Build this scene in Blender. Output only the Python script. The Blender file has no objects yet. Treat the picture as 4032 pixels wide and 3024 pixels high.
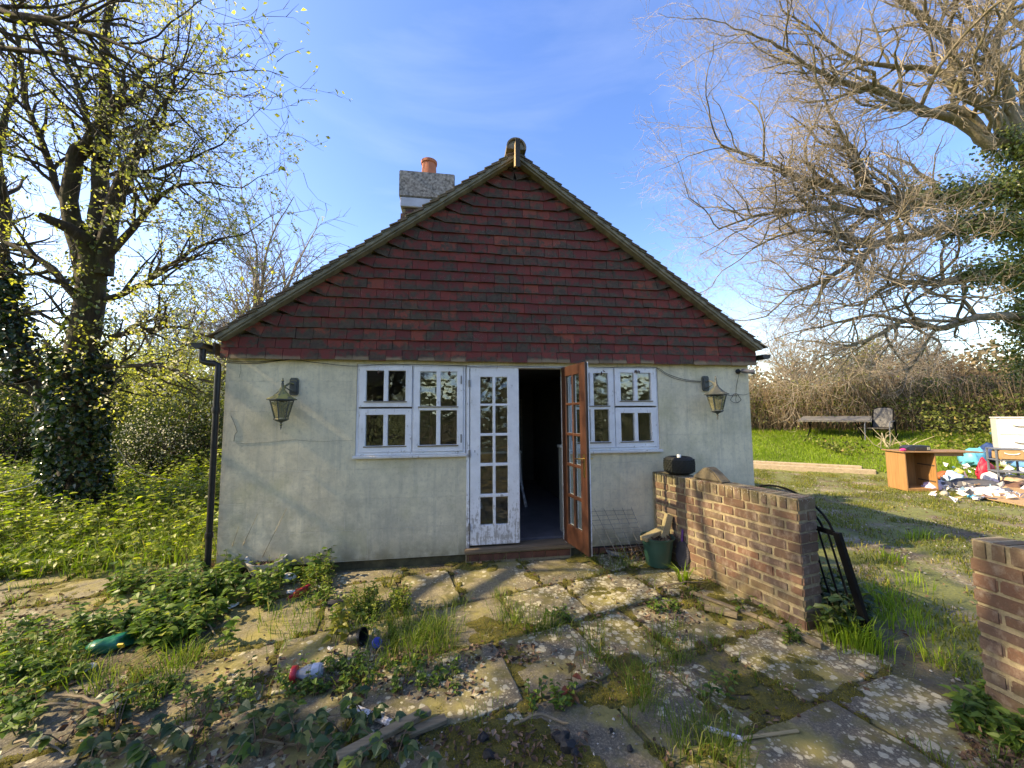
import bpy, bmesh, math, random
import numpy as np
from mathutils import Vector, Matrix, noise as mnoise

S = bpy.context.scene
COL = S.collection
R = random.Random(7)
RN = np.random.default_rng(11)

# ------------------------------------------------------------------ camera
FPX, CXP, CYP = 1517.0, 2016.0, 1512.0          # focal length and centre in photo pixels (4032 wide)
CAM = np.array([0.0, -4.27, 1.65])
_p, _y, _r = math.radians(4.6), math.radians(8.6), math.radians(-0.44)
FWD = np.array([math.sin(_y)*math.cos(_p), math.cos(_y)*math.cos(_p), math.sin(_p)])
_r0 = np.array([math.cos(_y), -math.sin(_y), 0.0]); _u0 = np.cross(_r0, FWD)
RIGHT = math.cos(_r)*_r0 + math.sin(_r)*_u0
UP = -math.sin(_r)*_r0 + math.cos(_r)*_u0
cam = bpy.data.cameras.new('camera'); camo = bpy.data.objects.new('camera', cam); COL.objects.link(camo)
cam.sensor_width = 36.0; cam.sensor_fit = 'HORIZONTAL'; cam.lens = FPX/4032*36
cam.clip_start = 0.05; cam.clip_end = 3000
m = Matrix.Identity(4)
for i in range(3):
    m[i][0], m[i][1], m[i][2], m[i][3] = RIGHT[i], UP[i], -FWD[i], CAM[i]
camo.matrix_world = m
S.camera = camo

# ------------------------------------------------------------------ light
SUN_EL = math.radians(37.0)
SUN_DIR = Vector((-math.cos(SUN_EL), -0.022, math.sin(SUN_EL))).normalized()   # towards the sun: left, along the facade
w = bpy.data.worlds.new('World'); S.world = w; w.use_nodes = True
nt = w.node_tree; nt.nodes.clear()
sky = nt.nodes.new('ShaderNodeTexSky'); sky.sky_type = 'NISHITA'; sky.sun_disc = False
sky.sun_elevation = SUN_EL; sky.sun_rotation = math.atan2(SUN_DIR.x, SUN_DIR.y)
sky.air_density = 1.0; sky.dust_density = 0.9; sky.ozone_density = 2.2; sky.altitude = 50
tc = nt.nodes.new('ShaderNodeTexCoord')
mp = nt.nodes.new('ShaderNodeMapping'); mp.inputs['Scale'].default_value = (1.2, 3.0, 5.5); mp.inputs['Rotation'].default_value = (0.3, 0.5, 0.6)
cn = nt.nodes.new('ShaderNodeTexNoise'); cn.inputs['Scale'].default_value = 1.3; cn.inputs['Detail'].default_value = 7; cn.inputs['Roughness'].default_value = 0.55; cn.inputs['Distortion'].default_value = 0.5
cr = nt.nodes.new('ShaderNodeValToRGB'); cr.color_ramp.elements[0].position = 0.50; cr.color_ramp.elements[1].position = 0.86
cr.color_ramp.elements[0].color = (0, 0, 0, 1); cr.color_ramp.elements[1].color = (0.045, 0.045, 0.045, 1)
hs = nt.nodes.new('ShaderNodeHueSaturation'); hs.inputs['Saturation'].default_value = 1.30; hs.inputs['Hue'].default_value = 0.516
cm = nt.nodes.new('ShaderNodeMix'); cm.data_type = 'RGBA'; cm.inputs[7].default_value = (7.5, 8.4, 10.0, 1)
bg = nt.nodes.new('ShaderNodeBackground'); bg.inputs['Strength'].default_value = 0.15
wo = nt.nodes.new('ShaderNodeOutputWorld')
lk = nt.links.new
lk(tc.outputs['Generated'], mp.inputs['Vector']); lk(mp.outputs[0], cn.inputs['Vector']); lk(cn.outputs[0], cr.inputs[0])
lk(sky.outputs[0], hs.inputs['Color']); lk(hs.outputs[0], cm.inputs[6]); lk(cr.outputs[0], cm.inputs[0]); lk(cm.outputs[2], bg.inputs['Color']); lk(bg.outputs[0], wo.inputs[0])
sl = bpy.data.lights.new('sun', 'SUN'); sl.energy = 3.0; sl.angle = math.radians(0.53); sl.color = (1.0, 0.90, 0.72)
so = bpy.data.objects.new('sun', sl); COL.objects.link(so); so.rotation_euler = SUN_DIR.to_track_quat('Z', 'Y').to_euler()
vs = S.view_settings; vs.view_transform = 'Standard'; vs.look = 'None'; vs.exposure = 1.76; vs.gamma = 1.0; vs.use_curve_mapping = False
vs.use_white_balance = True; vs.white_balance_temperature = 8700; vs.white_balance_tint = 10
S.render.engine = 'CYCLES'
cy = S.cycles; cy.max_bounces = 7; cy.diffuse_bounces = 4; cy.glossy_bounces = 3; cy.transmission_bounces = 5; cy.transparent_max_bounces = 10
cy.caustics_reflective = False; cy.caustics_refractive = False; cy.use_denoising = True

# ------------------------------------------------------------------ places in the photograph -> points of the place
def ray(x, y): return FWD + RIGHT*(x-CXP)/FPX - UP*(y-CYP)/FPX
def at_depth(x, y, d): return CAM + ray(x, y)*d
def on_plane(x, y, ax, v):
    d = ray(x, y); return CAM + d*((v-CAM[ax])/d[ax])
def wall_pt(x, y, Y=0.0): return on_plane(x, y, 1, Y)
LN = np.array([0.684, 0.73]); LP = np.array([8.7, 5.96])          # edge of the raised lawn
def lawn_s(x, y): return (x-LP[0])*LN[0] + (y-LP[1])*LN[1]
def gz(x, y):
    x = np.asarray(x, float); y = np.asarray(y, float)
    z = np.clip(0.05*(y+1.8), 0, 0.09)
    z = np.where(x > 3.2, z*np.clip(1-(x-3.2), 0, 1), z)
    s = lawn_s(x, y)
    lz = np.where(s < 0.3, np.clip(s, 0, .3)*0.5, np.minimum(.15+.16*(s-.3), 1.15))
    z = z + np.where((x > 3.7), lz, np.clip((x-2)/1.7, 0, 1)*lz)
    z = z + np.clip((y-3)/10, 0, 1)*0.5*(x < -2.3)
    far = np.clip((np.hypot(x, y)-60)/200, 0, 1)
    return z + far*far*16
def ground(x, y):
    z = 0.0
    d = ray(x, y)
    for _ in range(25):
        p = CAM + d*((z-CAM[2])/d[2]); z = float(gz(p[0], p[1]))
    return np.array([p[0], p[1], z])
def ground_march(x, y):
    d = ray(x, y)
    for t in np.arange(1.5, 60, .02):
        p = CAM + d*t
        if p[2] < gz(p[0], p[1]): return p
    return p

# ------------------------------------------------------------------ node helpers
class Mat:
    def __init__(s, name):
        s.m = bpy.data.materials.new(name); s.m.use_nodes = True; s.t = s.m.node_tree; s.t.nodes.clear()
        s.out = s.n('ShaderNodeOutputMaterial')
    def n(s, typ, ins=None, **kw):
        nd = s.t.nodes.new(typ)
        for k, v in kw.items(): setattr(nd, k, v)
        for k, v in (ins or {}).items():
            i = nd.inputs[k]
            if isinstance(v, bpy.types.NodeSocket): s.t.links.new(v, i)
            elif isinstance(v, bpy.types.Node): s.t.links.new(v.outputs[0], i)
            else: i.default_value = v if not (isinstance(v, tuple) and len(v) == 3 and i.type == 'RGBA') else (*v, 1)
        return nd
    def pos(s): return s.n('ShaderNodeNewGeometry').outputs['Position']
    def obj(s): return s.n('ShaderNodeTexCoord').outputs['Object']
    def rnd(s): return s.n('ShaderNodeObjectInfo').outputs['Random']
    def attr(s, a): return s.n('ShaderNodeAttribute', attribute_name=a).outputs['Fac']
    def vmul(s, v, sc): return s.n('ShaderNodeMapping', {'Vector': v, 'Scale': sc}).outputs[0]
    def vadd(s, v, o): return s.n('ShaderNodeVectorMath', {0: v, 1: o}, operation='ADD').outputs[0]
    def noise(s, v, sc, det=4, ro=.55, di=0.0): return s.n('ShaderNodeTexNoise', {'Vector': v, 'Scale': sc, 'Detail': det, 'Roughness': ro, 'Distortion': di}).outputs[0]
    def voro(s, v, sc, out='Distance', rand=1.0, feat='F1'): return s.n('ShaderNodeTexVoronoi', {'Vector': v, 'Scale': sc, 'Randomness': rand}, feature=feat).outputs[out]
    def ramp(s, f, *st, mode='LINEAR'):
        lo, hi = st[0][0], st[-1][0]
        if lo < 0 or hi > 1:                       # a colour ramp only spans 0..1: rescale
            f = s.math('DIVIDE', s.math('SUBTRACT', f, lo), hi-lo); st = [((p-lo)/(hi-lo), c) for p, c in st]
        nd = s.n('ShaderNodeValToRGB', {0: f}); cr = nd.color_ramp; cr.interpolation = mode
        while len(cr.elements) < len(st): cr.elements.new(0.5)
        for e, (p, c) in zip(cr.elements, st):
            e.position = p; e.color = (c, c, c, 1) if not isinstance(c, tuple) else (*c[:3], 1)
        return nd.outputs[0]
    def math(s, op, a, b=0.0, clamp=False): return s.n('ShaderNodeMath', {0: a, 1: b}, operation=op, use_clamp=clamp).outputs[0]
    def mix(s, f, a, b, blend='MIX'):
        return s.n('ShaderNodeMix', {0: f, 6: a, 7: b}, data_type='RGBA', blend_type=blend).outputs[2]
    def sep(s, v): return s.n('ShaderNodeSeparateXYZ', {0: v}).outputs
    def bump(s, h, st=.3, d=.01, nrm=None):
        i = {'Height': h, 'Strength': st, 'Distance': d}
        if nrm is not None: i['Normal'] = nrm
        return s.n('ShaderNodeBump', i).outputs[0]
    def pbr(s, col, rough=.8, nrm=None, **kw):
        i = {'Base Color': col, 'Roughness': rough}
        if nrm is not None: i['Normal'] = nrm
        i.update(kw)
        b = s.n('ShaderNodeBsdfPrincipled', i); s.t.links.new(b.outputs[0], s.out.inputs[0]); return b
    def surf(s, sh): s.t.links.new(sh if isinstance(sh, bpy.types.NodeSocket) else sh.outputs[0], s.out.inputs[0])

def plain(name, col, rough=.6, var=.3, sc=14, bump=.15, metallic=0.0, **kw):
    M = Mat(name); v = M.obj()
    n = M.noise(v, sc, 6, .6)
    dark = tuple(c*(1-var) for c in col); lite = tuple(min(1, c*(1+var*.7)) for c in col)
    c = M.ramp(n, (.3, dark), (.7, lite))
    M.pbr(c, rough, M.bump(M.noise(v, sc*6, 4), bump, .004), Metallic=metallic, **kw)
    return M.m

def wood(name, col, axis='z', rough=.7, grain=.45, sc=1.0, grey=None, greyamt=.5):
    M = Mat(name); v = M.obj()
    st = {'x': (1.2, 22, 22), 'y': (22, 1.2, 22), 'z': (22, 22, 1.2)}[axis]
    vv = M.vmul(M.vadd(v, M.n('ShaderNodeCombineXYZ', {0: M.math('MULTIPLY', M.rnd(), 9.0), 1: M.rnd(), 2: M.math('MULTIPLY', M.rnd(), 5.0)}).outputs[0]), tuple(a*sc for a in st))
    n = M.noise(vv, 2.2, 7, .65, .6)
    c = M.ramp(n, (.25, tuple(a*(1-grain) for a in col)), (.55, col), (.8, tuple(min(1, a*(1+grain*.6)) for a in col)))
    if grey: c = M.mix(M.math('MULTIPLY', M.ramp(M.noise(v, 5, 5), (.35, 0.0), (.65, 1.0)), greyamt), c, grey)
    M.pbr(c, rough, M.bump(n, .35, .004)); return M.m

def leafmat(name, stops, rough=.5, trans=.35, tcol=None, spec=.3, attr='rnd'):
    M = Mat(name)
    c = M.ramp(M.attr(attr), *stops)
    b = M.n('ShaderNodeBsdfPrincipled', {'Base Color': c, 'Roughness': rough, 'Specular IOR Level': spec})
    tc_ = M.mix(1.0, c, tcol or (1.6, 1.7, .7), 'MULTIPLY')
    t = M.n('ShaderNodeBsdfTranslucent', {'Color': tc_})
    M.surf(M.n('ShaderNodeMixShader', {0: trans, 1: b.outputs[0], 2: t.outputs[0]})); return M.m

# ------------------------------------------------------------------ mesh helpers
def mesh_np(name, V, F, rnd=None, smooth=False):
    """V (n,3); F list of int arrays (m,3) or (m,4); rnd per-face values in the same order"""
    me = bpy.data.meshes.new(name)
    V = np.asarray(V, np.float32); F = [np.asarray(f, np.int32) for f in F if len(f)]
    me.vertices.add(len(V)); me.vertices.foreach_set('co', V.ravel())
    nl = sum(f.size for f in F); npoly = sum(len(f) for f in F)
    me.loops.add(nl); me.loops.foreach_set('vertex_index', np.concatenate([f.ravel() for f in F]))
    sizes = np.concatenate([np.full(len(f), f.shape[1], np.int32) for f in F])
    starts = np.concatenate([[0], np.cumsum(sizes)[:-1]]).astype(np.int32)
    me.polygons.add(npoly); me.polygons.foreach_set('loop_start', starts)
    me.polygons.foreach_set('use_smooth', np.full(npoly, bool(smooth)))
    me.update(calc_edges=True)
    if rnd is not None:
        a = me.attributes.new('rnd', 'FLOAT', 'FACE'); a.data.foreach_set('value', np.asarray(rnd, np.float32))
    return me

def link(name, me, mat=None, parent=None, **props):
    o = bpy.data.objects.new(name, me)
    if mat is not None and me is not None and not len(me.materials): me.materials.append(mat)
    COL.objects.link(o)
    if parent is not None: adopt(o, parent)
    for k, v in props.items(): o[k] = v
    return o
def adopt(o, parent):
    o.parent = parent; o.matrix_parent_inverse = world_of(parent).inverted()
def world_of(o):
    mb = o.matrix_basis.copy()
    return mb if o.parent is None else world_of(o.parent) @ o.matrix_parent_inverse @ mb
def thing(name, loc, label, cat, group=None, kind=None):
    o = bpy.data.objects.new(name, None); COL.objects.link(o); o.location = [float(a) for a in loc]; o.empty_display_size = .1
    o['label'] = label
    if cat: o['category'] = cat
    if group: o['group'] = group
    if kind: o['kind'] = kind
    return o
def tag(o, label, cat, group=None, kind=None):
    o['label'] = label
    if cat: o['category'] = cat
    if group: o['group'] = group
    if kind: o['kind'] = kind
    return o

class MB:
    """gathers simple solids, built as one mesh object"""
    def __init__(s): s.v = []; s.f = []; s.r = []
    def add(s, vs, fs, r=0.5):
        k = len(s.v); s.v += [tuple(float(c) for c in q) for q in vs]; s.f += [tuple(i+k for i in f) for f in fs]; s.r += [r]*len(fs); return s
    def box(s, c, d, rot=None, r=.5):
        c = Vector(c); h = [a/2 for a in d]
        vs = [Vector((sx*h[0], sy*h[1], sz*h[2])) for sx in (-1, 1) for sy in (-1, 1) for sz in (-1, 1)]
        if rot is not None: vs = [rot @ q for q in vs]
        return s.add([q+c for q in vs], [(0, 1, 3, 2), (4, 6, 7, 5), (0, 4, 5, 1), (2, 3, 7, 6), (0, 2, 6, 4), (1, 5, 7, 3)], r)
    def box2(s, a, b, r=.5): return s.box([(p+q)/2 for p, q in zip(a, b)], [abs(q-p) for p, q in zip(a, b)], r=r)
    def bar(s, a, b, wd, th, up=(0, 0, 1), r=.5):
        a = Vector(a); b = Vector(b); x = (b-a); L = x.length; x.normalize(); u = Vector(up); y = u.cross(x)
        if y.length < 1e-4: y = Vector((0, 1, 0)).cross(x)
        y.normalize(); z = x.cross(y); rot = Matrix((x, y, z)).transposed()
        return s.box((a+b)/2, (L, wd, th), rot, r)
    def tube(s, pts, rad, n=8, caps=True, r=.5):
        pts = [Vector(p) for p in pts]; k = len(pts)
        rad = [rad]*k if isinstance(rad, (int, float)) else list(rad)
        rings = []; u = None
        for i, p in enumerate(pts):
            t = (pts[min(i+1, k-1)]-pts[max(i-1, 0)]).normalized()
            if u is None: u = t.orthogonal().normalized()
            else:
                u = (u - t*u.dot(t)); u = u.normalized() if u.length > 1e-6 else t.orthogonal().normalized()
            v = t.cross(u)
            rings.append([p + (u*math.cos(2*math.pi*j/n)+v*math.sin(2*math.pi*j/n))*rad[i] for j in range(n)])
        fs = [(i*n+j, i*n+(j+1) % n, (i+1)*n+(j+1) % n, (i+1)*n+j) for i in range(k-1) for j in range(n)]
        if caps: fs += [tuple(range(n))[::-1], tuple(range((k-1)*n, k*n))]
        return s.add([q for rg in rings for q in rg], fs, r)
    def lathe(s, prof, c, n=16, ax=None, r=.5, a0=0.0, close=True):
        c = Vector(c); rot = Vector((0, 0, 1)).rotation_difference(Vector(ax)).to_matrix() if ax is not None else Matrix.Identity(3)
        vs = [c + rot @ Vector((p[0]*math.cos(a0+2*math.pi*j/n), p[0]*math.sin(a0+2*math.pi*j/n), p[1])) for p in prof for j in range(n)]
        k = len(prof)
        fs = [(i*n+j, i*n+(j+1) % n, (i+1)*n+(j+1) % n, (i+1)*n+j) for i in range(k-1) for j in range(n)]
        if close: fs += [tuple(range(n))[::-1], tuple(range((k-1)*n, k*n))]
        return s.add(vs, fs, r)
    def prism(s, poly, d, r=.5):
        """poly: list of 3-D points (front face), d: extrusion vector"""
        k = len(poly); d = Vector(d); P = [Vector(p) for p in poly]
        return s.add(P + [p+d for p in P], [tuple(range(k)), tuple(range(2*k-1, k-1, -1))] + [(i, i+k, (i+1) % k+k, (i+1) % k) for i in range(k)], r)
    def mesh(s, name, bevel=0, seg=1, smooth=False, ang=30):
        me = bpy.data.meshes.new(name); me.from_pydata(s.v, [], s.f)
        if s.f:
            a = me.attributes.new('rnd', 'FLOAT', 'FACE'); a.data.foreach_set('value', s.r)
        bm = bmesh.new(); bm.from_mesh(me); bmesh.ops.recalc_face_normals(bm, faces=bm.faces)
        if bevel:
            es = [e for e in bm.edges if e.is_manifold and e.calc_face_angle(0) > math.radians(ang)]
            bmesh.ops.bevel(bm, geom=es, offset=bevel, segments=seg, affect='EDGES', clamp_overlap=True)
        bm.to_mesh(me); bm.free()
        if smooth:
            me.polygons.foreach_set('use_smooth', [True]*len(me.polygons))
            me.set_sharp_from_angle(angle=math.radians(40))
        return me
    def build(s, name, mat, parent=None, bevel=0, seg=1, smooth=False, **props):
        return link(name, s.mesh(name, bevel, seg, smooth), mat, parent, **props)

def plate(x0, x1, z0, z1, y0, y1, holes=(), fn=lambda u, w, d: (u, d, w)):
    """a slab in u (x) and w (z) with rectangular holes; y0 front, y1 back"""
    us = sorted({x0, x1, *[h[0] for h in holes], *[h[1] for h in holes]}); ws = sorted({z0, z1, *[h[2] for h in holes], *[h[3] for h in holes]})
    solid = lambda i, j: 0 <= i < len(us)-1 and 0 <= j < len(ws)-1 and not any(h[0]-1e-6 <= us[i] and us[i+1] <= h[1]+1e-6 and h[2]-1e-6 <= ws[j] and ws[j+1] <= h[3]+1e-6 for h in holes)
    mb = MB(); idx = {}
    def V(i, j, d):
        if (i, j, d) not in idx: idx[(i, j, d)] = len(mb.v); mb.v.append(fn(us[i], ws[j], (y0, y1)[d]))
        return idx[(i, j, d)]
    for i in range(len(us)-1):
        for j in range(len(ws)-1):
            if not solid(i, j): continue
            q = [(i, j), (i+1, j), (i+1, j+1), (i, j+1)]
            mb.f.append(tuple(V(a, b, 0) for a, b in q)); mb.f.append(tuple(V(a, b, 1) for a, b in q[::-1]))
            for (a, b), (di, dj) in zip(((0, 1), (1, 2), (2, 3), (3, 0)), ((0, -1), (1, 0), (0, 1), (-1, 0))):
                if not solid(i+di, j+dj):
                    A, B = q[a], q[b]; mb.f.append((V(*A, 0), V(*A, 1), V(*B, 1), V(*B, 0)))
    mb.r = [.5]*len(mb.f)
    return mb

# ---- batches of tubes, leaves, blades (numpy)
def tubes_np(polys, sides):
    Vs, Fs = [], []; base = 0
    groups = {}
    for p, r in polys: groups.setdefault(len(p), []).append((p, r))
    for n, lst in groups.items():
        P = np.array([a for a, _ in lst], float); Rr = np.array([b for _, b in lst], float); B = len(P)
        T = np.empty_like(P); T[:, 1:-1] = P[:, 2:]-P[:, :-2]; T[:, 0] = P[:, 1]-P[:, 0]; T[:, -1] = P[:, -1]-P[:, -2]
        T /= np.linalg.norm(T, axis=2, keepdims=True)+1e-9
        mean = T.mean(axis=1); ref = np.where(np.abs(mean[:, 2:3]) > .8, np.array([[1., 0, 0]]), np.array([[0, 0, 1.]]))
        U = np.cross(T, ref[:, None, :]); U /= np.linalg.norm(U, axis=2, keepdims=True)+1e-9; W = np.cross(T, U)
        a = np.arange(sides)*2*math.pi/sides
        ring = P[:, :, None, :] + Rr[:, :, None, None]*(U[:, :, None, :]*np.cos(a)[None, None, :, None] + W[:, :, None, :]*np.sin(a)[None, None, :, None])
        Vs.append(ring.reshape(-1, 3))
        b = base + np.arange(B)[:, None, None]*n*sides; i = np.arange(n-1)[None, :, None]*sides; j = np.arange(sides)[None, None, :]; j2 = (j+1) % sides
        Fs.append(np.stack([b+i+j, b+i+j2, b+i+sides+j2, b+i+sides+j], -1).reshape(-1, 4)); base += B*n*sides
    return np.concatenate(Vs), [np.concatenate(Fs)]

def unit(v): return v/(np.linalg.norm(v, axis=-1, keepdims=True)+1e-9)
def leaves_np(C, D, N, L, W, fold=.25, shape='diamond'):
    """leaves from base C along D with normal about N; L length, W width"""
    D = unit(D); Sd = unit(np.cross(D, N)); Nn = np.cross(Sd, D)
    L = L[:, None]; W = W[:, None]
    if shape == 'diamond':
        v = np.stack([C, C+D*L*.5+Sd*W*.5+Nn*W*fold, C+D*L, C+D*L*.5-Sd*W*.5+Nn*W*fold], 1).reshape(-1, 3)
        b = np.arange(len(C))[:, None]*4
        return v, [np.concatenate([b+np.array([[0, 1, 2]]), b+np.array([[0, 2, 3]])], 1).reshape(-1, 3)], 2
    if shape == 'ovate':                      # serrated, folded on the midrib
        us = [.10, .22, .30, .45, .52, .68, .74, .88]; wd = [.30, .50, .43, .52, .43, .38, .28, .16]
        pts = [C] + [C+D*L*u+Sd*W*w_+Nn*W*w_*fold-Nn*L*.22*u*u for u, w_ in zip(us, wd)] + [C+D*L-Nn*L*.22] + [C+D*L*u-Sd*W*w_+Nn*W*w_*fold-Nn*L*.22*u*u for u, w_ in zip(us[::-1], wd[::-1])]
        mids = [C+D*L*u-Nn*L*.22*u*u for u in (.3, .6)]
        v = np.stack(pts+mids, 1).reshape(-1, 3); b = np.arange(len(C))[:, None]*20
        rs = [0, 1, 2, 3, 4]; q = [[i, i+1, 18] for i in range(4)]+[[4, 19, 18], [14, 18, 19]]+[[i, i+1, 19] for i in range(4, 9)]+[[i, i+1, 19] for i in range(9, 14)]+[[i, (i+1) % 18, 18] for i in range(14, 18)]
        return v, [np.concatenate([b+np.array([t]) for t in q], 1).reshape(-1, 3)], len(q)
    v = np.stack([C, C+D*L*.28+Sd*W*.5+Nn*W*fold, C+D*L*.68+Sd*W*.36+Nn*W*fold*.6-Nn*L*.05, C+D*L-Nn*L*.16, C+D*L*.68-Sd*W*.36+Nn*W*fold*.6-Nn*L*.05, C+D*L*.28-Sd*W*.5+Nn*W*fold, C+D*L*.5-Nn*L*.02], 1).reshape(-1, 3)
    b = np.arange(len(C))[:, None]*7
    q = [[0, 1, 6], [1, 2, 6], [2, 3, 6], [3, 4, 6], [4, 5, 6], [5, 0, 6]]
    return v, [np.concatenate([b+np.array([t]) for t in q], 1).reshape(-1, 3)], 6
def rand_dirs(n, up=0.0):
    d = RN.normal(size=(n, 3)); d[:, 2] += up; return unit(d)
def leaf_obj(name, C, D, N, L, W, mat, parent=None, rnd=None, shape='diamond', fold=.25, **props):
    v, f, k = leaves_np(C, D, N, L, W, fold, shape)
    r = RN.random(len(C)) if rnd is None else rnd
    return link(name, mesh_np(name, v, f, np.repeat(r, k)), mat, parent, **props)
def blades_np(B, H, Wd, lean, az):
    """grass blades: base B, height H, width Wd, lean (0..1), azimuth of the lean"""
    d = np.stack([np.cos(az), np.sin(az), np.zeros_like(az)], 1); s = np.stack([-np.sin(az), np.cos(az), np.zeros_like(az)], 1)
    tw = RN.normal(0, .8, len(az)); s = unit(s*np.cos(tw)[:, None]+d*np.sin(tw)[:, None])
    up = np.array([[0, 0, 1.]]); H = H[:, None]; Wd = Wd[:, None]; le = lean[:, None]
    m_ = B+up*H*.55+d*H*le*.28; t = B+up*H*(1-.35*le)+d*H*le
    v = np.stack([B-s*Wd*.5, B+s*Wd*.5, m_+s*Wd*.4, m_-s*Wd*.4, t], 1).reshape(-1, 3)
    b = np.arange(len(B))[:, None]*5
    return v, [b+np.array([[0, 1, 2, 3]]), b+np.array([[3, 2, 4]])]
def blade_obj(name, B, H, Wd, lean, az, mat, parent=None, rnd=None, **props):
    v, f = blades_np(B, H, Wd, lean, az); r = RN.random(len(B)) if rnd is None else rnd
    return link(name, mesh_np(name, v, f, np.concatenate([r, r])), mat, parent, **props)

def smooth_line(pts, rad, step=.25, jit=0.0):
    """Catmull-Rom through pts, resampled; returns points and radii"""
    P = [np.asarray(p, float) for p in pts]; P = [2*P[0]-P[1]]+P+[2*P[-1]-P[-2]]
    out, rr = [], []
    for i in range(1, len(P)-2):
        n = max(2, int(np.linalg.norm(P[i+1]-P[i])/step))
        for k in range(n):
            t = k/n
            q = .5*((2*P[i])+(-P[i-1]+P[i+1])*t+(2*P[i-1]-5*P[i]+4*P[i+1]-P[i+2])*t*t+(-P[i-1]+3*P[i]-3*P[i+1]+P[i+2])*t**3)
            out.append(q + (np.array([R.gauss(0, jit) for _ in range(3)]) if jit else 0)); rr.append(rad[i-1]*(1-t)+rad[i]*t)
    out.append(P[-2]); rr.append(rad[-1])
    return [tuple(map(float, q)) for q in out], rr

def rot_about(d, ang, rng):
    """a unit vector at angle ang to d, in a random direction about it"""
    x, y, z = d
    ax, ay, az = rng.gauss(0, 1), rng.gauss(0, 1), rng.gauss(0, 1)
    k = ax*x+ay*y+az*z; ax -= k*x; ay -= k*y; az -= k*z
    l = math.sqrt(ax*ax+ay*ay+az*az)+1e-9; s, c = math.sin(ang)/l, math.cos(ang)
    return (x*c+ax*s, y*c+ay*s, z*c+az*s)
def grow(rng, p, d, L, r, lev, K, out, tips):
    """one branch and its children; K: per-level lists seg, wig, up, kids, ratio, ang, last"""
    n = max(2, min(9, int(round(L/K['seg'][lev])))); st = L/n; wig = K['wig'][lev]; up = K['up'][lev]
    bx, by, bz = K.get('bias', (0, 0, 0)); bw = K.get('bw', 0)
    pts = [p]; dirs = [d]; x, y, z = p; dx, dy, dz = d
    for i in range(n):
        dx += rng.gauss(0, wig)+bx*bw; dy += rng.gauss(0, wig)+by*bw; dz += rng.gauss(0, wig)+up+bz*bw
        l = math.sqrt(dx*dx+dy*dy+dz*dz); dx /= l; dy /= l; dz /= l
        x += dx*st; y += dy*st; z += dz*st; pts.append((x, y, z)); dirs.append((dx, dy, dz))
    rad = [r*(1-.72*i/n) for i in range(n+1)]
    out.append((pts, rad, lev))
    if lev >= K['last']:
        tips.append((pts, dirs)); return
    kids = K['kids'][lev]; kids = int(kids*L+rng.random()) if K.get('perm', True) else kids
    for k in range(kids):
        t = .18+.82*(k+rng.random())/max(1, kids); f = t*n; i = min(n-1, int(f)); f -= i
        a, b = pts[i], pts[i+1]; q = (a[0]+(b[0]-a[0])*f, a[1]+(b[1]-a[1])*f, a[2]+(b[2]-a[2])*f)
        cd = rot_about(dirs[i+1], math.radians(rng.uniform(*K['ang'][lev])), rng)
        cl = K['len'][lev+1]*rng.uniform(.55, 1.25)*(1.15-.45*t)
        grow(rng, q, cd, cl, max(K['rmin'], min(rad[i]*.62, K['rmax'][lev+1])), lev+1, K, out, tips)
def limb(rng, pts, rad, K, out, tips, lev0=0, dens=1.0, start=.15):
    """a hand-placed limb that carries children of level lev0+1"""
    P, rr = smooth_line(pts, rad, .22, .012); out.append((P, rr, lev0))
    n = len(P)-1; tot = sum(math.dist(P[i], P[i+1]) for i in range(n)); kids = int(tot*K['kids'][lev0]*dens)
    for k in range(kids):
        t = start+(1-start)*(k+rng.random())/max(1, kids); i = min(n-1, int(t*n)); q = P[i]
        d = np.array(P[i+1])-np.array(P[i]); d = tuple(d/np.linalg.norm(d))
        cd = rot_about(d, math.radians(rng.uniform(*K['ang'][lev0])), rng)
        grow(rng, q, cd, K['len'][lev0+1]*rng.uniform(.55, 1.25)*(1.15-.4*t), max(K['rmin'], min(rr[i]*.6, K['rmax'][lev0+1])), lev0+1, K, out, tips)
    d = np.array(P[-1])-np.array(P[-2]); d = tuple(d/np.linalg.norm(d))
    grow(rng, P[-1], d, K['len'][lev0+1], rr[-1], lev0+1, K, out, tips)
def wood_meshes(name, out, mats, parent, thick=2):
    """two parts: the thick wood and the fine twigs"""
    big = [(p, r) for p, r, l in out if l < thick]; small = [(p, r) for p, r, l in out if l >= thick]
    res = []
    if big:
        v, f = tubes_np(big, 8); res.append(link(name[0], mesh_np(name[0], v, f, smooth=True), mats[0], parent))
    if small:
        v, f = tubes_np(small, 3); res.append(link(name[1], mesh_np(name[1], v, f, smooth=True), mats[1], parent, kind='stuff'))
    return res
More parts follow.
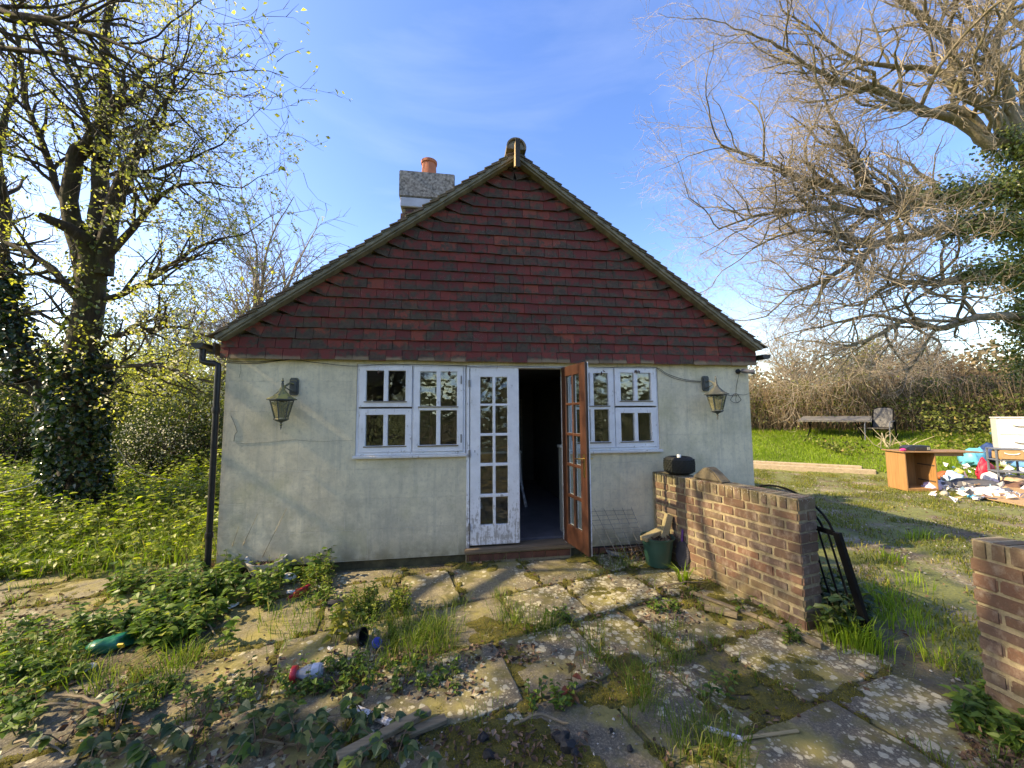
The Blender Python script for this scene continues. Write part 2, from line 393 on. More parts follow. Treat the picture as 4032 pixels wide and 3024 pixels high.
# ------------------------------------------------------------------ materials of the building
def m_render():
    M = Mat('painted_render'); P = M.pos(); x, y, z = M.sep(P)
    br = M.n('ShaderNodeTexBrick', {'Vector': M.n('ShaderNodeCombineXYZ', {0: M.math('ADD', x, 1.798+46.15), 1: M.math('ADD', z, -.482+61.3)}).outputs[0], 'Scale': 1.0, 'Mortar Size': .0028, 'Mortar Smooth': .4, 'Brick Width': .4615, 'Row Height': .3065, 'Bias': 0.0}, offset=.5, squash=1.0)
    line = br.outputs['Fac']
    big = M.noise(P, 1.1, 5, .6); mid = M.noise(P, 5, 6, .62); fine = M.noise(P, 90, 3, .6)
    c = M.ramp(big, (.34, (.64, .565, .395)), (.55, (.76, .675, .475)), (.75, (.80, .715, .52)))
    low = M.math('MULTIPLY', M.ramp(M.math('ADD', z, M.math('MULTIPLY', x, .25)), (-.5, 1.0), (1.4, 0.0)), M.ramp(mid, (.40, .15), (.58, 1.0)))
    c = M.mix(M.math('MULTIPLY', low, .72), c, (.25, .245, .20))
    blot = M.ramp(M.noise(M.vadd(P, (4, 0, 9)), 2.8, 7, .72), (.46, 0.0), (.60, 1.0))
    c = M.mix(M.math('MULTIPLY', blot, .30), c, (.33, .315, .24))
    run = M.noise(M.vmul(P, (9, 9, .8)), 1.5, 5, .7)
    c = M.mix(M.math('MULTIPLY', M.ramp(run, (.50, 0.0), (.66, 1.0)), .34), c, (.30, .30, .25))
    foot = M.math('MULTIPLY', M.ramp(z, (.16, 1.0), (.40, 0.0)), M.ramp(M.noise(P, 8, 5), (.3, .2), (.6, 1.0)))
    c = M.mix(M.math('MULTIPLY', foot, .8), c, (.14, .13, .06))
    c = M.mix(M.math('MULTIPLY', M.ramp(M.noise(M.vadd(P, (7, 3, 1)), 2.2, 5), (.53, 0.0), (.68, 1.0)), .5), c, (.44, .40, .22))
    spk = M.math('MULTIPLY', M.ramp(M.noise(P, 34, 4, .7), (.57, 0.0), (.66, 1.0)), .16)
    c = M.mix(spk, c, (.19, .195, .18))
    lm = M.ramp(M.noise(P, 2.3, 3), (.4, .15), (.65, 1.0))
    c = M.mix(M.math('MULTIPLY', M.math('MULTIPLY', line, lm), .5), c, (.66, .63, .54))
    h = M.math('ADD', M.math('MULTIPLY', M.math('MULTIPLY', line, lm), -.9), M.math('ADD', M.math('MULTIPLY', fine, .3), M.math('MULTIPLY', M.noise(P, 22, 5, .7), .6)))
    c = M.mix(M.math('MULTIPLY', M.ramp(M.noise(P, 17, 6, .78), (.48, 0.0), (.60, 1.0)), .16), c, (.24, .23, .19))
    M.pbr(c, .9, M.bump(h, .7, .010)); return M.m

def m_gable_tile():
    M = Mat('clay_gable_tile'); P = M.pos(); r = M.attr('rnd'); x, y, z = M.sep(P)
    off = M.n('ShaderNodeCombineXYZ', {0: M.math('MULTIPLY', r, 31.0), 1: M.math('MULTIPLY', r, 17.0), 2: M.math('MULTIPLY', r, 53.0)}).outputs[0]
    Q = M.vadd(P, off)
    red = M.ramp(M.math('FRACT', M.math('MULTIPLY', r, 7.31)), (.0, (.125, .018, .016)), (.5, (.175, .025, .019)), (.9, (.215, .034, .023)), (1.0, (.27, .058, .03)))
    red = M.mix(M.ramp(M.noise(Q, 26, 5, .65), (.3, 0.0), (.7, 1.0)), red, M.mix(.4, red, (.07, .028, .022)))
    lich = M.ramp(M.noise(P, 30, 4, .65), (.3, (.018, .018, .012)), (.7, (.070, .064, .040)))
    course = M.math('FRACT', M.math('DIVIDE', M.math('SUBTRACT', z, 2.24), .112))           # 0 at the exposed foot of a tile
    st = lambda v, lo=.38, hi=.62: M.ramp(v, (lo, 0.0), (hi, 1.0))
    amt = M.math('ADD', M.math('MULTIPLY', M.math('FRACT', M.math('MULTIPLY', r, 3.77)), .30), M.math('MULTIPLY', st(M.noise(M.vmul(P, (1, 1, 1.6)), 2.6, 6, .7)), .50))
    amt = M.math('ADD', amt, M.math('MULTIPLY', M.math('SUBTRACT', st(M.noise(P, 13, 6, .75)), .5), .75))
    amt = M.math('SUBTRACT', M.math('ADD', amt, .24), M.math('MULTIPLY', course, .62))
    f = M.ramp(amt, (.18, 0.0), (.52, 1.0))
    c = M.mix(M.math('MULTIPLY', f, .90), red, lich)
    g = M.math('MULTIPLY', M.ramp(M.noise(M.vadd(P, (3, 9, 4)), 1.6, 4), (.58, 0.0), (.72, 1.0)), M.ramp(M.noise(Q, 20, 4), (.45, 0.0), (.65, 1.0)))
    c = M.mix(M.math('MULTIPLY', g, .5), c, (.10, .11, .04))
    wsp = M.math('MULTIPLY', M.ramp(M.voro(P, 85), (.10, 1.0), (.2, 0.0)), M.ramp(M.noise(P, 5, 3), (.58, 0.0), (.66, 1.0)))
    c = M.mix(wsp, c, (.36, .37, .33))
    base = M.math('MULTIPLY', M.ramp(M.math('SUBTRACT', z, M.math('MULTIPLY', M.noise(Q, 14, 3), .05)), (2.235, 1.0), (2.26, 0.0)), M.ramp(M.math('FRACT', M.math('MULTIPLY', r, 5.1)), (.3, 0.0), (.5, 1.0)))
    c = M.mix(M.math('MULTIPLY', base, .75), c, (.26, .19, .11))
    M.pbr(c, .85, M.bump(M.noise(P, 60, 5, .7), .45, .004)); return M.m

def m_roof_tile():
    M = Mat('mossy_roof_tile'); P = M.pos(); r = M.attr('rnd')
    c = M.ramp(M.noise(P, 18, 5, .6), (.3, (.06, .052, .04)), (.7, (.15, .13, .09)))
    c = M.mix(M.math('MULTIPLY', r, .4), c, (.16, .08, .05))
    c = M.mix(M.ramp(M.noise(M.vadd(P, (1, 5, 2)), 6, 5), (.5, 0.0), (.65, .7)), c, (.10, .105, .04))
    M.pbr(c, .9, M.bump(M.noise(P, 50, 5), .5, .005)); return M.m

def m_white_paint(name='flaking_white_paint', base=(.80, .80, .81), wear=.5, wood_c=(.20, .17, .13)):
    M = Mat(name); P = M.pos(); x, y, z = M.sep(P)
    g = M.noise(M.vmul(P, (40, 40, 5)), 1.4, 6, .7); n = M.noise(P, 16, 6, .7)
    c = M.mix(M.ramp(M.noise(P, 7, 5), (.35, 0.0), (.7, .35)), base, (.46, .46, .47))
    low = M.ramp(z, (.25, .12), (1.0, 0.0))
    f = M.ramp(M.math('ADD', M.math('ADD', M.math('MULTIPLY', g, .5), M.math('MULTIPLY', n, .5)), low), (.60-.04*wear, 0.0), (.66-.03*wear, 1.0))
    c = M.mix(M.math('MULTIPLY', f, wear), c, wood_c)
    c = M.mix(M.math('MULTIPLY', M.ramp(M.noise(P, 45, 4, .8), (.60, 0.0), (.72, 1.0)), .4*wear), c, (.27, .26, .23))
    M.pbr(c, .55, M.bump(M.math('ADD', g, f), .35, .003)); return M.m

def m_brick():
    M = Mat('weathered_brick'); P = M.pos(); r = M.rnd()
    c = M.ramp(r, (0.0, (.105, .064, .042)), (.2, (.155, .078, .046)), (.4, (.125, .085, .066)), (.6, (.18, .086, .050)), (.8, (.145, .098, .060)), (1.0, (.09, .064, .052)))
    c = M.mix(M.ramp(M.noise(P, 30, 6, .7), (.3, 0.0), (.7, .55)), c, (.10, .07, .052))
    c = M.mix(M.math('MULTIPLY', M.ramp(M.noise(M.vmul(P, (1, 1, .6)), 14, 6, .72), (.50, 0.0), (.66, 1.0)), .5), c, (.36, .29, .22))
    x, y, z = M.sep(P)
    topm = M.math('MULTIPLY', M.ramp(z, (.80, 0.0), (.97, 1.0)), M.ramp(M.noise(P, 9, 5), (.38, 0.0), (.62, 1.0)))
    c = M.mix(M.math('MULTIPLY', topm, .8), c, (.14, .12, .05))
    botm = M.math('MULTIPLY', M.ramp(z, (.02, 1.0), (.30, 0.0)), M.ramp(M.noise(P, 7, 5), (.4, 0.0), (.6, 1.0)))
    c = M.mix(M.math('MULTIPLY', botm, .75), c, (.24, .20, .085))
    wsp = M.math('MULTIPLY', M.ramp(M.voro(P, 60), (.16, 1.0), (.28, 0.0)), M.ramp(z, (.93, 0.0), (.975, .8)))
    c = M.mix(wsp, c, (.5, .5, .46))
    M.pbr(c, .9, M.bump(M.noise(P, 48, 6, .75), .7, .007)); return M.m

def m_mortar():
    M = Mat('sandy_mortar'); P = M.pos()
    c = M.ramp(M.noise(P, 25, 6, .7), (.3, (.17, .135, .08)), (.7, (.36, .295, .18)))
    M.pbr(c, .95, M.bump(M.noise(P, 90, 4), .6, .004)); return M.m

def m_slab():
    M = Mat('lichened_flagstone'); P = M.pos(); r = M.rnd()
    off = M.n('ShaderNodeCombineXYZ', {0: M.math('MULTIPLY', r, 40.0), 1: M.math('MULTIPLY', r, 23.0), 2: 0.0}).outputs[0]
    Q = M.vadd(P, off); x, y, z = M.sep(P)
    c = M.ramp(M.math('FRACT', M.math('MULTIPLY', r, 5.3)), (0, (.125, .108, .076)), (.5, (.155, .132, .085)), (1, (.185, .152, .088)))
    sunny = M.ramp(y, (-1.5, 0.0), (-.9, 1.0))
    c = M.mix(M.math('MULTIPLY', sunny, .55), c, (.34, .29, .15))  # sunlight painted in: stone paler and yellower in the band near the house
    c = M.mix(M.ramp(M.noise(Q, 3.5, 7, .68), (.34, .75), (.62, 0.0)), c, (.075, .068, .052))
    c = M.mix(M.ramp(M.noise(Q, 34, 5, .7), (.38, .6), (.56, 0.0)), c, (.07, .062, .045))
    c = M.mix(M.ramp(M.noise(Q, 80, 4, .75), (.50, 0.0), (.62, .5)), c, (.33, .29, .2))
    c = M.mix(M.ramp(M.noise(Q, 130, 3, .7), (.38, .5), (.5, 0.0)), c, (.05, .045, .035))
    yel = M.ramp(M.noise(M.vadd(P, (2, 1, 0)), 2.6, 6, .6), (.48, 0.0), (.62, .8))
    c = M.mix(yel, c, (.23, .20, .055))
    grm = M.ramp(M.noise(M.vadd(P, (9, 4, 0)), 3.2, 7, .7), (.52, 0.0), (.60, .85))
    c = M.mix(grm, c, (.095, .085, .025))
    PW = M.vadd(P, M.n('ShaderNodeVectorMath', {0: M.n('ShaderNodeTexNoise', {'Vector': P, 'Scale': 30.0, 'Detail': 3.0}).outputs[1], 1: (.03, .03, .0)}, operation='MULTIPLY').outputs[0])
    den = M.math('ADD', M.ramp(x, (.6, -.02), (1.6, .16)), M.math('ADD', M.math('MULTIPLY', M.math('FRACT', M.math('MULTIPLY', r, 11.7)), .20), M.math('MULTIPLY', M.noise(P, 2.0, 3), .9)))
    den = M.ramp(den, (.44, 0.0), (.80, .9))
    def spots(sc, lo, hi):
        d = M.voro(PW, sc); cell = M.sep(M.n('ShaderNodeTexVoronoi', {'Vector': PW, 'Scale': sc}).outputs['Color'])[0]
        rad = M.math('MULTIPLY', M.math('MULTIPLY', M.math('SUBTRACT', M.math('MULTIPLY', den, 1.15), cell), 3.0, True), hi)
        return M.ramp(M.math('SUBTRACT', rad, d), (.0, 0.0), (lo, 1.0))
    sp = M.math('MAXIMUM', spots(19.0, .07, .46), M.math('MULTIPLY', spots(44.0, .08, .42), .8))
    inner = M.ramp(M.noise(P, 75, 4, .7), (.3, (.30, .28, .19)), (.65, (.46, .43, .31)))
    c = M.mix(M.math('MULTIPLY', sp, .9), c, inner)
    h = M.math('ADD', M.math('MULTIPLY', M.noise(Q, 12, 7, .7), 1.0), M.math('MULTIPLY', sp, .12))
    M.pbr(c, .92, M.bump(h, .6, .012)); return M.m

def m_glass(name='window_glass', wob=.0, f0=.085, tint=(.93, .96, .94)):
    M = Mat(name); P = M.pos()
    nrm = M.bump(M.noise(P, 7, 2, .5), wob, .02) if wob else None
    ge = M.n('ShaderNodeNewGeometry').outputs
    cosv = M.math('ABSOLUTE', M.n('ShaderNodeVectorMath', {0: ge['Incoming'], 1: nrm if nrm is not None else ge['Normal']}, operation='DOT_PRODUCT').outputs['Value'])
    f = M.math('ADD', f0, M.math('MULTIPLY', M.math('POWER', M.math('SUBTRACT', 1.0, cosv, True), 5.0), 1-f0), True)
    g = M.n('ShaderNodeBsdfGlossy', {'Roughness': .0, 'Color': (1, 1, 1, 1)})
    if nrm is not None: M.t.links.new(nrm, g.inputs['Normal'])
    t = M.n('ShaderNodeBsdfTransparent', {'Color': (*tint, 1)})
    M.surf(M.n('ShaderNodeMixShader', {0: f, 1: t.outputs[0], 2: g.outputs[0]})); return M.m

MT = {}
MT['render'] = m_render(); MT['gtile'] = m_gable_tile(); MT['rtile'] = m_roof_tile(); MT['white'] = m_white_paint(wear=.72)
MT['white_door'] = m_white_paint('worn_white_door_paint', (.80, .80, .81), .66)
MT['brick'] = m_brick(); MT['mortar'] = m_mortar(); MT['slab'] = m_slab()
MT['glass'] = m_glass(wob=.35); MT['glass_wavy'] = m_glass('old_wavy_glass', .8)
MT['brown'] = wood('varnished_brown_wood', (.060, .023, .013), 'z', .45, .5, .8)
MT['oldwood'] = wood('old_timber', (.21, .165, .10), 'x', .85, .5)
MT['dark_wood'] = wood('dark_weathered_timber', (.075, .055, .04), 'z', .8, .5)
MT['pale_wood'] = wood('pale_timber', (.42, .31, .18), 'z', .75, .4)
MT['verge'] = plain('verge_mortar', (.20, .185, .135), .9, .45, 12, .4)
MT['ridge'] = plain('ridge_clay', (.17, .155, .12), .9, .4, 14, .4)
MT['soffit'] = plain('soffit_board', (.30, .25, .16), .85, .4, 6)
MT['black'] = plain('black_plastic', (.014, .014, .015), .38, .3, **{'Specular IOR Level': .35})
MT['black_metal'] = plain('black_painted_metal', (.0035, .004, .005), .6, .3, 30, .3, **{'Specular IOR Level': .1})
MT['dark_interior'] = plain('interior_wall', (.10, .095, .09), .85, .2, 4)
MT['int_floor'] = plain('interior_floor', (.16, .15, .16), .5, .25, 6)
MT['concrete'] = plain('stained_concrete', (.24, .235, .22), .95, .8, 26, .6)
MT['lead'] = plain('lead_flashing', (.42, .45, .50), .5, .2, 6)
MT['terracotta'] = plain('terracotta', (.45, .15, .075), .8, .25, 8)
MT['step'] = plain('red_step_tile', (.14, .055, .035), .8, .5, 10, .3)
MT['plinth'] = plain('mossy_plinth', (.075, .066, .032), .95, .6, 10, .5)
MT['brass'] = plain('brass', (.62, .43, .16), .3, .2, 20, .05, 1.0)
MT['steel'] = plain('galvanised_wire', (.22, .21, .19), .6, .3, 20, .1, .5)
MT['gap'] = plain('dark_gap', (.03, .028, .025), .9, .3)

# ------------------------------------------------------------------ the house
X0, X1, AX = -2.285, 3.615, .69
TAN, ZAP, ZUN = .7265, 4.70, 4.60          # pitch, apex of the verge tiles, apex of the undercloak underside
HD = 7.2
house = thing('house', (.66, 3.5, 0), 'small single-storey cottage with red tile-hung gable, cream rendered walls and open double doors', 'house')

holes = [(-1.02, .135, 1.235, 2.205), (.135, 1.275, .175, 2.205), (1.275, 2.405, 1.235, 2.205)]
wl = plate(X0, X1, .172, 2.30, 0.0, .24, holes).build('wall', MT['render'], house)
mb = MB(); mb.prism([(X0+.01, .02, 2.30), (X1-.01, .02, 2.30), (X1-.01, .02, 2.43), (AX, .02, 4.56), (X0+.01, .02, 2.43)], (0, .2, 0))
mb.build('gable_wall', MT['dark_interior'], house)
sw = MB(); sw.box2((X0, .242, .0), (X0+.24, HD, 2.42)); sw.box2((X1-.24, .242, .0), (X1, HD, 2.42)); sw.box2((X0+.242, HD-.24, 0), (X1-.242, HD-.002, 2.42))
sw.build('side_wall', MT['render'], house)
pl = MB(); pl.box2((X0+.012, .022, -.1), (.13, .238, .170)); pl.box2((1.30, .022, -.1), (X1-.012, .238, .170)); pl.build('plinth', MT['plinth'], house)
# hairline cracks in the render: thin raised seams
cr = MB()
pts = [(930, 1747), (1000, 1745), (1060, 1742), (1110, 1735), (1160, 1731), (1215, 1737), (1270, 1739), (1330, 1735), (1388, 1735)]
cr.tube([wall_pt(x, y, -.0005) for x, y in pts], .0009, 4)
cr.tube([wall_pt(x, y, -.0005) for x, y in [(909, 1636), (922, 1665), (934, 1700), (925, 1712), (921, 1738)]], .0018, 4)
cr.tube([wall_pt(x, y, -.0005) for x, y in [(948, 1435), (949, 1460), (941, 1488)]], .0012, 4)
cr.build('crack', MT['gap'], wl)

# gable tiles
def clip(poly, a, b, c):
    """keep a*x+b*z <= c"""
    out = []
    for i in range(len(poly)):
        p, q = poly[i], poly[(i+1) % len(poly)]; dp = a*p[0]+b*p[1]-c; dq = a*q[0]+b*q[1]-c
        if dp <= 0: out.append(p)
        if dp*dq < 0:
            t = dp/(dp-dq); out.append((p[0]+(q[0]-p[0])*t, p[1]+(q[1]-p[1])*t))
    return out
G_, TL, TR = .112, -2.318, 3.688
tiles = []
for i in range(22):
    z0 = 2.24+i*G_
    slope = i >= 2
    xl = max(TL, AX-(ZUN-z0)/TAN); xr = min(TR, AX+(ZUN-z0)/TAN)
    if xr-xl < .15: break
    bl, brr = (xl+.30, xr-.28) if slope else (-9, 9)
    half = (xr-xl)/2
    if slope and half < .32: bl, brr = AX-.02, AX+.02
    off = (.0 if i % 2 else .083)+R.uniform(-.01, .01)
    xs = []; x = (bl if slope else xl)
    lo, hi = (bl, brr) if slope else (xl, xr)
    n = max(1, round((hi-lo-off)/.168)); xs = [lo] + ([lo+off+.0] if off > .04 and slope is False else [])
    st = xs[-1]; n = max(1, round((hi-st)/.168))
    xs += [st+(hi-st)*k/n+(R.uniform(-.006, .006) if 0 < k < n else 0) for k in range(1, n+1)]
    if slope:
        if i % 2 and len(xs) > 3:                       # break the bond
            xs = [xs[0]] + [a+.083 for a in xs[1:-2]] + [xs[-1]]
        k_ = .17*(1+.2*R.random())
        xs = [xl-.06] + ([bl-k_] if i % 2 == 0 else []) + xs + ([brr+k_] if i % 2 else []) + [xr+.06]
    zb = lambda x_, z_: z_ + (.40*max(0, bl-x_) + .36*max(0, x_-brr) if slope else 0)
    sag = R.uniform(-.003, .003)
    for a, b in zip(xs[:-1], xs[1:]):
        if b-a < .015: continue
        tilt = .40*G_*.7
        sa = tilt if (slope and a <= bl+.001 and a > xl) else (-tilt if slope and a >= brr-.001 else 0)
        sb = tilt if (slope and b <= bl+.001) else (-tilt if slope and b >= brr-.001 and b < xr else 0)
        g = .0018; dz = R.uniform(-.0045, .0045)+sag+.011*mnoise.noise(Vector((a*.8, i*.35, 2)))
        h = G_+.026
        poly = [(a+g, zb(a, z0)+dz), (b-g, zb(b, z0)+dz+R.uniform(-.002, .002)), (b-g+sb, zb(b+sb, z0)+h), (a+g+sa, zb(a+sa, z0)+h)]
        for cl in ((TAN, 1, ZUN+TAN*AX), (-TAN, 1, ZUN-TAN*AX), (-1, 0, -TL), (1, 0, TR)):
            if len(poly) > 2: poly = clip(poly, *cl)
        if len(poly) < 3: continue
        ar = abs(sum(poly[k][0]*poly[(k+1) % len(poly)][1]-poly[(k+1) % len(poly)][0]*poly[k][1] for k in range(len(poly))))/2
        if ar < .0012: continue
        y0 = -.056+R.uniform(-.004, .004); tw = R.uniform(-.02, .02); cx = (a+b)/2
        if i == 0: y0 -= .012
        yy = lambda x_, z_: y0 + .018*(z_-zb(x_, z0))/G_ + tw*(x_-cx)
        P3 = [(px, yy(px, pz), pz) for px, pz in poly]
        tiles.append((ar/max(1.0, math.hypot(cx, 4.2, z0-1.65))**2, P3, R.random()))
tiles.sort(key=lambda t: -t[0])
rest = MB()
for k, (_, P3, r) in enumerate(tiles):
    mb = MB() if k < 295 else rest
    mb.prism(P3, (0, .0150, 0), r)
    if k < 295: mb.build('tile', MT['gtile'], house)
if rest.v: rest.build('small_tile', MT['gtile'], house, kind='stuff')

# roof: two slopes of tiles on a deck, verge tiles seen end-on, mortar bed and undercloak
ang = math.atan(TAN); ca, sa_ = math.cos(ang), math.sin(ang); SLEN = 3.05/ca
VY0 = -.165
def slope_pt(side, s, n, y):      # s: distance down from the apex, n: height off the tile bed
    return (AX+side*(s*ca+n*sa_), y, ZAP-.055-s*sa_+n*ca)
for side in (-1, 1):
    dk = MB(); dk.prism([slope_pt(side, .0, -.05, -.02), slope_pt(side, SLEN-.12, -.05, -.02), slope_pt(side, SLEN-.12, -.02, -.02), slope_pt(side, .0, -.02, -.02)], (0, HD+.2, 0))
    dk.build('roof', MT['soffit'], house)
    vg = MB(); vg.prism([slope_pt(side, .03, -.062, VY0+.03), slope_pt(side, SLEN-.05, -.062, VY0+.03), slope_pt(side, SLEN-.05, -.044, VY0+.03), slope_pt(side, .03, -.044, VY0+.03)], (0, .20, 0))
    vg.prism([slope_pt(side, .03, -.044, VY0+.012), slope_pt(side, SLEN-.03, -.044, VY0+.012), slope_pt(side, SLEN-.03, -.002, VY0+.012), slope_pt(side, .03, -.002, VY0+.012)], (0, .13, 0))
    vg.build('verge_mortar', MT['verge'], house, bevel=.004)
    nc = 36; gau = SLEN/nc
    cov = MB()
    for c in range(nc):
        s0 = gau*(c+1)+.012; s1 = s0-.20
        for k in range(-1, 44):
            y0 = VY0+.003+k*.168 + (.084 if c % 2 else 0); y1 = y0+.165
            if k == -1:
                if not c % 2: continue
                y0 = VY0
            n0 = .030+R.uniform(-.003, .004); n1 = -.004
            jl = R.uniform(-.004, .004); first = k == (-1 if c % 2 else 0)
            if first: y0 = VY0+R.uniform(-.008, .008)
            q = [slope_pt(side, s0+jl, n0-.013, y0), slope_pt(side, max(.0, s1), n1-.013, y0), slope_pt(side, max(.0, s1), n1, y0), slope_pt(side, s0+jl, n0, y0)]
            if first: MB().prism(q, (0, y1-y0, 0), R.random()).build('verge_tile', MT['rtile'], house)
            else: cov.prism(q, (0, y1-y0, 0), R.random())
    cov.build('roof_tiles', MT['rtile'], house, kind='stuff')
for k in range(16):                                              # half-round ridge
    mb = MB(); y0 = -.19+k*.455
    prof = [(.115*math.cos(a), .115*math.sin(a)) for a in np.linspace(math.radians(-12), math.radians(192), 13)]
    inn = [(.100*math.cos(a), .100*math.sin(a)) for a in np.linspace(math.radians(192), math.radians(-12), 13)]
    mb.prism([(AX+u, y0, ZAP-.02+v) for u, v in prof+inn], (0, .452, 0))
    mb.build('ridge_tile', MT['ridge'], house)
mb = MB(); mb.prism([(AX+.1*math.cos(a), -.165, ZAP-.03+.1*math.sin(a)) for a in np.linspace(0, math.pi, 12)], (0, .1, 0)); mb.build('ridge_mortar', MT['verge'], house)
fb = MB(); fb.prism([(.665, -.27, 4.395), (.665, -.27, 4.70), (.665, -.14, 4.70), (.665, -.14, 4.46), (.665, -.20, 4.44)], (.042, 0, 0)); fb.build('ridge_board', MT['pale_wood'], house, bevel=.003)
ff = MB(); ff.box2((.663, -.282, 4.385), (.715, -.2705, 4.715)); ff.build('ridge_board_end', MT['gap'], house, bevel=.002)

# gutters and downpipe
def gutter(x, z, y0, y1, parent):
    mb = MB(); a = np.linspace(math.pi, 2*math.pi, 9)
    prof = [(.056*math.cos(t), .056*math.sin(t)) for t in a]+[(.052*math.cos(t), .052*math.sin(t)) for t in a[::-1]]
    mb.prism([(x+u, y0, z+v) for u, v in prof], (0, y1-y0, 0)); mb.prism([(x+.058*math.cos(t), y0-.008, z+.058*math.sin(t)) for t in a], (0, .007, 0))
    for k in range(8): mb.box((x, y0+.25+k*.9, z-.03), (.13, .03, .075))
    return mb.build('gutter', MT['black'], parent)
gutter(-2.475, 2.375, -.14, HD, house); gutter(3.79, 2.365, -.10, HD, house)
MB().box2((-2.408, -.02, 2.28), (-2.385, HD, 2.40)).build('fascia', MT['dark_wood'], house); MB().box2((3.70, -.02, 2.28), (3.722, HD, 2.40)).build('fascia', MT['dark_wood'], house)
dp = MB(); pX = -2.325
dp.tube([(-2.475, -.06, 2.34), (-2.475, -.06, 2.24)], .031, 12); dp.tube([(-2.475, -.06, 2.25), (-2.47, -.06, 2.205), (-2.43, -.06, 2.19), (pX-.04, -.06, 2.185), (pX, -.06, 2.17), (pX, -.06, 2.12)], .029, 12); dp.tube([(pX, -.06, 2.13), (pX, -.06, .16)], .028, 14)
dp.build('downpipe', MT['black'], house, smooth=True)
for z in (1.72, .52): MB().lathe([(.035, -.025), (.037, 0), (.035, .025)], (pX, -.06, z), 14).build('pipe_collar', MT['black'], house, smooth=True)

# chimney
CY0, CY1 = 1.85, 2.55
ch = MB(); ch.box2((-.84, CY0+.05, 3.2), (-.03, CY1-.05, 4.98)); stack = ch.build('chimney', MT['mortar'], house)
for row in range(12):                                             # tile-hung stack
    z = 3.9+row*.09
    for k in range(5):
        a = -.86+k*.17+(.08 if row % 2 else 0); b = min(a+.165, -.01)
        if b-a > .03: MB().prism([(a, CY0+.012, z), (b, CY0+.012, z), (b, CY0+.035, z+.10), (a, CY0+.035, z+.10)], (0, .012, 0), R.random()).build('chimney_tile', MT['gtile'], stack)
MB().box2((-.865, CY0-.005, 5.0), (-.005, CY1+.005, 5.16)).build('flashing', MT['lead'], stack, bevel=.01)
cpm = MB(); cpm.box2((-.885, CY0-.02, 5.165), (.0, CY1+.02, 5.60)); cpm.build('cap', MT['concrete'], stack, bevel=.012, seg=2)
MB().lathe([(.135, 5.60), (.125, 5.80), (.118, 5.96), (.135, 5.97), (.138, 6.015), (.115, 6.02), (.105, 5.85)], (-.44, 2.2, 0), 20, close=False).build('chimney_pot', MT['terracotta'], stack, smooth=True)

# windows ------------------------------------------------------------
def window(x0, x1, mullion, side_split, label):
    """side_split: -1 vent over sash on the left, casement right; +1 mirrored"""
    fr = plate(x0, x1, 1.235, 2.205, .012, .11, [(x0+.028, mullion-.006, 1.262, 2.192), (mullion+.006, x1-.026, 1.262, 2.192)]).build('window', MT['white'], house, bevel=.003, label=label)
    def sash(nm, a, b, c, d, panes, y=.004):
        s = plate(a, b, c, d, y, y+.048, panes).build(nm, MT['white'], fr, bevel=.004)
        for p in panes:
            MB().box2((p[0]-.004, y+.026, p[2]-.004), (p[1]+.004, y+.030, p[3]+.004)).build('pane', MT['glass'], fr)
        return s
    lo, hi = (x0+.03, mullion-.008), (mullion+.008, x1-.028)
    sm, bg_ = (lo, hi) if side_split < 0 else (hi, lo)
    def four(a, b): m_ = (a+b)/2; return (a+.068, m_-.022, m_+.022, b-.066)
    q = four(*sm)
    sash('vent_sash', sm[0], sm[1], 1.745, 2.190, [(q[0], q[1], 1.808, 2.134), (q[2], q[3], 1.808, 2.134)], -.012)
    sash('lower_sash', sm[0], sm[1], 1.264, 1.728, [(q[0], q[1], 1.334, 1.662), (q[2], q[3], 1.334, 1.662)])
    q = four(*bg_)
    sash('casement_sash', bg_[0], bg_[1], 1.264, 2.190, [(q[0], q[1], 1.751, 2.129), (q[2], q[3], 1.751, 2.129), (q[0], q[1], 1.334, 1.706), (q[2], q[3], 1.334, 1.706)], -.004)
    rails = MB()
    rails.box2((sm[0]+.05, -.022, 1.795), (sm[1]-.05, -.0125, 1.806)); rails.box2((sm[0]+.05, -.004, 1.320), (sm[1]-.05, .0035, 1.332)); rails.box2((bg_[0]+.05, -.014, 1.738), (bg_[1]-.05, -.0045, 1.749)); rails.box2((bg_[0]+.05, -.014, 1.318), (bg_[1]-.05, -.0045, 1.332))
    rails.build('weathered_bead', MT['oldwood'], fr)
    hg = MB(); hx = bg_[1] if side_split < 0 else bg_[0]
    for z in (1.40, 2.04): hg.box((hx-.02 if side_split < 0 else hx+.02, -.008, z), (.012, .008, .09))
    hg.build('hinge', MT['steel'], fr)
    sl_ = plate(x0-.02, x1+.015, 1.205, 1.2345, -.045, .06).build('sill', m_sill, fr, bevel=.006)
    return fr
m_sill = m_white_paint('flaking_sill_paint', (.66, .64, .60), .95, (.20, .15, .10))
window(-1.02, .128, -.440, -1, 'white timber window left of the doors, peeling paint')
window(1.285, 2.405, 1.855, 1, 'white timber window right of the doors, partly behind the open door')

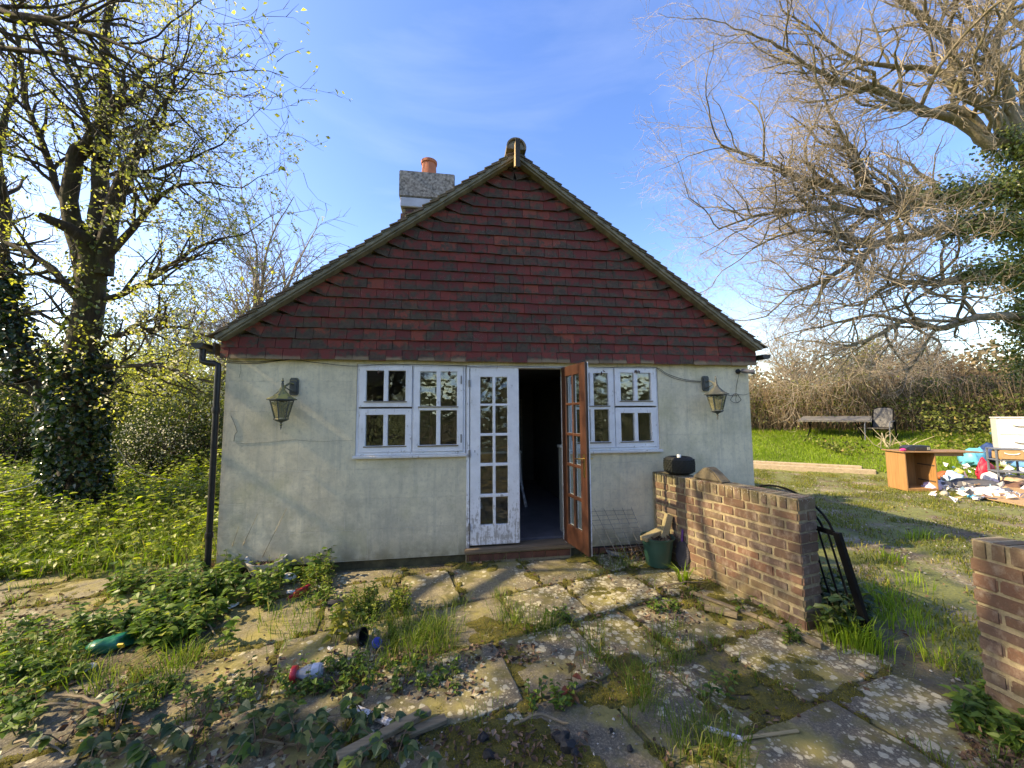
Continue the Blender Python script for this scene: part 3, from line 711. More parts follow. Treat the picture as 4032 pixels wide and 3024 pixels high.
# double doors -------------------------------------------------------
df = MB()
for a, b in (((.137, -.004, .215), (.170, .12, 2.203)), ((1.243, -.004, .215), (1.274, .12, 2.203)), ((.1705, -.004, 2.180), (1.2425, .12, 2.203))): df.box2(a, b)
df.build('door_frame', MT['white'], house, bevel=.003)
th = MB(); th.box2((.12, -.075, .195), (1.29, .16, .235)); th.build('threshold', wood('worn_threshold', (.17, .125, .08), 'x', .85, .5), house, bevel=.008, seg=2)
stp = MB(); stp.box2((.13, -.018, .0), (1.29, .10, .1945)); step = stp.build('step', MT['mortar'], house)
for k in range(8):
    MB().box2((.14+k*.143, -.030, .105), (.276+k*.143, -.0185, .172)).build('brick', MT['step'], step, bevel=.003)
rows = [(1.777, 2.075), (1.451, 1.752), (1.125, 1.422), (.794, 1.094), (.467, .761)]
def leaf(x0, x1, cols, y0, name, mat_front, mat_glass, label):
    panes = [(a, b, c, d) for a, b in cols for c, d in rows]
    dr = plate(x0, x1, .258, 2.178, y0, y0+.042, panes).build(name, mat_front, house, bevel=.004, label=label)
    for p in panes: MB().box2((p[0]-.004, y0+.02, p[2]-.004), (p[1]+.004, y0+.024, p[3]+.004)).build('pane', mat_glass, dr)
    return dr
dl = leaf(.178, .722, [(.29, .427), (.457, .593)], -.002, 'door', MT['white_door'], MT['glass_wavy'], 'closed left leaf, worn white paint')
ml = MB(); ml.box2((.246, -.006, .435), (.284, -.0025, 2.10)); 
hg = MB()
for z in (2.0, 1.235, .455): hg.box((.168, -.012, z), (.014, .014, .075)); hg.tube([(.174, -.014, z-.04), (.174, -.014, z+.04)], .006, 8)
hg.build('hinge', MT['steel'], dl)
MB().box2((.2265, -.0045, 1.245), (.2325, -.0025, 1.27)).build('keyhole', MT['gap'], dl)

# open right leaf: hinge at the right jamb, outer stile towards the viewer; brown inside, white outside
HX, HY = 1.243, .0
dv = Vector((1.338-HX, -.535-HY, 0)); LW = .545; dv.normalize()
nv = Vector((dv.y, -dv.x, 0))                       # towards -x: the inside face
if nv.x > 0: nv = -nv
fo = lambda off: (lambda u, w_, d: tuple(Vector((HX, HY, 0)) + dv*u + nv*(d+off) + Vector((0, 0, w_))))
cols2 = [(.113, .250), (.280, .417)]
pn = [(a, b, c, d) for a, b in cols2 for c, d in rows]
dr = plate(.004, LW, .262, 2.185, .0, .030, pn, fo(0)).build('door', MT['brown'], house, bevel=.004, label='right leaf standing open, brown varnished inside')
plate(.004, LW, .262, 2.185, -.014, -.0005, pn, fo(0)).build('outer_face', MT['white_door'], dr, bevel=.003)
for p in pn:
    plate(p[0]-.004, p[1]+.004, p[2]-.004, p[3]+.004, .012, .016, (), fo(0)).build('pane', MT['glass'], dr)
st_ = MB()
def dpt(u, n, z): return Vector((HX, HY, 0)) + dv*u + nv*n + Vector((0, 0, z))
st_.prism([dpt(LW+.0005, .004, .262), dpt(LW+.0005, .013, .262), dpt(LW+.0005, .013, 2.185), dpt(LW+.0005, .004, 2.185)], dv*.003); st_.build('weather_strip', MT['gap'], dr)
hd = MB()
hd.prism([dpt(LW-.06, .0305, 1.02), dpt(LW-.025, .0305, 1.02), dpt(LW-.025, .0305, 1.25), dpt(LW-.06, .0305, 1.25)], nv*.006)
hd.tube([dpt(LW-.042, .036, 1.205), dpt(LW-.042, .075, 1.205), dpt(LW-.07, .08, 1.203), dpt(LW-.15, .078, 1.198)], [.009, .009, .008, .006], 10)
hd.prism([dpt(LW-.06, -.015, 1.02), dpt(LW-.025, -.015, 1.02), dpt(LW-.025, -.015, 1.25), dpt(LW-.06, -.015, 1.25)], nv*-.006)
hd.tube([dpt(LW-.042, -.02, 1.205), dpt(LW-.042, -.06, 1.205), dpt(LW-.07, -.064, 1.203), dpt(LW-.14, -.062, 1.198)], [.009, .009, .008, .006], 10)
hd.build('handle', MT['brass'], dr, bevel=.001)

# room behind the doors
rm = MB(); a = (X0+.245, .242, .235); b = (X1-.245, 4.2, 2.28)
rm.box2((a[0], .242, .15), (b[0], 4.3, .232)); rm.build('floor', MT['int_floor'], house)
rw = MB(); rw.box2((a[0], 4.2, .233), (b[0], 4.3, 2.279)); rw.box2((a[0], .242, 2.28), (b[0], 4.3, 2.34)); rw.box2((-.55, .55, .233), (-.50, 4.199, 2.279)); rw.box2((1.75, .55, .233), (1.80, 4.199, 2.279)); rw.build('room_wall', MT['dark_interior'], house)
idr = plate(.80, 1.50, .235, 2.0, 4.15, 4.195, [(.95, 1.35, 1.2, 1.85)]).build('inner_door', plain('grey_inner_door', (.2, .2, .19), .6), house)
it = thing('kitchen_table', (.66, 2.2, .235), 'tall white table with curved legs inside the dark doorway', 'table')
tb = MB(); tb.box2((.3, 1.75, 1.05), (1.06, 2.6, 1.085)); tb.build('table_top', plain('white_gloss', (.6, .6, .58), .4, .1), it, bevel=.006)
for x, y in ((1.03, 1.80), (1.03, 2.54), (.34, 1.80), (.34, 2.54)):
    MB().tube([(x, y, 1.05), (x, y, .85), (x+.015, y-.02, .6), (x+.06, y-.05, .36), (x+.085, y-.07, .233)], [.026, .026, .024, .020, .026], 10).build('leg', MT['white'], it, smooth=True)
ic = thing('cupboard', (1.5, .55, .235), 'pale cupboard end panel inside the doorway on the right', 'cupboard')
MB().box2((1.30, .35, .235), (1.50, .47, 1.24)).build('carcass', plain('cream_cupboard', (.42, .40, .33), .5, .1), ic, bevel=.004); MB().box2((1.285, .335, 1.241), (1.505, .48, 1.275)).build('worktop', plain('cream_worktop', (.5, .48, .42), .4, .1), ic, bevel=.004)

# ------------------------------------------------------------------ brick garden walls
BV = []
for dims in ((.215, .1025, .0705), (.1025, .1025, .0705), (.1025, .215, .0705), (.0675, .216, .102)):
    vs_ = []
    for k in range(4):
        mb = MB(); mb.box((0, 0, 0), dims); me = mb.mesh('brick_shape', .006+.002*k, 2)
        for v in me.vertices: v.co += Vector((R.gauss(0, .0014), R.gauss(0, .0014), R.gauss(0, .0014)))
        me.materials.append(MT['brick']); vs_.append(me)
    BV.append(vs_)
def brick(kind, loc, rz, parent):
    o = bpy.data.objects.new('brick', BV[kind][R.randrange(4)]); COL.objects.link(o)
    o.matrix_basis = Matrix.Translation(Vector(loc)) @ Matrix.Rotation(rz+R.gauss(0, .006), 4, 'Z') @ Matrix.Rotation(R.gauss(0, .006), 4, 'X')
    adopt(o, parent); return o
def brick_wall(p, d, length, pitch, courses, z0, label, name):
    """p: near left corner, d: unit direction of the left face; body lies to the right"""
    d = Vector((d[0], d[1], 0)).normalized(); nrm = Vector((d.y, -d.x, 0)); rz = math.atan2(d.y, d.x)
    t = thing(name, (p[0], p[1], 0), label, 'wall')
    P = lambda u, v, z: Vector((p[0], p[1], 0)) + d*u + nrm*v + Vector((0, 0, z))
    top = z0+courses*pitch
    core = MB(); i_ = .008
    q = [P(i_, i_, -.15), P(length-i_, i_, -.15), P(length-i_, .215-i_, -.15), P(i_, .215-i_, -.15)]
    core.prism(q, (0, 0, top+.10+.15)); core.build('mortar', MT['mortar'], t)
    for c in range(-1, courses):
        z = z0+(c+.5)*pitch
        u = 0.0
        if c % 2:
            brick(2, P(.051, .1075, z), rz, t); u = .1125
        while u < length-.08:
            L = min(.215, length-u); kd = 0 if L > .15 else 1; L = .215 if kd == 0 else .1025
            if u+L > length+.02: break
            for v in (.051, .164): brick(kd, P(u+L/2, v+R.gauss(0, .001), z), rz, t)
            u += L+.010
    n = int(length/.0765)
    for k in range(n): brick(3, P(.034+k*length/n, .1075, top+.052+R.gauss(0, .0015)), rz, t)
    return t, P
W0 = wall_pt(2553, 1849)
gw, GWP = brick_wall((2.632, -1.592), (2.262-2.632, 1.592-.02), 1.60, .0803, 11, 0.0, 'low brown brick garden wall running from the house wall towards the patio', 'garden_wall')
pw, PWP = brick_wall((2.93, -2.406-1.0), (0, 1), 1.0, .0845, 10, -.02, 'short brick wall end at the right edge beyond the gateway gap', 'garden_wall')

# ------------------------------------------------------------------ ground
def axis(lo, hi, step, far):
    a = list(np.arange(lo, hi+1e-6, step)); g = step; l = [lo]; h = [a[-1]]
    while h[-1] < far: g *= 1.35; h.append(h[-1]+g); l.append(l[-1]-g)
    return np.array(l[1:][::-1]+a+h[1:])
xs, ys = axis(-9, 15, .14, 900), axis(-6, 13, .14, 900)
XX, YY = np.meshgrid(xs, ys, indexing='ij'); ZZ = gz(XX, YY)
rough = np.array([mnoise.fractal(Vector((x*1.6, y*1.6, 0)), 1.0, 2.0, 4) for x, y in zip(XX.ravel(), YY.ravel())]).reshape(XX.shape)
inpat = (XX > -5.5) & (XX < 3.0) & (YY < .5)
ZZ = ZZ + rough*np.where(inpat, .006, .025) - np.where(inpat, .011, .01)
ni, nj = XX.shape
idx = np.arange(ni*nj).reshape(ni, nj)
Fq = np.stack([idx[:-1, :-1], idx[1:, :-1], idx[1:, 1:], idx[:-1, 1:]], -1).reshape(-1, 4)
def m_ground():
    M = Mat('soil_gravel_turf'); P = M.pos(); x, y, z = M.sep(P)
    soil = M.ramp(M.noise(P, 9, 7, .7), (.3, (.055, .042, .026)), (.7, (.15, .115, .07)))
    soil = M.mix(M.math('MULTIPLY', M.ramp(M.voro(P, 55), (.12, 1.0), (.3, 0.0)), M.ramp(M.noise(P, 4, 4), (.45, 0.0), (.65, .7))), soil, (.34, .31, .26))
    grv = M.ramp(M.voro(P, 42, 'Color'), (0.0, (.17, .135, .09)), (.5, (.31, .255, .175)), (1.0, (.46, .41, .32)))
    grv = M.mix(M.ramp(M.noise(P, 30, 5), (.3, .6), (.6, 0.0)), grv, (.12, .085, .06))
    drv = M.math('MULTIPLY', M.ramp(x, (2.9, 0.0), (3.4, 1.0)), M.ramp(M.noise(M.vadd(P, (5, 2, 0)), 1.3, 5), (.42, 0.0), (.6, 1.0)))
    c = M.mix(drv, soil, grv)
    pm = M.math('MULTIPLY', M.math('MULTIPLY', M.ramp(x, (-5.0, 0.0), (-4.4, 1.0)), M.ramp(x, (2.7, 1.0), (3.1, 0.0))), M.math('MULTIPLY', M.ramp(y, (.0, 1.0), (.4, 0.0)), M.ramp(M.noise(P, 5, 6, .7), (.40, 0.0), (.55, .9))))
    c = M.mix(pm, c, M.ramp(M.noise(P, 40, 4, .7), (.3, (.05, .05, .012)), (.7, (.15, .135, .03))))
    grn = M.ramp(M.noise(P, 12, 6, .7), (.3, (.075, .095, .022)), (.7, (.17, .19, .045)))
    s = M.math('ADD', M.math('MULTIPLY', M.math('SUBTRACT', x, 8.7), .684), M.math('MULTIPLY', M.math('SUBTRACT', y, 5.96), .73))
    lawn = M.math('MULTIPLY', M.ramp(s, (.0, 0.0), (.25, 1.0)), M.ramp(x, (3.6, 0.0), (4.2, 1.0)))
    lf = M.math('MAXIMUM', M.ramp(M.math('MULTIPLY', x, -1.0), (2.6, 0.0), (3.4, 1.0)), lawn)
    thin = M.math('MULTIPLY', M.ramp(x, (2.9, 0.0), (3.4, 1.0)), M.ramp(M.noise(M.vadd(P, (1, 8, 0)), 1.7, 5), (.36, 0.0), (.50, .9)))
    c = M.mix(M.math('MAXIMUM', lf, thin), c, grn)
    M.pbr(c, .95, M.bump(M.math('ADD', M.noise(P, 30, 6, .7), M.voro(P, 42)), .6, .02)); return M.m
gr = link('ground', mesh_np('ground', np.stack([XX, YY, ZZ], -1).reshape(-1, 3), [Fq], smooth=True), m_ground())
tag(gr, 'bare soil, gravel and turf ground around the cottage', None, kind='structure')

# ------------------------------------------------------------------ patio of big worn flagstones
pat = thing('patio', (0, -1.8, 0), 'old lichen-covered flagstone patio in front of the cottage', None, kind='structure')
rot = math.radians(13.4); ex = Vector((math.cos(rot), math.sin(rot), 0)); ey = Vector((-math.sin(rot), math.cos(rot), 0)); PO = Vector((2.60, -1.6, 0))
JOINTS = []; SLABS = []
def slab(u0, u1, v0, v1):
    g = .013; n = 5
    def edge(a, b):
        return [(a[0]+(b[0]-a[0])*k/n, a[1]+(b[1]-a[1])*k/n) for k in range(n)]
    c = [(u0+g, v0+g), (u1-g, v0+g), (u1-g, v1-g), (u0+g, v1-g)]
    pts = []
    for a, b in zip(c, c[1:]+c[:1]): pts += edge(a, b)
    cu, cv = (u0+u1)/2, (v0+v1)/2; tx, ty = R.gauss(0, .010), R.gauss(0, .010); hz = R.gauss(0, .006)
    def W_(u, v, dz=0):
        q = PO+ex*u+ey*v; return Vector((q.x, q.y, float(gz(q.x, q.y))+hz+tx*(u-cu)+ty*(v-cv)+dz))
    ring = []
    for k, (u, v) in enumerate(pts):
        corner = k % n == 0
        j = R.uniform(-.016, .006); du, dv_ = (u-cu), (v-cv); f = 1-(.02 if corner else 0)
        ring.append((cu+du*f+j*(1 if du > 0 else -1), cv+dv_*f+j*(1 if dv_ > 0 else -1)))
    if PO.y+ex.y*cu+ey.y*cv > -1.2 and PO.x+ex.x*cu+ey.x*cv > -2.9:
        ring = clip(ring, ex.y, ey.y, -.035-PO.y)
        if len(ring) < 4: return
        cu, cv = sum(q[0] for q in ring)/len(ring), sum(q[1] for q in ring)/len(ring)
    mb = MB(); k = len(ring)
    inner = [(cu+(u-cu)*.982, cv+(v-cv)*.982) for u, v in ring]
    mid = [(cu+(u-cu)*.5, cv+(v-cv)*.5) for u, v in ring]
    vs_ = [W_(u, v, -.06) for u, v in ring]+[W_(u, v, -.006+R.uniform(-.003, .002)) for u, v in ring]+[W_(u, v, R.uniform(-.003, .002)) for u, v in inner]+[W_(u, v, R.uniform(-.002, .003)) for u, v in mid]+[W_(cu, cv)]
    fs = [(L*k+i, L*k+(i+1) % k, (L+1)*k+(i+1) % k, (L+1)*k+i) for L in range(3) for i in range(k)]+[(3*k+i, 3*k+(i+1) % k, 4*k) for i in range(k)]
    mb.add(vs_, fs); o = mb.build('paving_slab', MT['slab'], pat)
    
    SLABS.append((u0, u1, v0, v1))
    for a, b in zip(c, c[1:]+c[:1]): JOINTS.append((PO+ex*a[0]+ey*a[1], PO+ex*b[0]+ey*b[1]))
v = -1.75; rowi = 0
while v < 3.4:
    hgt = R.choice([.46, .58, .62, .70]); u = .10+R.uniform(-.25, .1)-(0 if v < -.0 else .0)
    u = .18 if v > -.1 else R.uniform(.05, .5)
    lim = -8.4
    while u > lim:
        wd = R.choice([.5, .62, .75, .92]); q = PO+ex*(u-wd/2)+ey*(v+hgt/2)
        if -5.2 < q.x < 3.0 and -3.6 < q.y < .12 + (.25 if q.x < -2.9 else 0) and not (q.x < -1.6 and R.random() < .12):
            slab(u-wd, u, v, v+hgt)
        u -= wd
    v += hgt
# ------------------------------------------------------------------ wall lanterns, camera, cables
MT['lan'] = None
def m_lantern(nm='mossy_lantern_metal', mc=(.36, .30, .08), am=1.0):
    M = Mat(nm); P = M.pos(); nz = M.sep(M.n('ShaderNodeNewGeometry').outputs['Normal'])[2]
    c = M.ramp(M.noise(P, 30, 5), (.3, (.035, .045, .045)), (.7, (.075, .085, .08)))
    f = M.math('MULTIPLY', M.ramp(nz, (.08, 0.0), (.35, 1.0)), M.ramp(M.noise(P, 16, 5, .6), (.35, 0.0), (.55, 1.0)))
    c = M.mix(M.math('MULTIPLY', f, am), c, mc); M.pbr(c, .6, M.bump(M.noise(P, 60), .3, .003)); return M.m
MT['lan'] = m_lantern(); MT['lan_dark'] = m_lantern('dark_lantern_metal', (.085, .08, .05), .5)
def m_dirty_glass():
    M = Mat('dirty_lantern_glass'); P = M.pos()
    b = M.n('ShaderNodeBsdfPrincipled', {'Base Color': (.26, .25, .16, 1), 'Roughness': .3}); t = M.n('ShaderNodeBsdfTransparent', {'Color': (.9, .9, .8, 1)})
    M.surf(M.n('ShaderNodeMixShader', {0: M.ramp(M.noise(P, 22, 4), (.3, .25), (.7, .6)), 1: t.outputs[0], 2: b.outputs[0]})); return M.m
MT['langlass'] = m_dirty_glass()
def lantern(x, ztip, label, px, mk='lan'):
    LM = MT[mk]
    """x: axis of the lantern, px: x of the wall plate"""
    Y = -.185; t = thing('wall_lantern', (px, 0, ztip-.14), label, 'lantern', 'pair of lanterns on the front wall')
    pm = MB(); zc = ztip-.075; oct_ = [(-.030, -.09), (.030, -.09), (.042, -.07), (.042, .07), (.030, .09), (-.030, .09), (-.042, .07), (-.042, -.07)]
    pm.prism([(px+u, -.028, zc+v) for u, v in oct_], (0, .027, 0)); pm.prism([(px+u*.72, -.042, zc+v*.72) for u, v in oct_], (0, .0135, 0)); pm.build('wall_plate', LM, t, bevel=.003)
    am = MB(); am.tube([(px, -.035, zc+.02), (px+(x-px)*.4, -.08, zc+.03), (x, Y+.0, ztip-.10)], [.011, .010, .012], 8); am.tube([(px, -.035, zc-.05), (px+(x-px)*.3, -.08, zc-.045), (px+(x-px)*.7, -.14, zc-.02), (x, Y, ztip-.13)], .006, 6); am.build('arm', LM, t, smooth=True)
    rt = MB(); rt.lathe([(.003, 0), (.007, -.012), (.006, -.022), (.013, -.032), (.008, -.045), (.013, -.06), (.012, -.09), (.018, -.10), (.026, -.115), (.028, -.122)], (x, Y, ztip), 10); rt.build('finial', LM, t, smooth=True)
    a0 = math.radians(30)
    MB().lathe([(.022, -.118), (.050, -.15), (.085, -.185), (.134, -.212), (.134, -.221), (.112, -.219), (.02, -.15)], (x, Y, ztip), 6, a0=a0, close=False).build('lantern_cap', LM, t)
    zt, zb_, rt_, rb = ztip-.222, ztip-.405, .102, .056
    fr = MB(); c = [math.radians(60*k)+a0 for k in range(6)]
    p = lambda k, z, r: (x+r*math.cos(c[k % 6]), Y+r*math.sin(c[k % 6]), z)
    for k in range(6): fr.tube([p(k, zt, rt_), p(k, zb_, rb)], .0058, 5)
    fr.lathe([(rt_+.006, .0), (rt_+.006, -.010), (rt_-.012, -.010), (rt_-.012, 0)], (x, Y, zt), 6, a0=a0, close=False)
    fr.lathe([(rb+.012, .004), (rb+.014, -.004), (rb-.004, -.018), (.02, -.03), (.012, -.036)], (x, Y, zb_), 6, a0=a0)
    fr.build('lantern_frame', LM, t)
    for k in range(6):
        q = [p(k, zt-.012, rt_-.004), p(k+1, zt-.012, rt_-.004), p(k+1, zb_+.004, rb-.001), p(k, zb_+.004, rb-.001)]
        ce = sum((Vector(a) for a in q), Vector())/4; q = [ce+(Vector(a)-ce)*.93 for a in q]
        MB().prism(q, (Vector((x, Y, ce.z))-ce).normalized()*.003).build('pane', MT['langlass'], t)
    MB().lathe([(.017, -.39), (.017, -.30), (.014, -.285), (.024, -.27), (.026, -.24), (.012, -.225)], (x, Y, ztip), 10).build('bulb_holder', plain('ivory_bulb_holder', (.45, .43, .33), .5), t, smooth=True)
    MB().lathe([(.012, -.44), (.008, -.455), (.014, -.463), (.006, -.475), (.009, -.484), (.002, -.512)], (x, Y, ztip), 8).build('drop_finial', LM, t, smooth=True)
    return t
lantern(-1.672, 2.035, 'moss-yellow capped hexagonal wall lantern on the wall left of the windows', -1.63)
lantern(3.03, 2.088, 'dark hexagonal wall lantern on the wall near the right corner', 2.995+.02, 'lan_dark')
sc = thing('security_camera', (3.47, 0, 2.16), 'small black security camera under the tiles at the right corner', 'camera')
MB().lathe([(.032, 0), (.032, .012), (.018, .02)], (3.47, -.001, 2.165), 12, ax=(0, -1, 0)).build('mount', MT['black'], sc, smooth=True)
MB().tube([(3.47, -.015, 2.165), (3.50, -.05, 2.165)], .009, 8).build('bracket', MT['black'], sc)
MB().tube([(3.49, -.04, 2.168), (3.505, -.055, 2.166), (3.60, -.115, 2.145), (3.605, -.12, 2.144)], [.022, .027, .027, .024], 12).build('body', plain('grey_camera_body', (.10, .10, .11), .4), sc, smooth=True)
def cable(pts, r, label, nm='cable'):
    P, rr = smooth_line(pts, [r*.68]*len(pts), .04); return tag(MB().tube(P, rr, 5).build(nm, MT['black'], None, smooth=True), label, 'cable')
wp = lambda x, y, Y=-.012: wall_pt(x, y, Y)
cable([wp(892, 1421), wp(1000, 1425), wp(1080, 1420), wp(1150, 1416), wp(1250, 1428, -.03), wp(1380, 1441, -.03), wp(1480, 1437, -.03), wp(1560, 1434, -.03), wp(1800, 1440, -.03), wp(1880, 1444, -.03), wp(1990, 1441, -.03), wp(2100, 1444, -.03), wp(2290, 1448, -.03)], .0042, 'long black cable drooping under the tiles from the downpipe to the doors')
cable([wp(895, 1427), wp(950, 1430), wp(1020, 1430), wp(1090, 1421), wp(1140, 1417)], .004, 'short black cable sagging under the tiles by the downpipe')
cable([wp(2340, 1449, -.03), wp(2450, 1446, -.03), wp(2580, 1447, -.03), wp(2625, 1471), wp(2690, 1493), wp(2760, 1502)], .0042, 'black cable running from the right window top to the right lantern')
cable([wp(2583, 1448, -.02), wp(2640, 1484), wp(2700, 1500), wp(2758, 1505)], .0035, 'thin second cable sagging below the one to the right lantern')
cl = [wp(2835, 1544), wp(2860, 1556), wp(2895, 1556)]
cl += [wp(2897+18*math.cos(a)*(1+.3*math.sin(3*a)), 1568+18*math.sin(a)) for a in np.linspace(-1.5, 14, 26)]
cl += [wp(2900, 1556), wp(2930, 1555), wp(2948, 1550)]
cable(cl, .0035, 'black cable coiled in a loose knot right of the right lantern')
cable([wp(2911, 1466), wp(2906, 1490), wp(2900, 1520), wp(2897, 1556)], .0035, 'black lead hanging down the wall from the security camera')
for k, (x, y, dx) in enumerate(((1490, 1458, .03), (1770, 1462, .02), (2370, 1462, .02), (2510, 1456, .03))):
    q = wall_pt(x, y, -.03); d = np.array([RN.normal(0, .3), -.5, -1.0])
    C = np.repeat(q[None], 3, 0)+RN.normal(0, .006, (3, 3)); 
    tag(leaf_obj('dead_leaf', C, unit(np.array([d]*3)+RN.normal(0, .5, (3, 3))), rand_dirs(3), np.full(3, .05), np.full(3, .035), plain('dead_leaf_brown', (.09, .045, .025), .8)), ['shrivelled brown leaf caught at the top of the left window', 'small dead leaf caught above the tall left casement', 'dead leaf hanging behind the open door at the window top', 'dead leaf caught at the top right of the right window'][k], 'leaf')

# ------------------------------------------------------------------ things by the wall
b = ground(2592, 2222)
bk = thing('bucket', b, 'dark green plastic bucket full of leaves by the brick wall', 'bucket')
MT['green'] = plain('green_plastic', (.022, .075, .058), .45, .2, 8)
prof = [(.118, 0), (.122, .01), (.158, .27), (.172, .275), (.174, .292), (.166, .292), (.150, .27), (.114, .02)]
MB().lathe(prof, b, 28, close=False).build('tub', MT['green'], bk, smooth=True)
MB().lathe([(.117, .003), (.115, .018)], b, 28).build('base', MT['green'], bk)
fl = MB(); fl.lathe([(.15, .235), (.10, .25), (.04, .255)], b, 16); fl.build('leaf_litter', plain('dead_leaves', (.09, .055, .035), .9, .5, 40, .8), bk)
n = 160; a = RN.random(n)*6.28; rr = np.sqrt(RN.random(n))*.14; C = np.stack([b[0]+rr*np.cos(a), b[1]+rr*np.sin(a), b[2]+.25+RN.random(n)*.03], 1)
MT['litter'] = leafmat('brown_leaf_litter', ((0, (.055, .035, .022)), (.5, (.13, .08, .05)), (1, (.26, .18, .12))), .85, .1, (1.2, 1, .8))
leaf_obj('dead_leaves', C, rand_dirs(n, .3), rand_dirs(n, 1), RN.uniform(.03, .06, n), RN.uniform(.02, .035, n), MT['litter'], bk, kind='stuff')
def block(a, c, wd, th, nm, mat, label, cat, up=(0, 0, 1), bev=.004, group=None):
    return tag(MB().bar(a, c, wd, th, up).build(nm, mat, None, bevel=bev), label, cat, group)
MT['pale_x'] = wood('pale_offcut', (.40, .30, .16), 'x', .8, .4, grey=(.2, .19, .1), greyamt=.6)
q = lambda *p: Vector([b[0]+p[0], b[1]+p[1], b[2]+p[2]])
block(q(-.19, -.06, .285), q(.10, .05, .345), .085, .045, 'wood_offcut', MT['pale_x'], 'mossy wood offcut lying flat across the left of the green bucket', 'wood', bev=.005)
block(q(.02, -.04, .20), q(.155, .02, .50), .075, .055, 'wood_offcut', MT['pale_x'], 'pale square post offcut standing tilted in the green bucket', 'wood', up=(0, 1, 0))
gp = ground(2688, 2238)
pn_ = thing('ribbed_pan', gp, 'dark ribbed pan with purple handle leaning on the brick wall beside the bucket', 'pan')
u = Vector((.06, .05, 1)).normalized(); s_ = Vector((.45, -.9, 0)); s_ = (s_-u*s_.dot(u)).normalized(); nn = u.cross(s_)
pm = MB(); c0 = Vector(gp)+u*.135
pm.prism([c0+s_*.075*math.cos(t)+u*.135*math.sin(t) for t in np.linspace(0, 2*math.pi, 22)[:-1]], nn*.018)
for k in range(-7, 8):
    wdt = .070*math.sqrt(max(0, 1-(k/8.2)**2)); pm.bar(c0+u*k*.0165-s_*wdt-nn*.003, c0+u*k*.0165+s_*wdt-nn*.003, .007, .008, nn)
pm.build('pan_body', plain('grey_ribbed_metal', (.06, .055, .065), .45), pn_)
MB().tube([c0+u*.13, c0+u*.18, c0+u*.25+nn*.01], [.012, .010, .013], 8).build('handle', plain('purple_plastic', (.10, .03, .16), .4), pn_, smooth=True)
# wire mesh leaning on the wall
wm = thing('wire_panel', (1.75, -.2, .09), 'rusty wire mesh panel leaning on the wall behind the open door', 'wire mesh')
A0, A1 = Vector((1.46, -.02, .58)), Vector((2.01, -.02, .575)); B0, B1 = Vector((1.66, -.30, .09)), Vector((2.13, -.26, .10))
for k in range(6):
    t = k/5; MB().tube([A0.lerp(A1, t)+Vector((0, 0, .012)), A0.lerp(A1, t).lerp(B0.lerp(B1, t), .5)+Vector((0, R.uniform(-.01, .01), 0)), B0.lerp(B1, t)], .0028, 5).build('wire', MT['steel'], wm)
for k in range(10):
    t = .03+k/9*.80; MB().tube([A0.lerp(B0, t), A0.lerp(B0, t).lerp(A1.lerp(B1, t), .5)+Vector((0, R.uniform(-.008, .008), 0)), A1.lerp(B1, t)], .0022, 5).build('wire', MT['steel'], wm)
vn = MB(); vn.box2((1.42, -.012, .02), (2.15, .021, .168)); vg = tag(vn.build('gully_recess', MT['gap'], house), None, None) if False else vn.build('dark_plinth', plain('dark_brick', (.035, .022, .018), .9), house)  # flat dark brick panel over the plinth, no opening in it
for k in range(4): MB().box2((1.45+k*.17, -.022, .10), (1.605+k*.17, -.0125, .160)).build('brick', MT['step'], house, bevel=.003)
sp = ground(2440, 2165)
tag(MB().box((1.80, -.13, .115), (.26, .13, .018), Matrix.Rotation(.25, 3, 'Y') @ Matrix.Rotation(.1, 3, 'Z')).build('slate', plain('grey_slate', (.16, .17, .18), .7), None, bevel=.003), 'broken grey slate lying at the wall foot behind the wire mesh', 'slate')
n = 260; C = np.stack([RN.normal(2.0, .10, n), RN.normal(-.16, .07, n), .09+np.abs(RN.normal(0, .035, n))], 1)
tag(leaf_obj('leaf_heap', C, rand_dirs(n, .2), rand_dirs(n, 1), RN.uniform(.025, .055, n), RN.uniform(.018, .035, n), MT['litter']), 'small heap of dead brown leaves between wire mesh and bucket', 'leaves', kind='stuff')

# on the wall: tyre with a white cap, stone
def gwp(u, v, z): return GWP(u, v, z)
TY = gwp(1.30, .12, 1.0)
ty = thing('tyre', TY, 'small black treaded tyre lying on the far end of the brick wall', 'tyre')
tm = MB(); tm.lathe([(.085, .0), (.115, .0), (.136, .009), (.149, .028), (.155, .055), (.156, .09), (.155, .125), (.149, .152), (.136, .171), (.115, .180), (.085, .178), (.075, .15), (.075, .03), (.085, .0)], TY, 40, close=False)
tm.build('carcass', plain('tyre_rubber', (.013, .013, .012), .75, .3, 30, .4), ty, smooth=True)
tr = MB()
for row in range(6):
    for k in range(26):
        a = 2*math.pi*(k+(.5 if row % 2 else 0))/26; rot_ = Matrix.Rotation(a, 3, 'Z') @ Matrix.Rotation(.35, 3, 'X')
        tr.box(Vector(TY)+Vector(((.1545, .158, .1585, .1585, .158, .1545)[row]*math.cos(a), (.1545, .158, .1585, .1585, .158, .1545)[row]*math.sin(a), .032+row*.0232)), (.006, .028, .012), rot_)
tr.build('tread', plain('tread_rubber', (.018, .020, .013), .85), ty, kind='stuff')
MB().lathe([(.0, .012), (.085, .012)], TY, 20, close=False).build('hub', MT['gap'], ty); MB().lathe([(.03, .165), (.08, .168)], TY, 20, close=False).build('wheel_disc', MT['gap'], ty)
wc = Vector(TY)+Vector((-.01, -.02, .169)); tag(MB().lathe([(.020, 0), (.021, .03), (.018, .036)], wc, 14).build('white_stopper', plain('white_plastic', (.75, .75, .73), .5, .1), None, smooth=True), 'small white plastic stopper on top of the black tyre', 'stopper')
ST = gwp(.90, .10, .988)
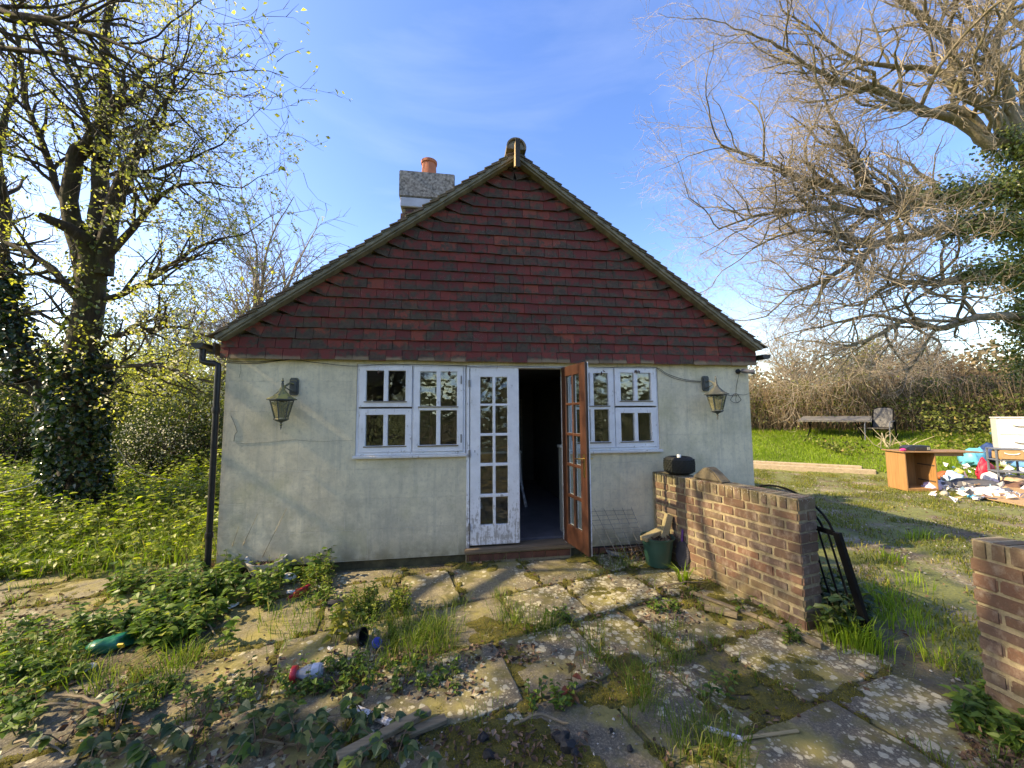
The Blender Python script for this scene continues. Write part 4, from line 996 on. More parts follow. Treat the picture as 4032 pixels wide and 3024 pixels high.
sm = MB(); dW = (GWP(1, 0, 0)-GWP(0, 0, 0)); nW = (GWP(0, 1, 0)-GWP(0, 0, 0))
tri = [(-.20, 0), (.16, 0), (.14, .03), (.02, .115), (-.03, .125), (-.10, .085)]
sm.prism([Vector(ST)-dW*u-nW*.055+Vector((0, 0, v)) for u, v in [(-a, b_) for a, b_ in tri]], nW*.13)
me = sm.mesh('stone', .012, 2)
for v in me.vertices:
    k = mnoise.noise_vector(v.co*14)*.014; v.co += Vector((k.x, k.y, abs(k.z)))
tag(link('stone', me, plain('tan_stone', (.135, .11, .07), .95, .4, 12, .7)), 'wedge-shaped tan stone lying on top of the brick wall', 'stone')

# wrought gate leaning on the far side of the wall
gt = thing('iron_gate', (2.98, -1.7, 0), 'black iron bow-top gate leaning on the back of the brick wall', 'gate')
gd = Vector((-.05, 1, 0)).normalized(); ga = ground(3425, 2540); GA = Vector((ga[0]+.05, ga[1]+.03, .0)); gt_ = Vector((2.885, -1.66, .74)); gu = (gt_-GA); GHt = gu.length; gu.normalize()
GP = lambda s, h: GA+gd*s+gu*h
gup = gd.cross(gu)
MB().bar(GP(0, 0), GP(0, GHt), .05, .035, gup).build('stile', MT['black_metal'], gt, bevel=.003); MB().bar(GP(.86, 0), GP(.86, GHt), .05, .035, gup).build('stile', MT['black_metal'], gt, bevel=.003)
for h in (.08, GHt-.012): MB().bar(GP(.02, h), GP(.84, h), .012, .04, gu).build('rail', MT['black_metal'], gt, bevel=.002)
for k in range(1, 11):
    MB().tube([GP(k*.077, .08), GP(k*.077, GHt)], .0075, 8).build('bar', MT['black_metal'], gt)
for a_, b_, hh in ((.03, .83, .27), (.107, .75, .20), (.214, .64, .13)):
    MB().tube([GP(a_+(b_-a_)*(1-math.cos(t))/2, GHt+hh*math.sin(t)) for t in np.linspace(0, math.pi, 15)], .009, 8).build('bow', MT['black_metal'], gt)

# bits of timber and rubbish on the patio
def gb(x, y, dz=0): p = ground(x, y); return Vector((p[0], p[1], p[2]+dz))
block(gb(2775, 2405, .03), gb(2905, 2440, .03), .055, .03, 'timber_offcut', MT['oldwood'], 'short grey timber offcut lying on the slabs left of the brick wall', 'timber')
block(gb(2990, 2440, .012), gb(3240, 2560, .03), .05, .035, 'timber_batten', MT['oldwood'], 'old timber batten on the ground at the near foot of the brick wall', 'timber')
block(gb(2720, 2340, .02), gb(2985, 2438, .015), .04, .02, 'timber_batten', MT['oldwood'], 'mossy thin batten lying along the foot of the brick wall', 'timber')
block(gb(1325, 3040, .06), gb(1690, 2835, .05), .055, .028, 'wooden_plank', MT['oldwood'], 'long grooved greenish plank lying in the bottom foreground', 'plank')
block(gb(1555, 2925, .02), gb(1755, 2850, .028), .055, .025, 'wooden_plank', MT['oldwood'], 'shorter brown plank lying right of the long grooved plank', 'plank')
block(gb(1375, 2795, .02), gb(1580, 2880, .02), .04, .018, 'painted_lath', MT['white'], 'white flaking lath on the slabs behind the foreground planks', 'lath')
block(gb(2770, 2873, .012), gb(2930, 2922, .012), .028, .015, 'painted_lath', MT['white'], 'longer half of a snapped white lath on the right foreground slabs', 'lath')
block(gb(2925, 2920, .016), gb(3145, 2890, .016), .018, .012, 'painted_lath', MT['pale_x'], 'bare pale half of a snapped lath on the right foreground slabs', 'lath')
# plastic bottle with red cap
B0_, B1_ = gb(1148, 2688, .047), gb(1300, 2668, .052); bx = (B1_-B0_).normalized()
bo = thing('plastic_bottle', gb(1220, 2690), 'clear crushed plastic bottle with red cap lying on the patio', 'bottle')
def m_pet():
    M = Mat('clear_plastic'); b_ = M.n('ShaderNodeBsdfPrincipled', {'Base Color': (.55, .6, .68, 1), 'Roughness': .18}); t = M.n('ShaderNodeBsdfTransparent', {'Color': (.9, .93, .97, 1)})
    M.surf(M.n('ShaderNodeMixShader', {0: .38, 1: t.outputs[0], 2: b_.outputs[0]})); return M.m
L_ = .175
MB().lathe([(.020, .024), (.022, .035), (.030, .055), (.042, .085), (.043, .10), (.039, .115), (.043, .13), (.043, .16), (.040, L_), (.01, L_+.006)], B0_, 18, ax=bx, close=False).build('bottle_body', m_pet(), bo, smooth=True)
MB().lathe([(.044, -.002), (.046, .001), (.046, .026), (.043, .030), (.02, .030)], B0_, 22, ax=bx).build('screw_cap', plain('red_plastic', (.45, .018, .03), .35, .15), bo, smooth=True)
MB().lathe([(.0436, .118), (.0438, .122), (.0438, .158), (.0436, .16)], B0_, 18, ax=bx, close=False).build('paper_label', plain('faded_label', (.45, .5, .6), .6), bo)
# crumpled soft things
def crumple(nm, c, size, col, label, cat, seed, rough=.55, amp=.35, sub=3, rz=0.0, mat=None, group=None, freq=2.4):
    bm = bmesh.new(); bmesh.ops.create_icosphere(bm, subdivisions=sub, radius=.5)
    rm_ = Matrix.Rotation(rz, 3, 'Z')
    for v in bm.verts:
        p = v.co.copy(); k = mnoise.noise_vector(p*freq+Vector((seed*3.1, seed*1.7, seed)))*amp; k2 = mnoise.noise_vector(p*6+Vector((seed, 0, 3)))*amp*.35
        q = p*(1+k.x*.6+abs(k2.y))+k*.4+k2*.5
        q.z = max(q.z, -.28)+.28
        v.co = rm_ @ Vector((q.x*size[0], q.y*size[1], q.z*size[2])) + Vector(c)
    me = bpy.data.meshes.new(nm); bm.to_mesh(me); bm.free(); me.polygons.foreach_set('use_smooth', [sub > 2]*len(me.polygons))
    return tag(link(nm, me, mat or plain(nm+'_colour', col, rough, .25, 9, .2)), label, cat, group)
g_ = gb(450, 2548)
crumple('snack_packet', g_, (.27, .15, .11), (.0, .115, .065), 'shiny dark green empty packet lying among the patio weeds', 'packet', 3, .3, .55, 3, .3, freq=1.8)
yp = MB(); yp.box(g_+Vector((.085, -.062, .038)), (.035, .012, .03), Matrix.Rotation(.5, 3, 'X')); tag(yp.build('paper_scrap', plain('yellow_print', (.7, .5, .02), .5), None), 'small yellow scrap stuck on the front of the green packet', 'scrap')
# white planter tipped in the weeds
po = gb(1045, 2268, .03); pt_ = thing('planter', po, 'white oval plastic planter of dry leaves half hidden in weeds', 'planter')
mb = MB(); N_ = 28
for r0, z in ((.115, .0), (.15, .08), (.165, .12), (.155, .118), (.14, .09), (.11, .03)):
    mb.v += [(po[0]+r0*1.15*math.cos(2*math.pi*k/N_), po[1]+r0*.8*math.sin(2*math.pi*k/N_), po[2]+z+.035*(math.sin(2*math.pi*k/N_)+1)*(1 if z > .05 else 0)) for k in range(N_)]
mb.f = [(i*N_+j, i*N_+(j+1) % N_, (i+1)*N_+(j+1) % N_, (i+1)*N_+j) for i in range(5) for j in range(N_)]; mb.r = [.5]*len(mb.f)
mb.build('shell', plain('chalky_white_plastic', (.58, .56, .50), .6, .2), pt_, smooth=True)
n = 120; a = RN.random(n)*6.28; r0 = np.sqrt(RN.random(n))*.115; C = np.stack([po[0]+1.15*r0*np.cos(a), po[1]+.8*r0*np.sin(a), po[2]+.065+RN.random(n)*.03], 1)
leaf_obj('dead_leaves', C, rand_dirs(n), rand_dirs(n, 1), RN.uniform(.03, .06, n), RN.uniform(.02, .035, n), MT['litter'], pt_, kind='stuff')
crumple('plastic_jug', gb(1135, 2292), (.13, .11, .11), (.6, .6, .58), 'round white plastic container in the weeds right of the planter', 'container', 9, .5, .15)
# red toy tool
rd = gb(1165, 2352); tl = thing('toy_rake', rd, 'red plastic toy rake with white handle lying by the weeds', 'toy')
rm1 = plain('bright_red_plastic', (.38, .018, .022), .5, .2)
rd0 = rd.copy(); rs_ = lambda x, y, z: rd0+Vector((x, y, z))*.72
MB().tube([rs_(-.12, .06, .045), rs_(-.01, .05, .045)], .016, 10).build('handle', plain('toy_white', (.7, .7, .7), .4, .1), tl, smooth=True)
MB().tube([rs_(-.02, .05, .045), rs_(.03, .045, .05), rs_(.06, .03, .05)], [.022, .028, .02], 10).build('socket', rm1, tl, smooth=True)
MB().bar(rs_(.0, -.06, .05), rs_(.13, .09, .085), .025, .05, (0, 0, 1)).build('rake_head', rm1, tl, bevel=.004)
for k in range(3): MB().tube([rs_(.005+.025*k, -.055+.03*k, .05), rs_(-.045+.025*k, -.075+.03*k, .05), rs_(-.065+.02*k, -.095+.03*k, .012)], [.010, .009, .006], 7).build('tine', rm1, tl, smooth=True)
# dark broken plant pot, blue cap, glove
pp = gb(1400, 2538); kp = thing('plant_pot', pp, 'tipped black plastic plant pot in the grass clump', 'plant pot')
MB().lathe([(.04, 0), (.055, .09), (.060, .09), (.060, .105), (.052, .105), (.036, .01)], pp+Vector((-.04, .02, .035)), 20, ax=(1, -.35, .25), close=False).build('pot_wall', MT['black'], kp, smooth=True)
MB().lathe([(.0, .004), (.041, .004)], pp+Vector((-.04, .02, .035)), 20, ax=(1, -.35, .25), close=False).build('pot_base', MT['black'], kp)
cp = gb(1483, 2548, .03); bc = thing('blue_lid', cp, 'small bright blue ribbed plastic lid in the grass clump', 'lid')
lm = MB(); lm.lathe([(.033, .0), (.035, .004), (.035, .024), (.031, .028), (.0, .028)], cp, 20, ax=(.2, -.9, .4), close=False); lm.build('lid_shell', plain('blue_plastic', (.015, .04, .32), .4, .2), bc, smooth=True)
crumple('rag', gb(1310, 2385), (.17, .06, .05), (.02, .02, .025), 'limp black rag on the slab behind the yellow-green sapling', 'rag', 5, .9, .5, 3, .2)
k_ = 0
for x, y, s, lb in ((1345, 2405, .055, 'white litter scrap beside the black rag on the patio'), (1300, 2558, .055, 'crumpled white tissue below the yellow-green sapling'), (1250, 2290+20, .05, 'pale paper scrap on the slab near the plinth'), (915, 2388, .10, 'flat white paper scrap left of the red toy rake'), (350, 2630, .09, 'white crumpled scrap below the green packet'), (830, 2400, .14, 'clear torn plastic wrapper on the big weed clump'), (1450, 2415, .06, 'grey-white scrap near the feathery weeds')):
    k_ += 1; crumple('paper_scrap', gb(x, y), (s, s*.6, s*.3), (.6, .6, .6), lb, 'scrap', 20+k_, .6, .6, 2, k_)
crumple('white_flake', gb(1545, 2885), (.16, .08, .03), (.5, .5, .48), 'chalky white flake by the long grooved plank', 'scrap', 31, .8, .5, 2)
CL = ['charcoal lump alone in the moss left of the main charcoal cluster', 'charcoal lump nearest the camera in the mossy leaf litter', 'charcoal lump at the top of the cluster on the dark slab', 'largest charcoal lump in the cluster on the dark slab', 'small charcoal lump at the left of the cluster on the dark slab', 'charcoal lump at the bottom right of the cluster', 'tiny charcoal bit far right near the grass tuft', 'tiny charcoal bit between the cluster and the white lath']
MT['coal'] = plain('charcoal', (.012, .012, .013), .7, .4, 30, .5)
for k, (x, y, s) in enumerate(((1900, 2918, .055), (1925, 2985, .06), (2215, 2925, .07), (2235, 2955, .075), (2190, 2910, .05), (2265, 2975, .045), (2480, 2955, .03), (2405, 2880, .025))):
    crumple('charcoal_lump', gb(x, y), (s, s*.8, s*.9), None, CL[k], 'charcoal', 40+k, amp=.5, sub=2, mat=MT['coal'], group='charcoal lumps on the flagstones')

# ------------------------------------------------------------------ right: sleepers, furniture, rubbish
s0_, s1_ = ground(2940, 1846), ground(3450, 1876)
sd = Vector((s1_[0]-s0_[0], s1_[1]-s0_[1], 0)).normalized(); sn = Vector((LN[0], LN[1], 0))
for k, (o, zz, ln, lb) in enumerate(((0.0, .085, 0, 'long weathered timber sleeper edging the lawn, lower front one'), (.16, .15, -.25, 'long weathered timber sleeper behind and above the front one'))):
    a = Vector((s0_[0], s0_[1], zz))-sd*.8+sn*o; c = Vector((s1_[0], s1_[1], zz))+sd*ln+sn*o
    block(a, c, .16, .17, 'timber_sleeper', wood('bleached_sleeper%d' % k, (.36, .29, .20), 'x', .9, .4, .5), lb, 'sleeper', bev=.012, group='sleepers edging the lawn')
# desk
DC = Vector((9.37, 2.60, .0)); f_ = Vector((.958, -.286, 0)); d_ = Vector((.286, .958, 0)); H_ = .80
dk = thing('desk', DC, 'brown wooden desk with open pedestal and long top on the gravel', 'desk')
MT['desk'] = wood('oak_veneer', (.36, .19, .075), 'z', .45, .35, .6); MT['desk_x'] = wood('oak_veneer_top', (.30, .17, .075), 'x', .45, .35, .6)
def slabv(o, a, b_, c_, nm, mat, par, bev=.003): return MB().prism([o, o+a, o+a+b_, o+b_], c_).build(nm, mat, par, bevel=bev)
Z = Vector((0, 0, 1))
slabv(DC, d_*.50, Z*H_, f_*.022, 'side_panel', MT['desk'], dk)
slabv(DC+f_*.55, d_*.50, Z*H_, f_*.022, 'side_panel', MT['desk'], dk)
slabv(DC+d_*.48+f_*.0225, f_*.527, Z*H_, d_*.015, 'back_panel', MT['desk'], dk)
slabv(DC+f_*.0225, f_*.527, Z*.06, d_*.02, 'plinth', MT['desk'], dk)
slabv(DC+f_*.0225+d_*.021+Z*.05, f_*.527, d_*.458, Z*.016, 'bottom_panel', MT['desk'], dk)
slabv(DC-f_*.04-d_*.03+Z*(H_+.001), f_*1.45, d_*.58, Z*.024, 'desk_top', MT['desk_x'], dk)
slabv(DC+f_*.574+d_*.05+Z*(H_-.075), f_*.55, Z*.075, d_*.02, 'apron', MT['desk_x'], dk)
for z in (.20, .53):
    for s in (.026, .545): MB().bar(DC+f_*s+d_*.02+Z*z, DC+f_*s+d_*.42+Z*z, .010, .022).build('runner', MT['brass'] if s < .1 else MT['dark_wood'], dk)
cs = DC+f_*.18+d_*.10+Z*(H_+.026)
tc_ = thing('carry_case', cs, 'flat dark case with a hollow handle on the desk top', 'case')
MB().prism([cs+f_*u+Z*v for u, v in ((0, 0), (.40, 0), (.40, .11), (.05, .11), (-.06, .055))], d_*.22).build('case_body', plain('dark_navy_plastic', (.03, .035, .05), .4), tc_, bevel=.012, seg=2)
MB().prism([cs+f_*u+Z*v-d_*.012 for u, v in ((.10, .022), (.30, .022), (.30, .075), (.12, .075))], d_*.011).build('hollow', MT['gap'], tc_)
MB().prism([cs+f_*u+Z*v-d_*.012 for u, v in ((.325, .02), (.37, .02), (.37, .08), (.325, .08))], d_*.011).build('slot', plain('pale_slot', (.3, .3, .22), .6), tc_)
crumple('pink_brush', cs-f_*.14-d_*.02, (.16, .07, .07), (.85, .06, .25), 'bright pink plastic object beside the dark case on the desk', 'object', 61, .4, .2)
# drawer tower
vdir = lambda p: Vector((p[0]-CAM[0], p[1]-CAM[1], 0)).normalized()
tp = ground(3955, 1925); T0 = Vector((tp[0]-.05, tp[1]+.05, 0)); tw_ = thing('drawer_tower', T0, 'grey plastic drawer tower frame missing its drawers, in the rubbish', 'drawer unit')
gp_ = plain('grey_plastic', (.13, .15, .18), .45, .15); vf = vdir(T0); pf = Vector((vf.y, -vf.x, 0)); ff_ = (pf*.93+vf*.36).normalized(); dd = Vector((-ff_.y, ff_.x, 0)); TW, TD, TH = .46, .38, .86
for a_ in (0, TW-.03):
    for b_ in (0, TD-.03): slabv(T0+ff_*a_+dd*b_+Z*.01, ff_*.03, dd*.03, Z*(TH-.05), 'post', gp_, tw_)
for z in (.10, .34, .59, .825): slabv(T0-ff_*.006-dd*.006+Z*z, ff_*(TW+.012), dd*(TD+.012), Z*.022, 'shelf', gp_, tw_)
pb = T0+ff_*.045-dd*.02+Z*.613
fr_ = MB(); fr_.prism([pb, pb+ff_*.37, pb+ff_*.37+Z*.205, pb+Z*.205], dd*.30); tag(fr_.build('parcel', plain('brown_card', (.42, .27, .13), .7, .15), None, bevel=.02, seg=2), 'brown card parcel with a white curved smile mark in the top of the drawer tower', 'parcel')
arc = MB(); arc.tube([pb+ff_*(.185+.115*math.cos(t))-dd*.003+Z*(.165+.05*math.sin(t)) for t in np.linspace(math.radians(195), math.radians(345), 12)], [.004]+[.011]*10+[.004], 6); adopt(arc.build('smile_mark', plain('white_print', (.85, .85, .82), .5, .05)), bpy.data.objects['parcel'])
# white chest of drawers
c0_ = at_depth(3946, 1880, 9.4); CH0 = Vector((c0_[0], c0_[1], .2)); wc_ = thing('chest_of_drawers', CH0, 'white chest of drawers at the right edge in front of the brambles', 'chest of drawers')
vf = vdir(CH0); pf = Vector((vf.y, -vf.x, 0)); cf = (pf*.97+vf*.22).normalized(); cd = Vector((-cf.y, cf.x, 0)); wm_ = plain('white_furniture', (.72, .70, .63), .5, .06)
slabv(CH0, cf*.8, cd*.42, Z*1.28, 'carcass', plain('white_furniture_side', (.55, .54, .5), .5, .1), wc_, .006); slabv(CH0-cf*.012-cd*.03+Z*1.281, cf*.83, cd*.46, Z*.03, 'top', wm_, wc_, .004)
for k in range(3):
    z = .08+k*.40; o_ = slabv(CH0+cf*.04-cd*.019+Z*z, cf*.73, Z*.385, cd*.018, 'drawer', wm_, wc_, .006)
    MB().tube([CH0+cf*.25-cd*.022+Z*(z+.22), CH0+cf*.33-cd*.045+Z*(z+.20), CH0+cf*.45-cd*.045+Z*(z+.20), CH0+cf*.53-cd*.022+Z*(z+.22)], .008, 6).build('handle', MT['black_metal'], o_)
# rubbish
gm = lambda x, y: ground(x, y)
rub = [(3665, 1928, .34, .22, .12, (.55, .45, .62), 'lilac and white crumpled cloth at the near end of the rubbish heap', 'cloth'), (3705, 1925, .2, .2, .13, (.75, .72, .75), 'small white crumpled cloth beside the lilac cloth', 'cloth'),
 (3755, 1905, .22, .2, .2, (.35, .52, .66), 'pale blue plastic bag on the left of the heap', 'bag'), (3800, 1930, .55, .35, .17, (.10, .10, .105), 'dark grey folded fabric in the front of the heap', 'cloth'),
 (3840, 1880, .60, .3, .32, (.10, .45, .60), 'bright turquoise plastic sheet sloping up the heap', 'sheet'), (3880, 1905, .2, .15, .42, (.50, .02, .05), 'red crumpled cloth in the middle of the heap', 'cloth'),
 (3905, 1875, .3, .3, .30, (.02, .05, .16), 'navy blue cloth at the back of the heap', 'cloth'), (3920, 1915, .3, .24, .25, (.6, .6, .63), 'white plastic bag beside the drawer tower', 'bag'),
 (3895, 1945, .5, .25, .11, (.72, .70, .70), 'flattened white carrier bag in front of the drawer tower', 'bag'), (3985, 1885, .35, .3, .35, (.07, .06, .06), 'black cloth bundle behind the drawer tower', 'cloth'),
 (4020, 1890, .3, .3, .30, (.12, .32, .62), 'blue plastic bag at the right edge of the heap', 'bag'), (4005, 1925, .35, .3, .20, (.45, .32, .2), 'tan cloth heap at the right edge', 'cloth'), (3970, 1930, .3, .25, .15, (.15, .08, .05), 'dark brown cloth under the drawer tower', 'cloth'),
 (3725, 1895, .3, .25, .13, (.32, .10, .03), 'rust-orange pot-shaped rag beside the desk', 'rag'), (3780, 1893, .12, .1, .1, (.75, .65, .15), 'yellow plastic scrap on the heap', 'scrap'), (3850, 1965, .28, .08, .05, (.7, .7, .7), 'white plastic tube lying in front of the heap', 'tube'), (3830, 1962, .06, .1, .06, (.05, .35, .6), 'blue lid beside the white tube', 'lid'), (3870, 1960, .25, .14, .08, (.45, .28, .2), 'crumpled brown paper in front of the heap', 'paper'), (3720, 1952, .09, .08, .07, (.35, .33, .27), 'pale stone on the grass in front of the heap', 'stone'), (3965, 1835, .4, .3, .3, (.04, .22, .30), 'teal cloth bundle below the white chest', 'cloth'), (4030, 1855, .3, .3, .5, (.25, .38, .5), 'blue-grey cloth bundle against the white chest', 'cloth')]
for k, (x, y, sx, sy, sz, col, lb, ct) in enumerate(rub):
    crumple(ct if ct not in ('tube', 'object') else 'plastic_tube', gm(x, y), (sx*1.45, sy*1.45, sz*1.6), col, lb, ct, 70+k, .5, .55, 3, R.uniform(-.6, .6), freq=2.8)
cs_ = [gm(3885, 1970), gm(3945, 1925), gm(4060, 1945), gm(4070, 2005)]
cb = MB(); cb.prism([Vector(p)+Z*(.02+.06*(k == 1)+.05*(k == 2)) for k, p in enumerate(cs_)], (0, 0, .015)); tag(cb.build('board', wood('thin_brown_board', (.38, .25, .13), 'x', .6, .2), None), 'flat brown board lying in front of the heap at right', 'board')
# small flat litter round the heap
n = 150; pp_ = np.array([gm(R.uniform(3690, 4032), R.uniform(1880, 1975)) for _ in range(n)]); pp_[:, 2] += RN.uniform(.01, .16, n)
Ml = Mat('mixed_litter'); Ml.pbr(Ml.ramp(Ml.attr('rnd'), (0, (.7, .7, .7)), (.45, (.62, .60, .58)), (.5, (.30, .5, .65)), (.62, (.05, .06, .09)), (.75, (.62, .56, .68)), (.86, (.4, .25, .14)), (.95, (.6, .06, .07)), mode='CONSTANT'), .6)
tag(leaf_obj('small_litter', pp_, rand_dirs(n), rand_dirs(n, .8), RN.uniform(.06, .22, n), RN.uniform(.05, .16, n), Ml.m, fold=.35), 'scattered paper and plastic litter over the rubbish heap', 'litter', kind='stuff')
# garden table and chair
tb0 = ground_march(3290, 1722); TB = Vector(tb0); gtb = thing('garden_table', TB, 'grey slatted garden table on the lawn in front of the hedge', 'table')
vf = vdir(TB); pf = Vector((vf.y, -vf.x, 0)); ta = (pf*.98-vf*.12).normalized(); tb_ = Vector((-ta.y, ta.x, .17)); gm_ = plain('grey_table_top', (.17, .165, .155), .5, .3); zt = TB.z+.66
for k in range(9): slabv(Vector((TB.x, TB.y, zt))-ta*.95-tb_*.42+tb_*k*.094, ta*1.9, tb_*.089, Z*.012, 'slat', gm_, gtb, .003)
MB().box((0, 0, 0), (1, 1, 1)); 
fm = MB(); c4 = [Vector((TB.x, TB.y, zt-.022))+ta*a_+tb_*b_ for a_, b_ in ((-.97, -.44), (.97, -.44), (.97, .44), (-.97, .44))]
for a_, b_ in zip(c4, c4[1:]+c4[:1]): fm.bar(a_, b_, .03, .02)
fm.build('table_frame', gm_, gtb)
for sx in (-.62, .62):
    for sy in (-1, 1):
        MB().tube([Vector((TB.x, TB.y, zt-.03))+ta*(sx-.05)+tb_*.36*sy, Vector((TB.x, TB.y, TB.z-.03+float(gz(TB.x+ta.x*sx, TB.y+ta.y*sx))-float(gz(TB.x, TB.y))))+ta*(sx+.12*(1 if sx > 0 else -1))-tb_*.36*sy], .017, 7).build('leg', MT['black_metal'], gtb)
ch0 = ground_march(3470, 1738); CC = Vector(ch0); gch = thing('garden_chair', CC, 'black mesh-backed garden armchair on the lawn beside the grey table', 'chair')
vf = vdir(CC); pf = Vector((vf.y, -vf.x, 0)); cx = (pf*.96-vf*.27).normalized(); cyv = Vector((-cx.y, cx.x, 0)); bmx = plain('chair_mesh', (.065, .067, .07), .6, .3, 20)
CP = lambda a, b_, c: CC+cx*a+cyv*b_+Z*c
slabv(CP(-.26, -.24, .42), cx*.52, cyv*.48, Z*.02, 'seat', bmx, gch); MB().prism([CP(-.24, .22, .46), CP(.24, .22, .46), CP(.23, .40, 1.04), CP(.12, .42, 1.09), CP(-.12, .42, 1.09), CP(-.23, .40, 1.04)], cyv*.015).build('backrest', bmx, gch)
fr_ = MB(); fr_.tube([CP(-.26, .20, .42), CP(-.25, .40, 1.02), CP(-.16, .44, 1.11), CP(.16, .44, 1.11), CP(.25, .40, 1.02), CP(.26, .20, .42)], .016, 7); fr_.build('back_frame', MT['black_metal'], gch)
for s in (-1, 1):
    MB().tube([CP(.31*s, -.30, -.02), CP(.30*s, -.27, .55), CP(.30*s, -.20, .63), CP(.30*s, .10, .64), CP(.28*s, .28, .66)], .018, 7).build('arm', plain('grey_metal', (.12, .13, .15), .35, .1), gch); MB().tube([CP(.27*s, .34, .66), CP(.28*s, .36, .3), CP(.29*s, .42, -.02)], .017, 7).build('leg', MT['black_metal'], gch)
MB().tube([CP(-.29, -.25, .38), CP(.29, -.25, .38)], .015, 6).build('seat_rail', MT['black_metal'], gch)
th_ = ground_march(3500, 1765); hp = MB()
for k in range(16):
    a_ = R.uniform(0, 6.28); p = Vector(th_)+Vector((R.gauss(0, .25), R.gauss(0, .25), .0)); hp.tube([p, p+Vector((math.cos(a_)*.25, math.sin(a_)*.25, R.uniform(.1, .5))), p+Vector((math.cos(a_)*.6, math.sin(a_)*.6, R.uniform(.05, .75)))], [.014, .011, .006], 5)
tag(hp.build('cut_branches', plain('pale_bark', (.36, .31, .2), .8)), 'heap of pale cut branches on the grass in front of the garden chair', 'branches', kind='stuff')
# ------------------------------------------------------------------ vegetation materials
def m_bark(name, a, b_, moss=.3, sc=1.0):
    M = Mat(name); P = M.pos(); n = M.noise(M.vmul(P, (9*sc, 9*sc, 2.2*sc)), 2.5, 7, .7)
    c = M.ramp(n, (.3, a), (.68, b_)); c = M.mix(M.math('MULTIPLY', M.ramp(M.noise(P, 3.5, 5), (.45, 0.0), (.6, 1.0)), moss), c, (.10, .105, .03))
    M.pbr(c, .95, M.bump(n, .8, .03)); return M.m
MT['bark_dark'] = m_bark('dark_bark', (.016, .013, .010), (.065, .05, .036))
MT['bark_oak'] = m_bark('oak_bark', (.08, .068, .048), (.26, .22, .15), .45)
MT['twig_oak'] = plain('oak_twigs', (.33, .275, .205), .9, .25, 2)
MT['twig_dark'] = plain('dark_twigs', (.060, .050, .036), .9, .3, 2)
MT['twig_brown'] = plain('brown_stems', (.13, .085, .05), .9, .4, 3)
MT['twig_grey'] = plain('grey_far_twigs', (.22, .185, .15), .9, .25, 2)
MT['lf_young'] = leafmat('young_yellow_green_leaf', ((0, (.15, .165, .04)), (.5, (.27, .28, .075)), (1, (.44, .44, .20))), .5, .55)
MT['blossom'] = leafmat('white_blossom', ((0, (.50, .52, .38)), (1, (.75, .74, .62))), .7, .4, (1.1, 1.1, 1.0))
MT['lf_ivy'] = leafmat('ivy_leaf', ((0, (.010, .028, .010)), (.6, (.022, .052, .016)), (1, (.05, .09, .025))), .32, .12, spec=.5)
MT['lf_ivy_lit'] = leafmat('sunlit_ivy_leaf', ((0, (.05, .08, .016)), (.6, (.13, .165, .035)), (1, (.27, .29, .09))), .35, .2, spec=.5)  # paler copy of the ivy leaf, sunlight put into its colour
MT['lf_nettle'] = leafmat('weed_leaf', ((0, (.04, .09, .018)), (.5, (.085, .155, .028)), (.9, (.17, .25, .045)), (1, (.28, .29, .06))), .45, .4)
MT['lf_under'] = leafmat('undergrowth_leaf', ((0, (.05, .09, .015)), (.5, (.145, .205, .032)), (1, (.33, .37, .08))), .45, .45)
MT['lf_bramble'] = leafmat('bramble_leaf', ((0, (.018, .042, .013)), (.6, (.042, .08, .022)), (1, (.11, .14, .035))), .4, .2, spec=.4)
MT['lf_hedge'] = leafmat('hedge_leaf', ((0, (.04, .055, .012)), (.5, (.12, .145, .03)), (.85, (.21, .23, .055)), (1, (.30, .22, .09))), .5, .3)
MT['lf_dark'] = leafmat('dark_bush_leaf', ((0, (.015, .03, .01)), (.6, (.04, .065, .017)), (1, (.10, .12, .03))), .45, .25)
MT['grass'] = leafmat('grass_blade', ((0, (.055, .10, .016)), (.5, (.095, .16, .022)), (.88, (.17, .22, .04)), (1, (.34, .29, .14))), .5, .4)
MT['lawn'] = leafmat('lawn_blade', ((0, (.09, .16, .014)), (.5, (.17, .27, .025)), (1, (.30, .38, .05))), .5, .4)
MT['drygrass'] = leafmat('drive_grass', ((0, (.07, .09, .018)), (.5, (.17, .19, .032)), (.8, (.29, .27, .06)), (1, (.38, .30, .13))), .6, .35)
def m_moss():
    M = Mat('cushion_moss'); P = M.pos(); c = M.ramp(M.noise(P, 7, 6, .7), (.3, (.06, .058, .010)), (.55, (.15, .13, .018)), (.75, (.26, .22, .035)))
    c = M.mix(M.ramp(M.noise(P, 90, 3, .8), (.4, .5), (.6, 0.0)), c, (.03, .03, .008))
    M.pbr(c, 1.0, M.bump(M.noise(P, 160, 4, .8), 1.0, .012)); return M.m
MT['moss'] = m_moss()
MT['reedgrass'] = MT['grass']

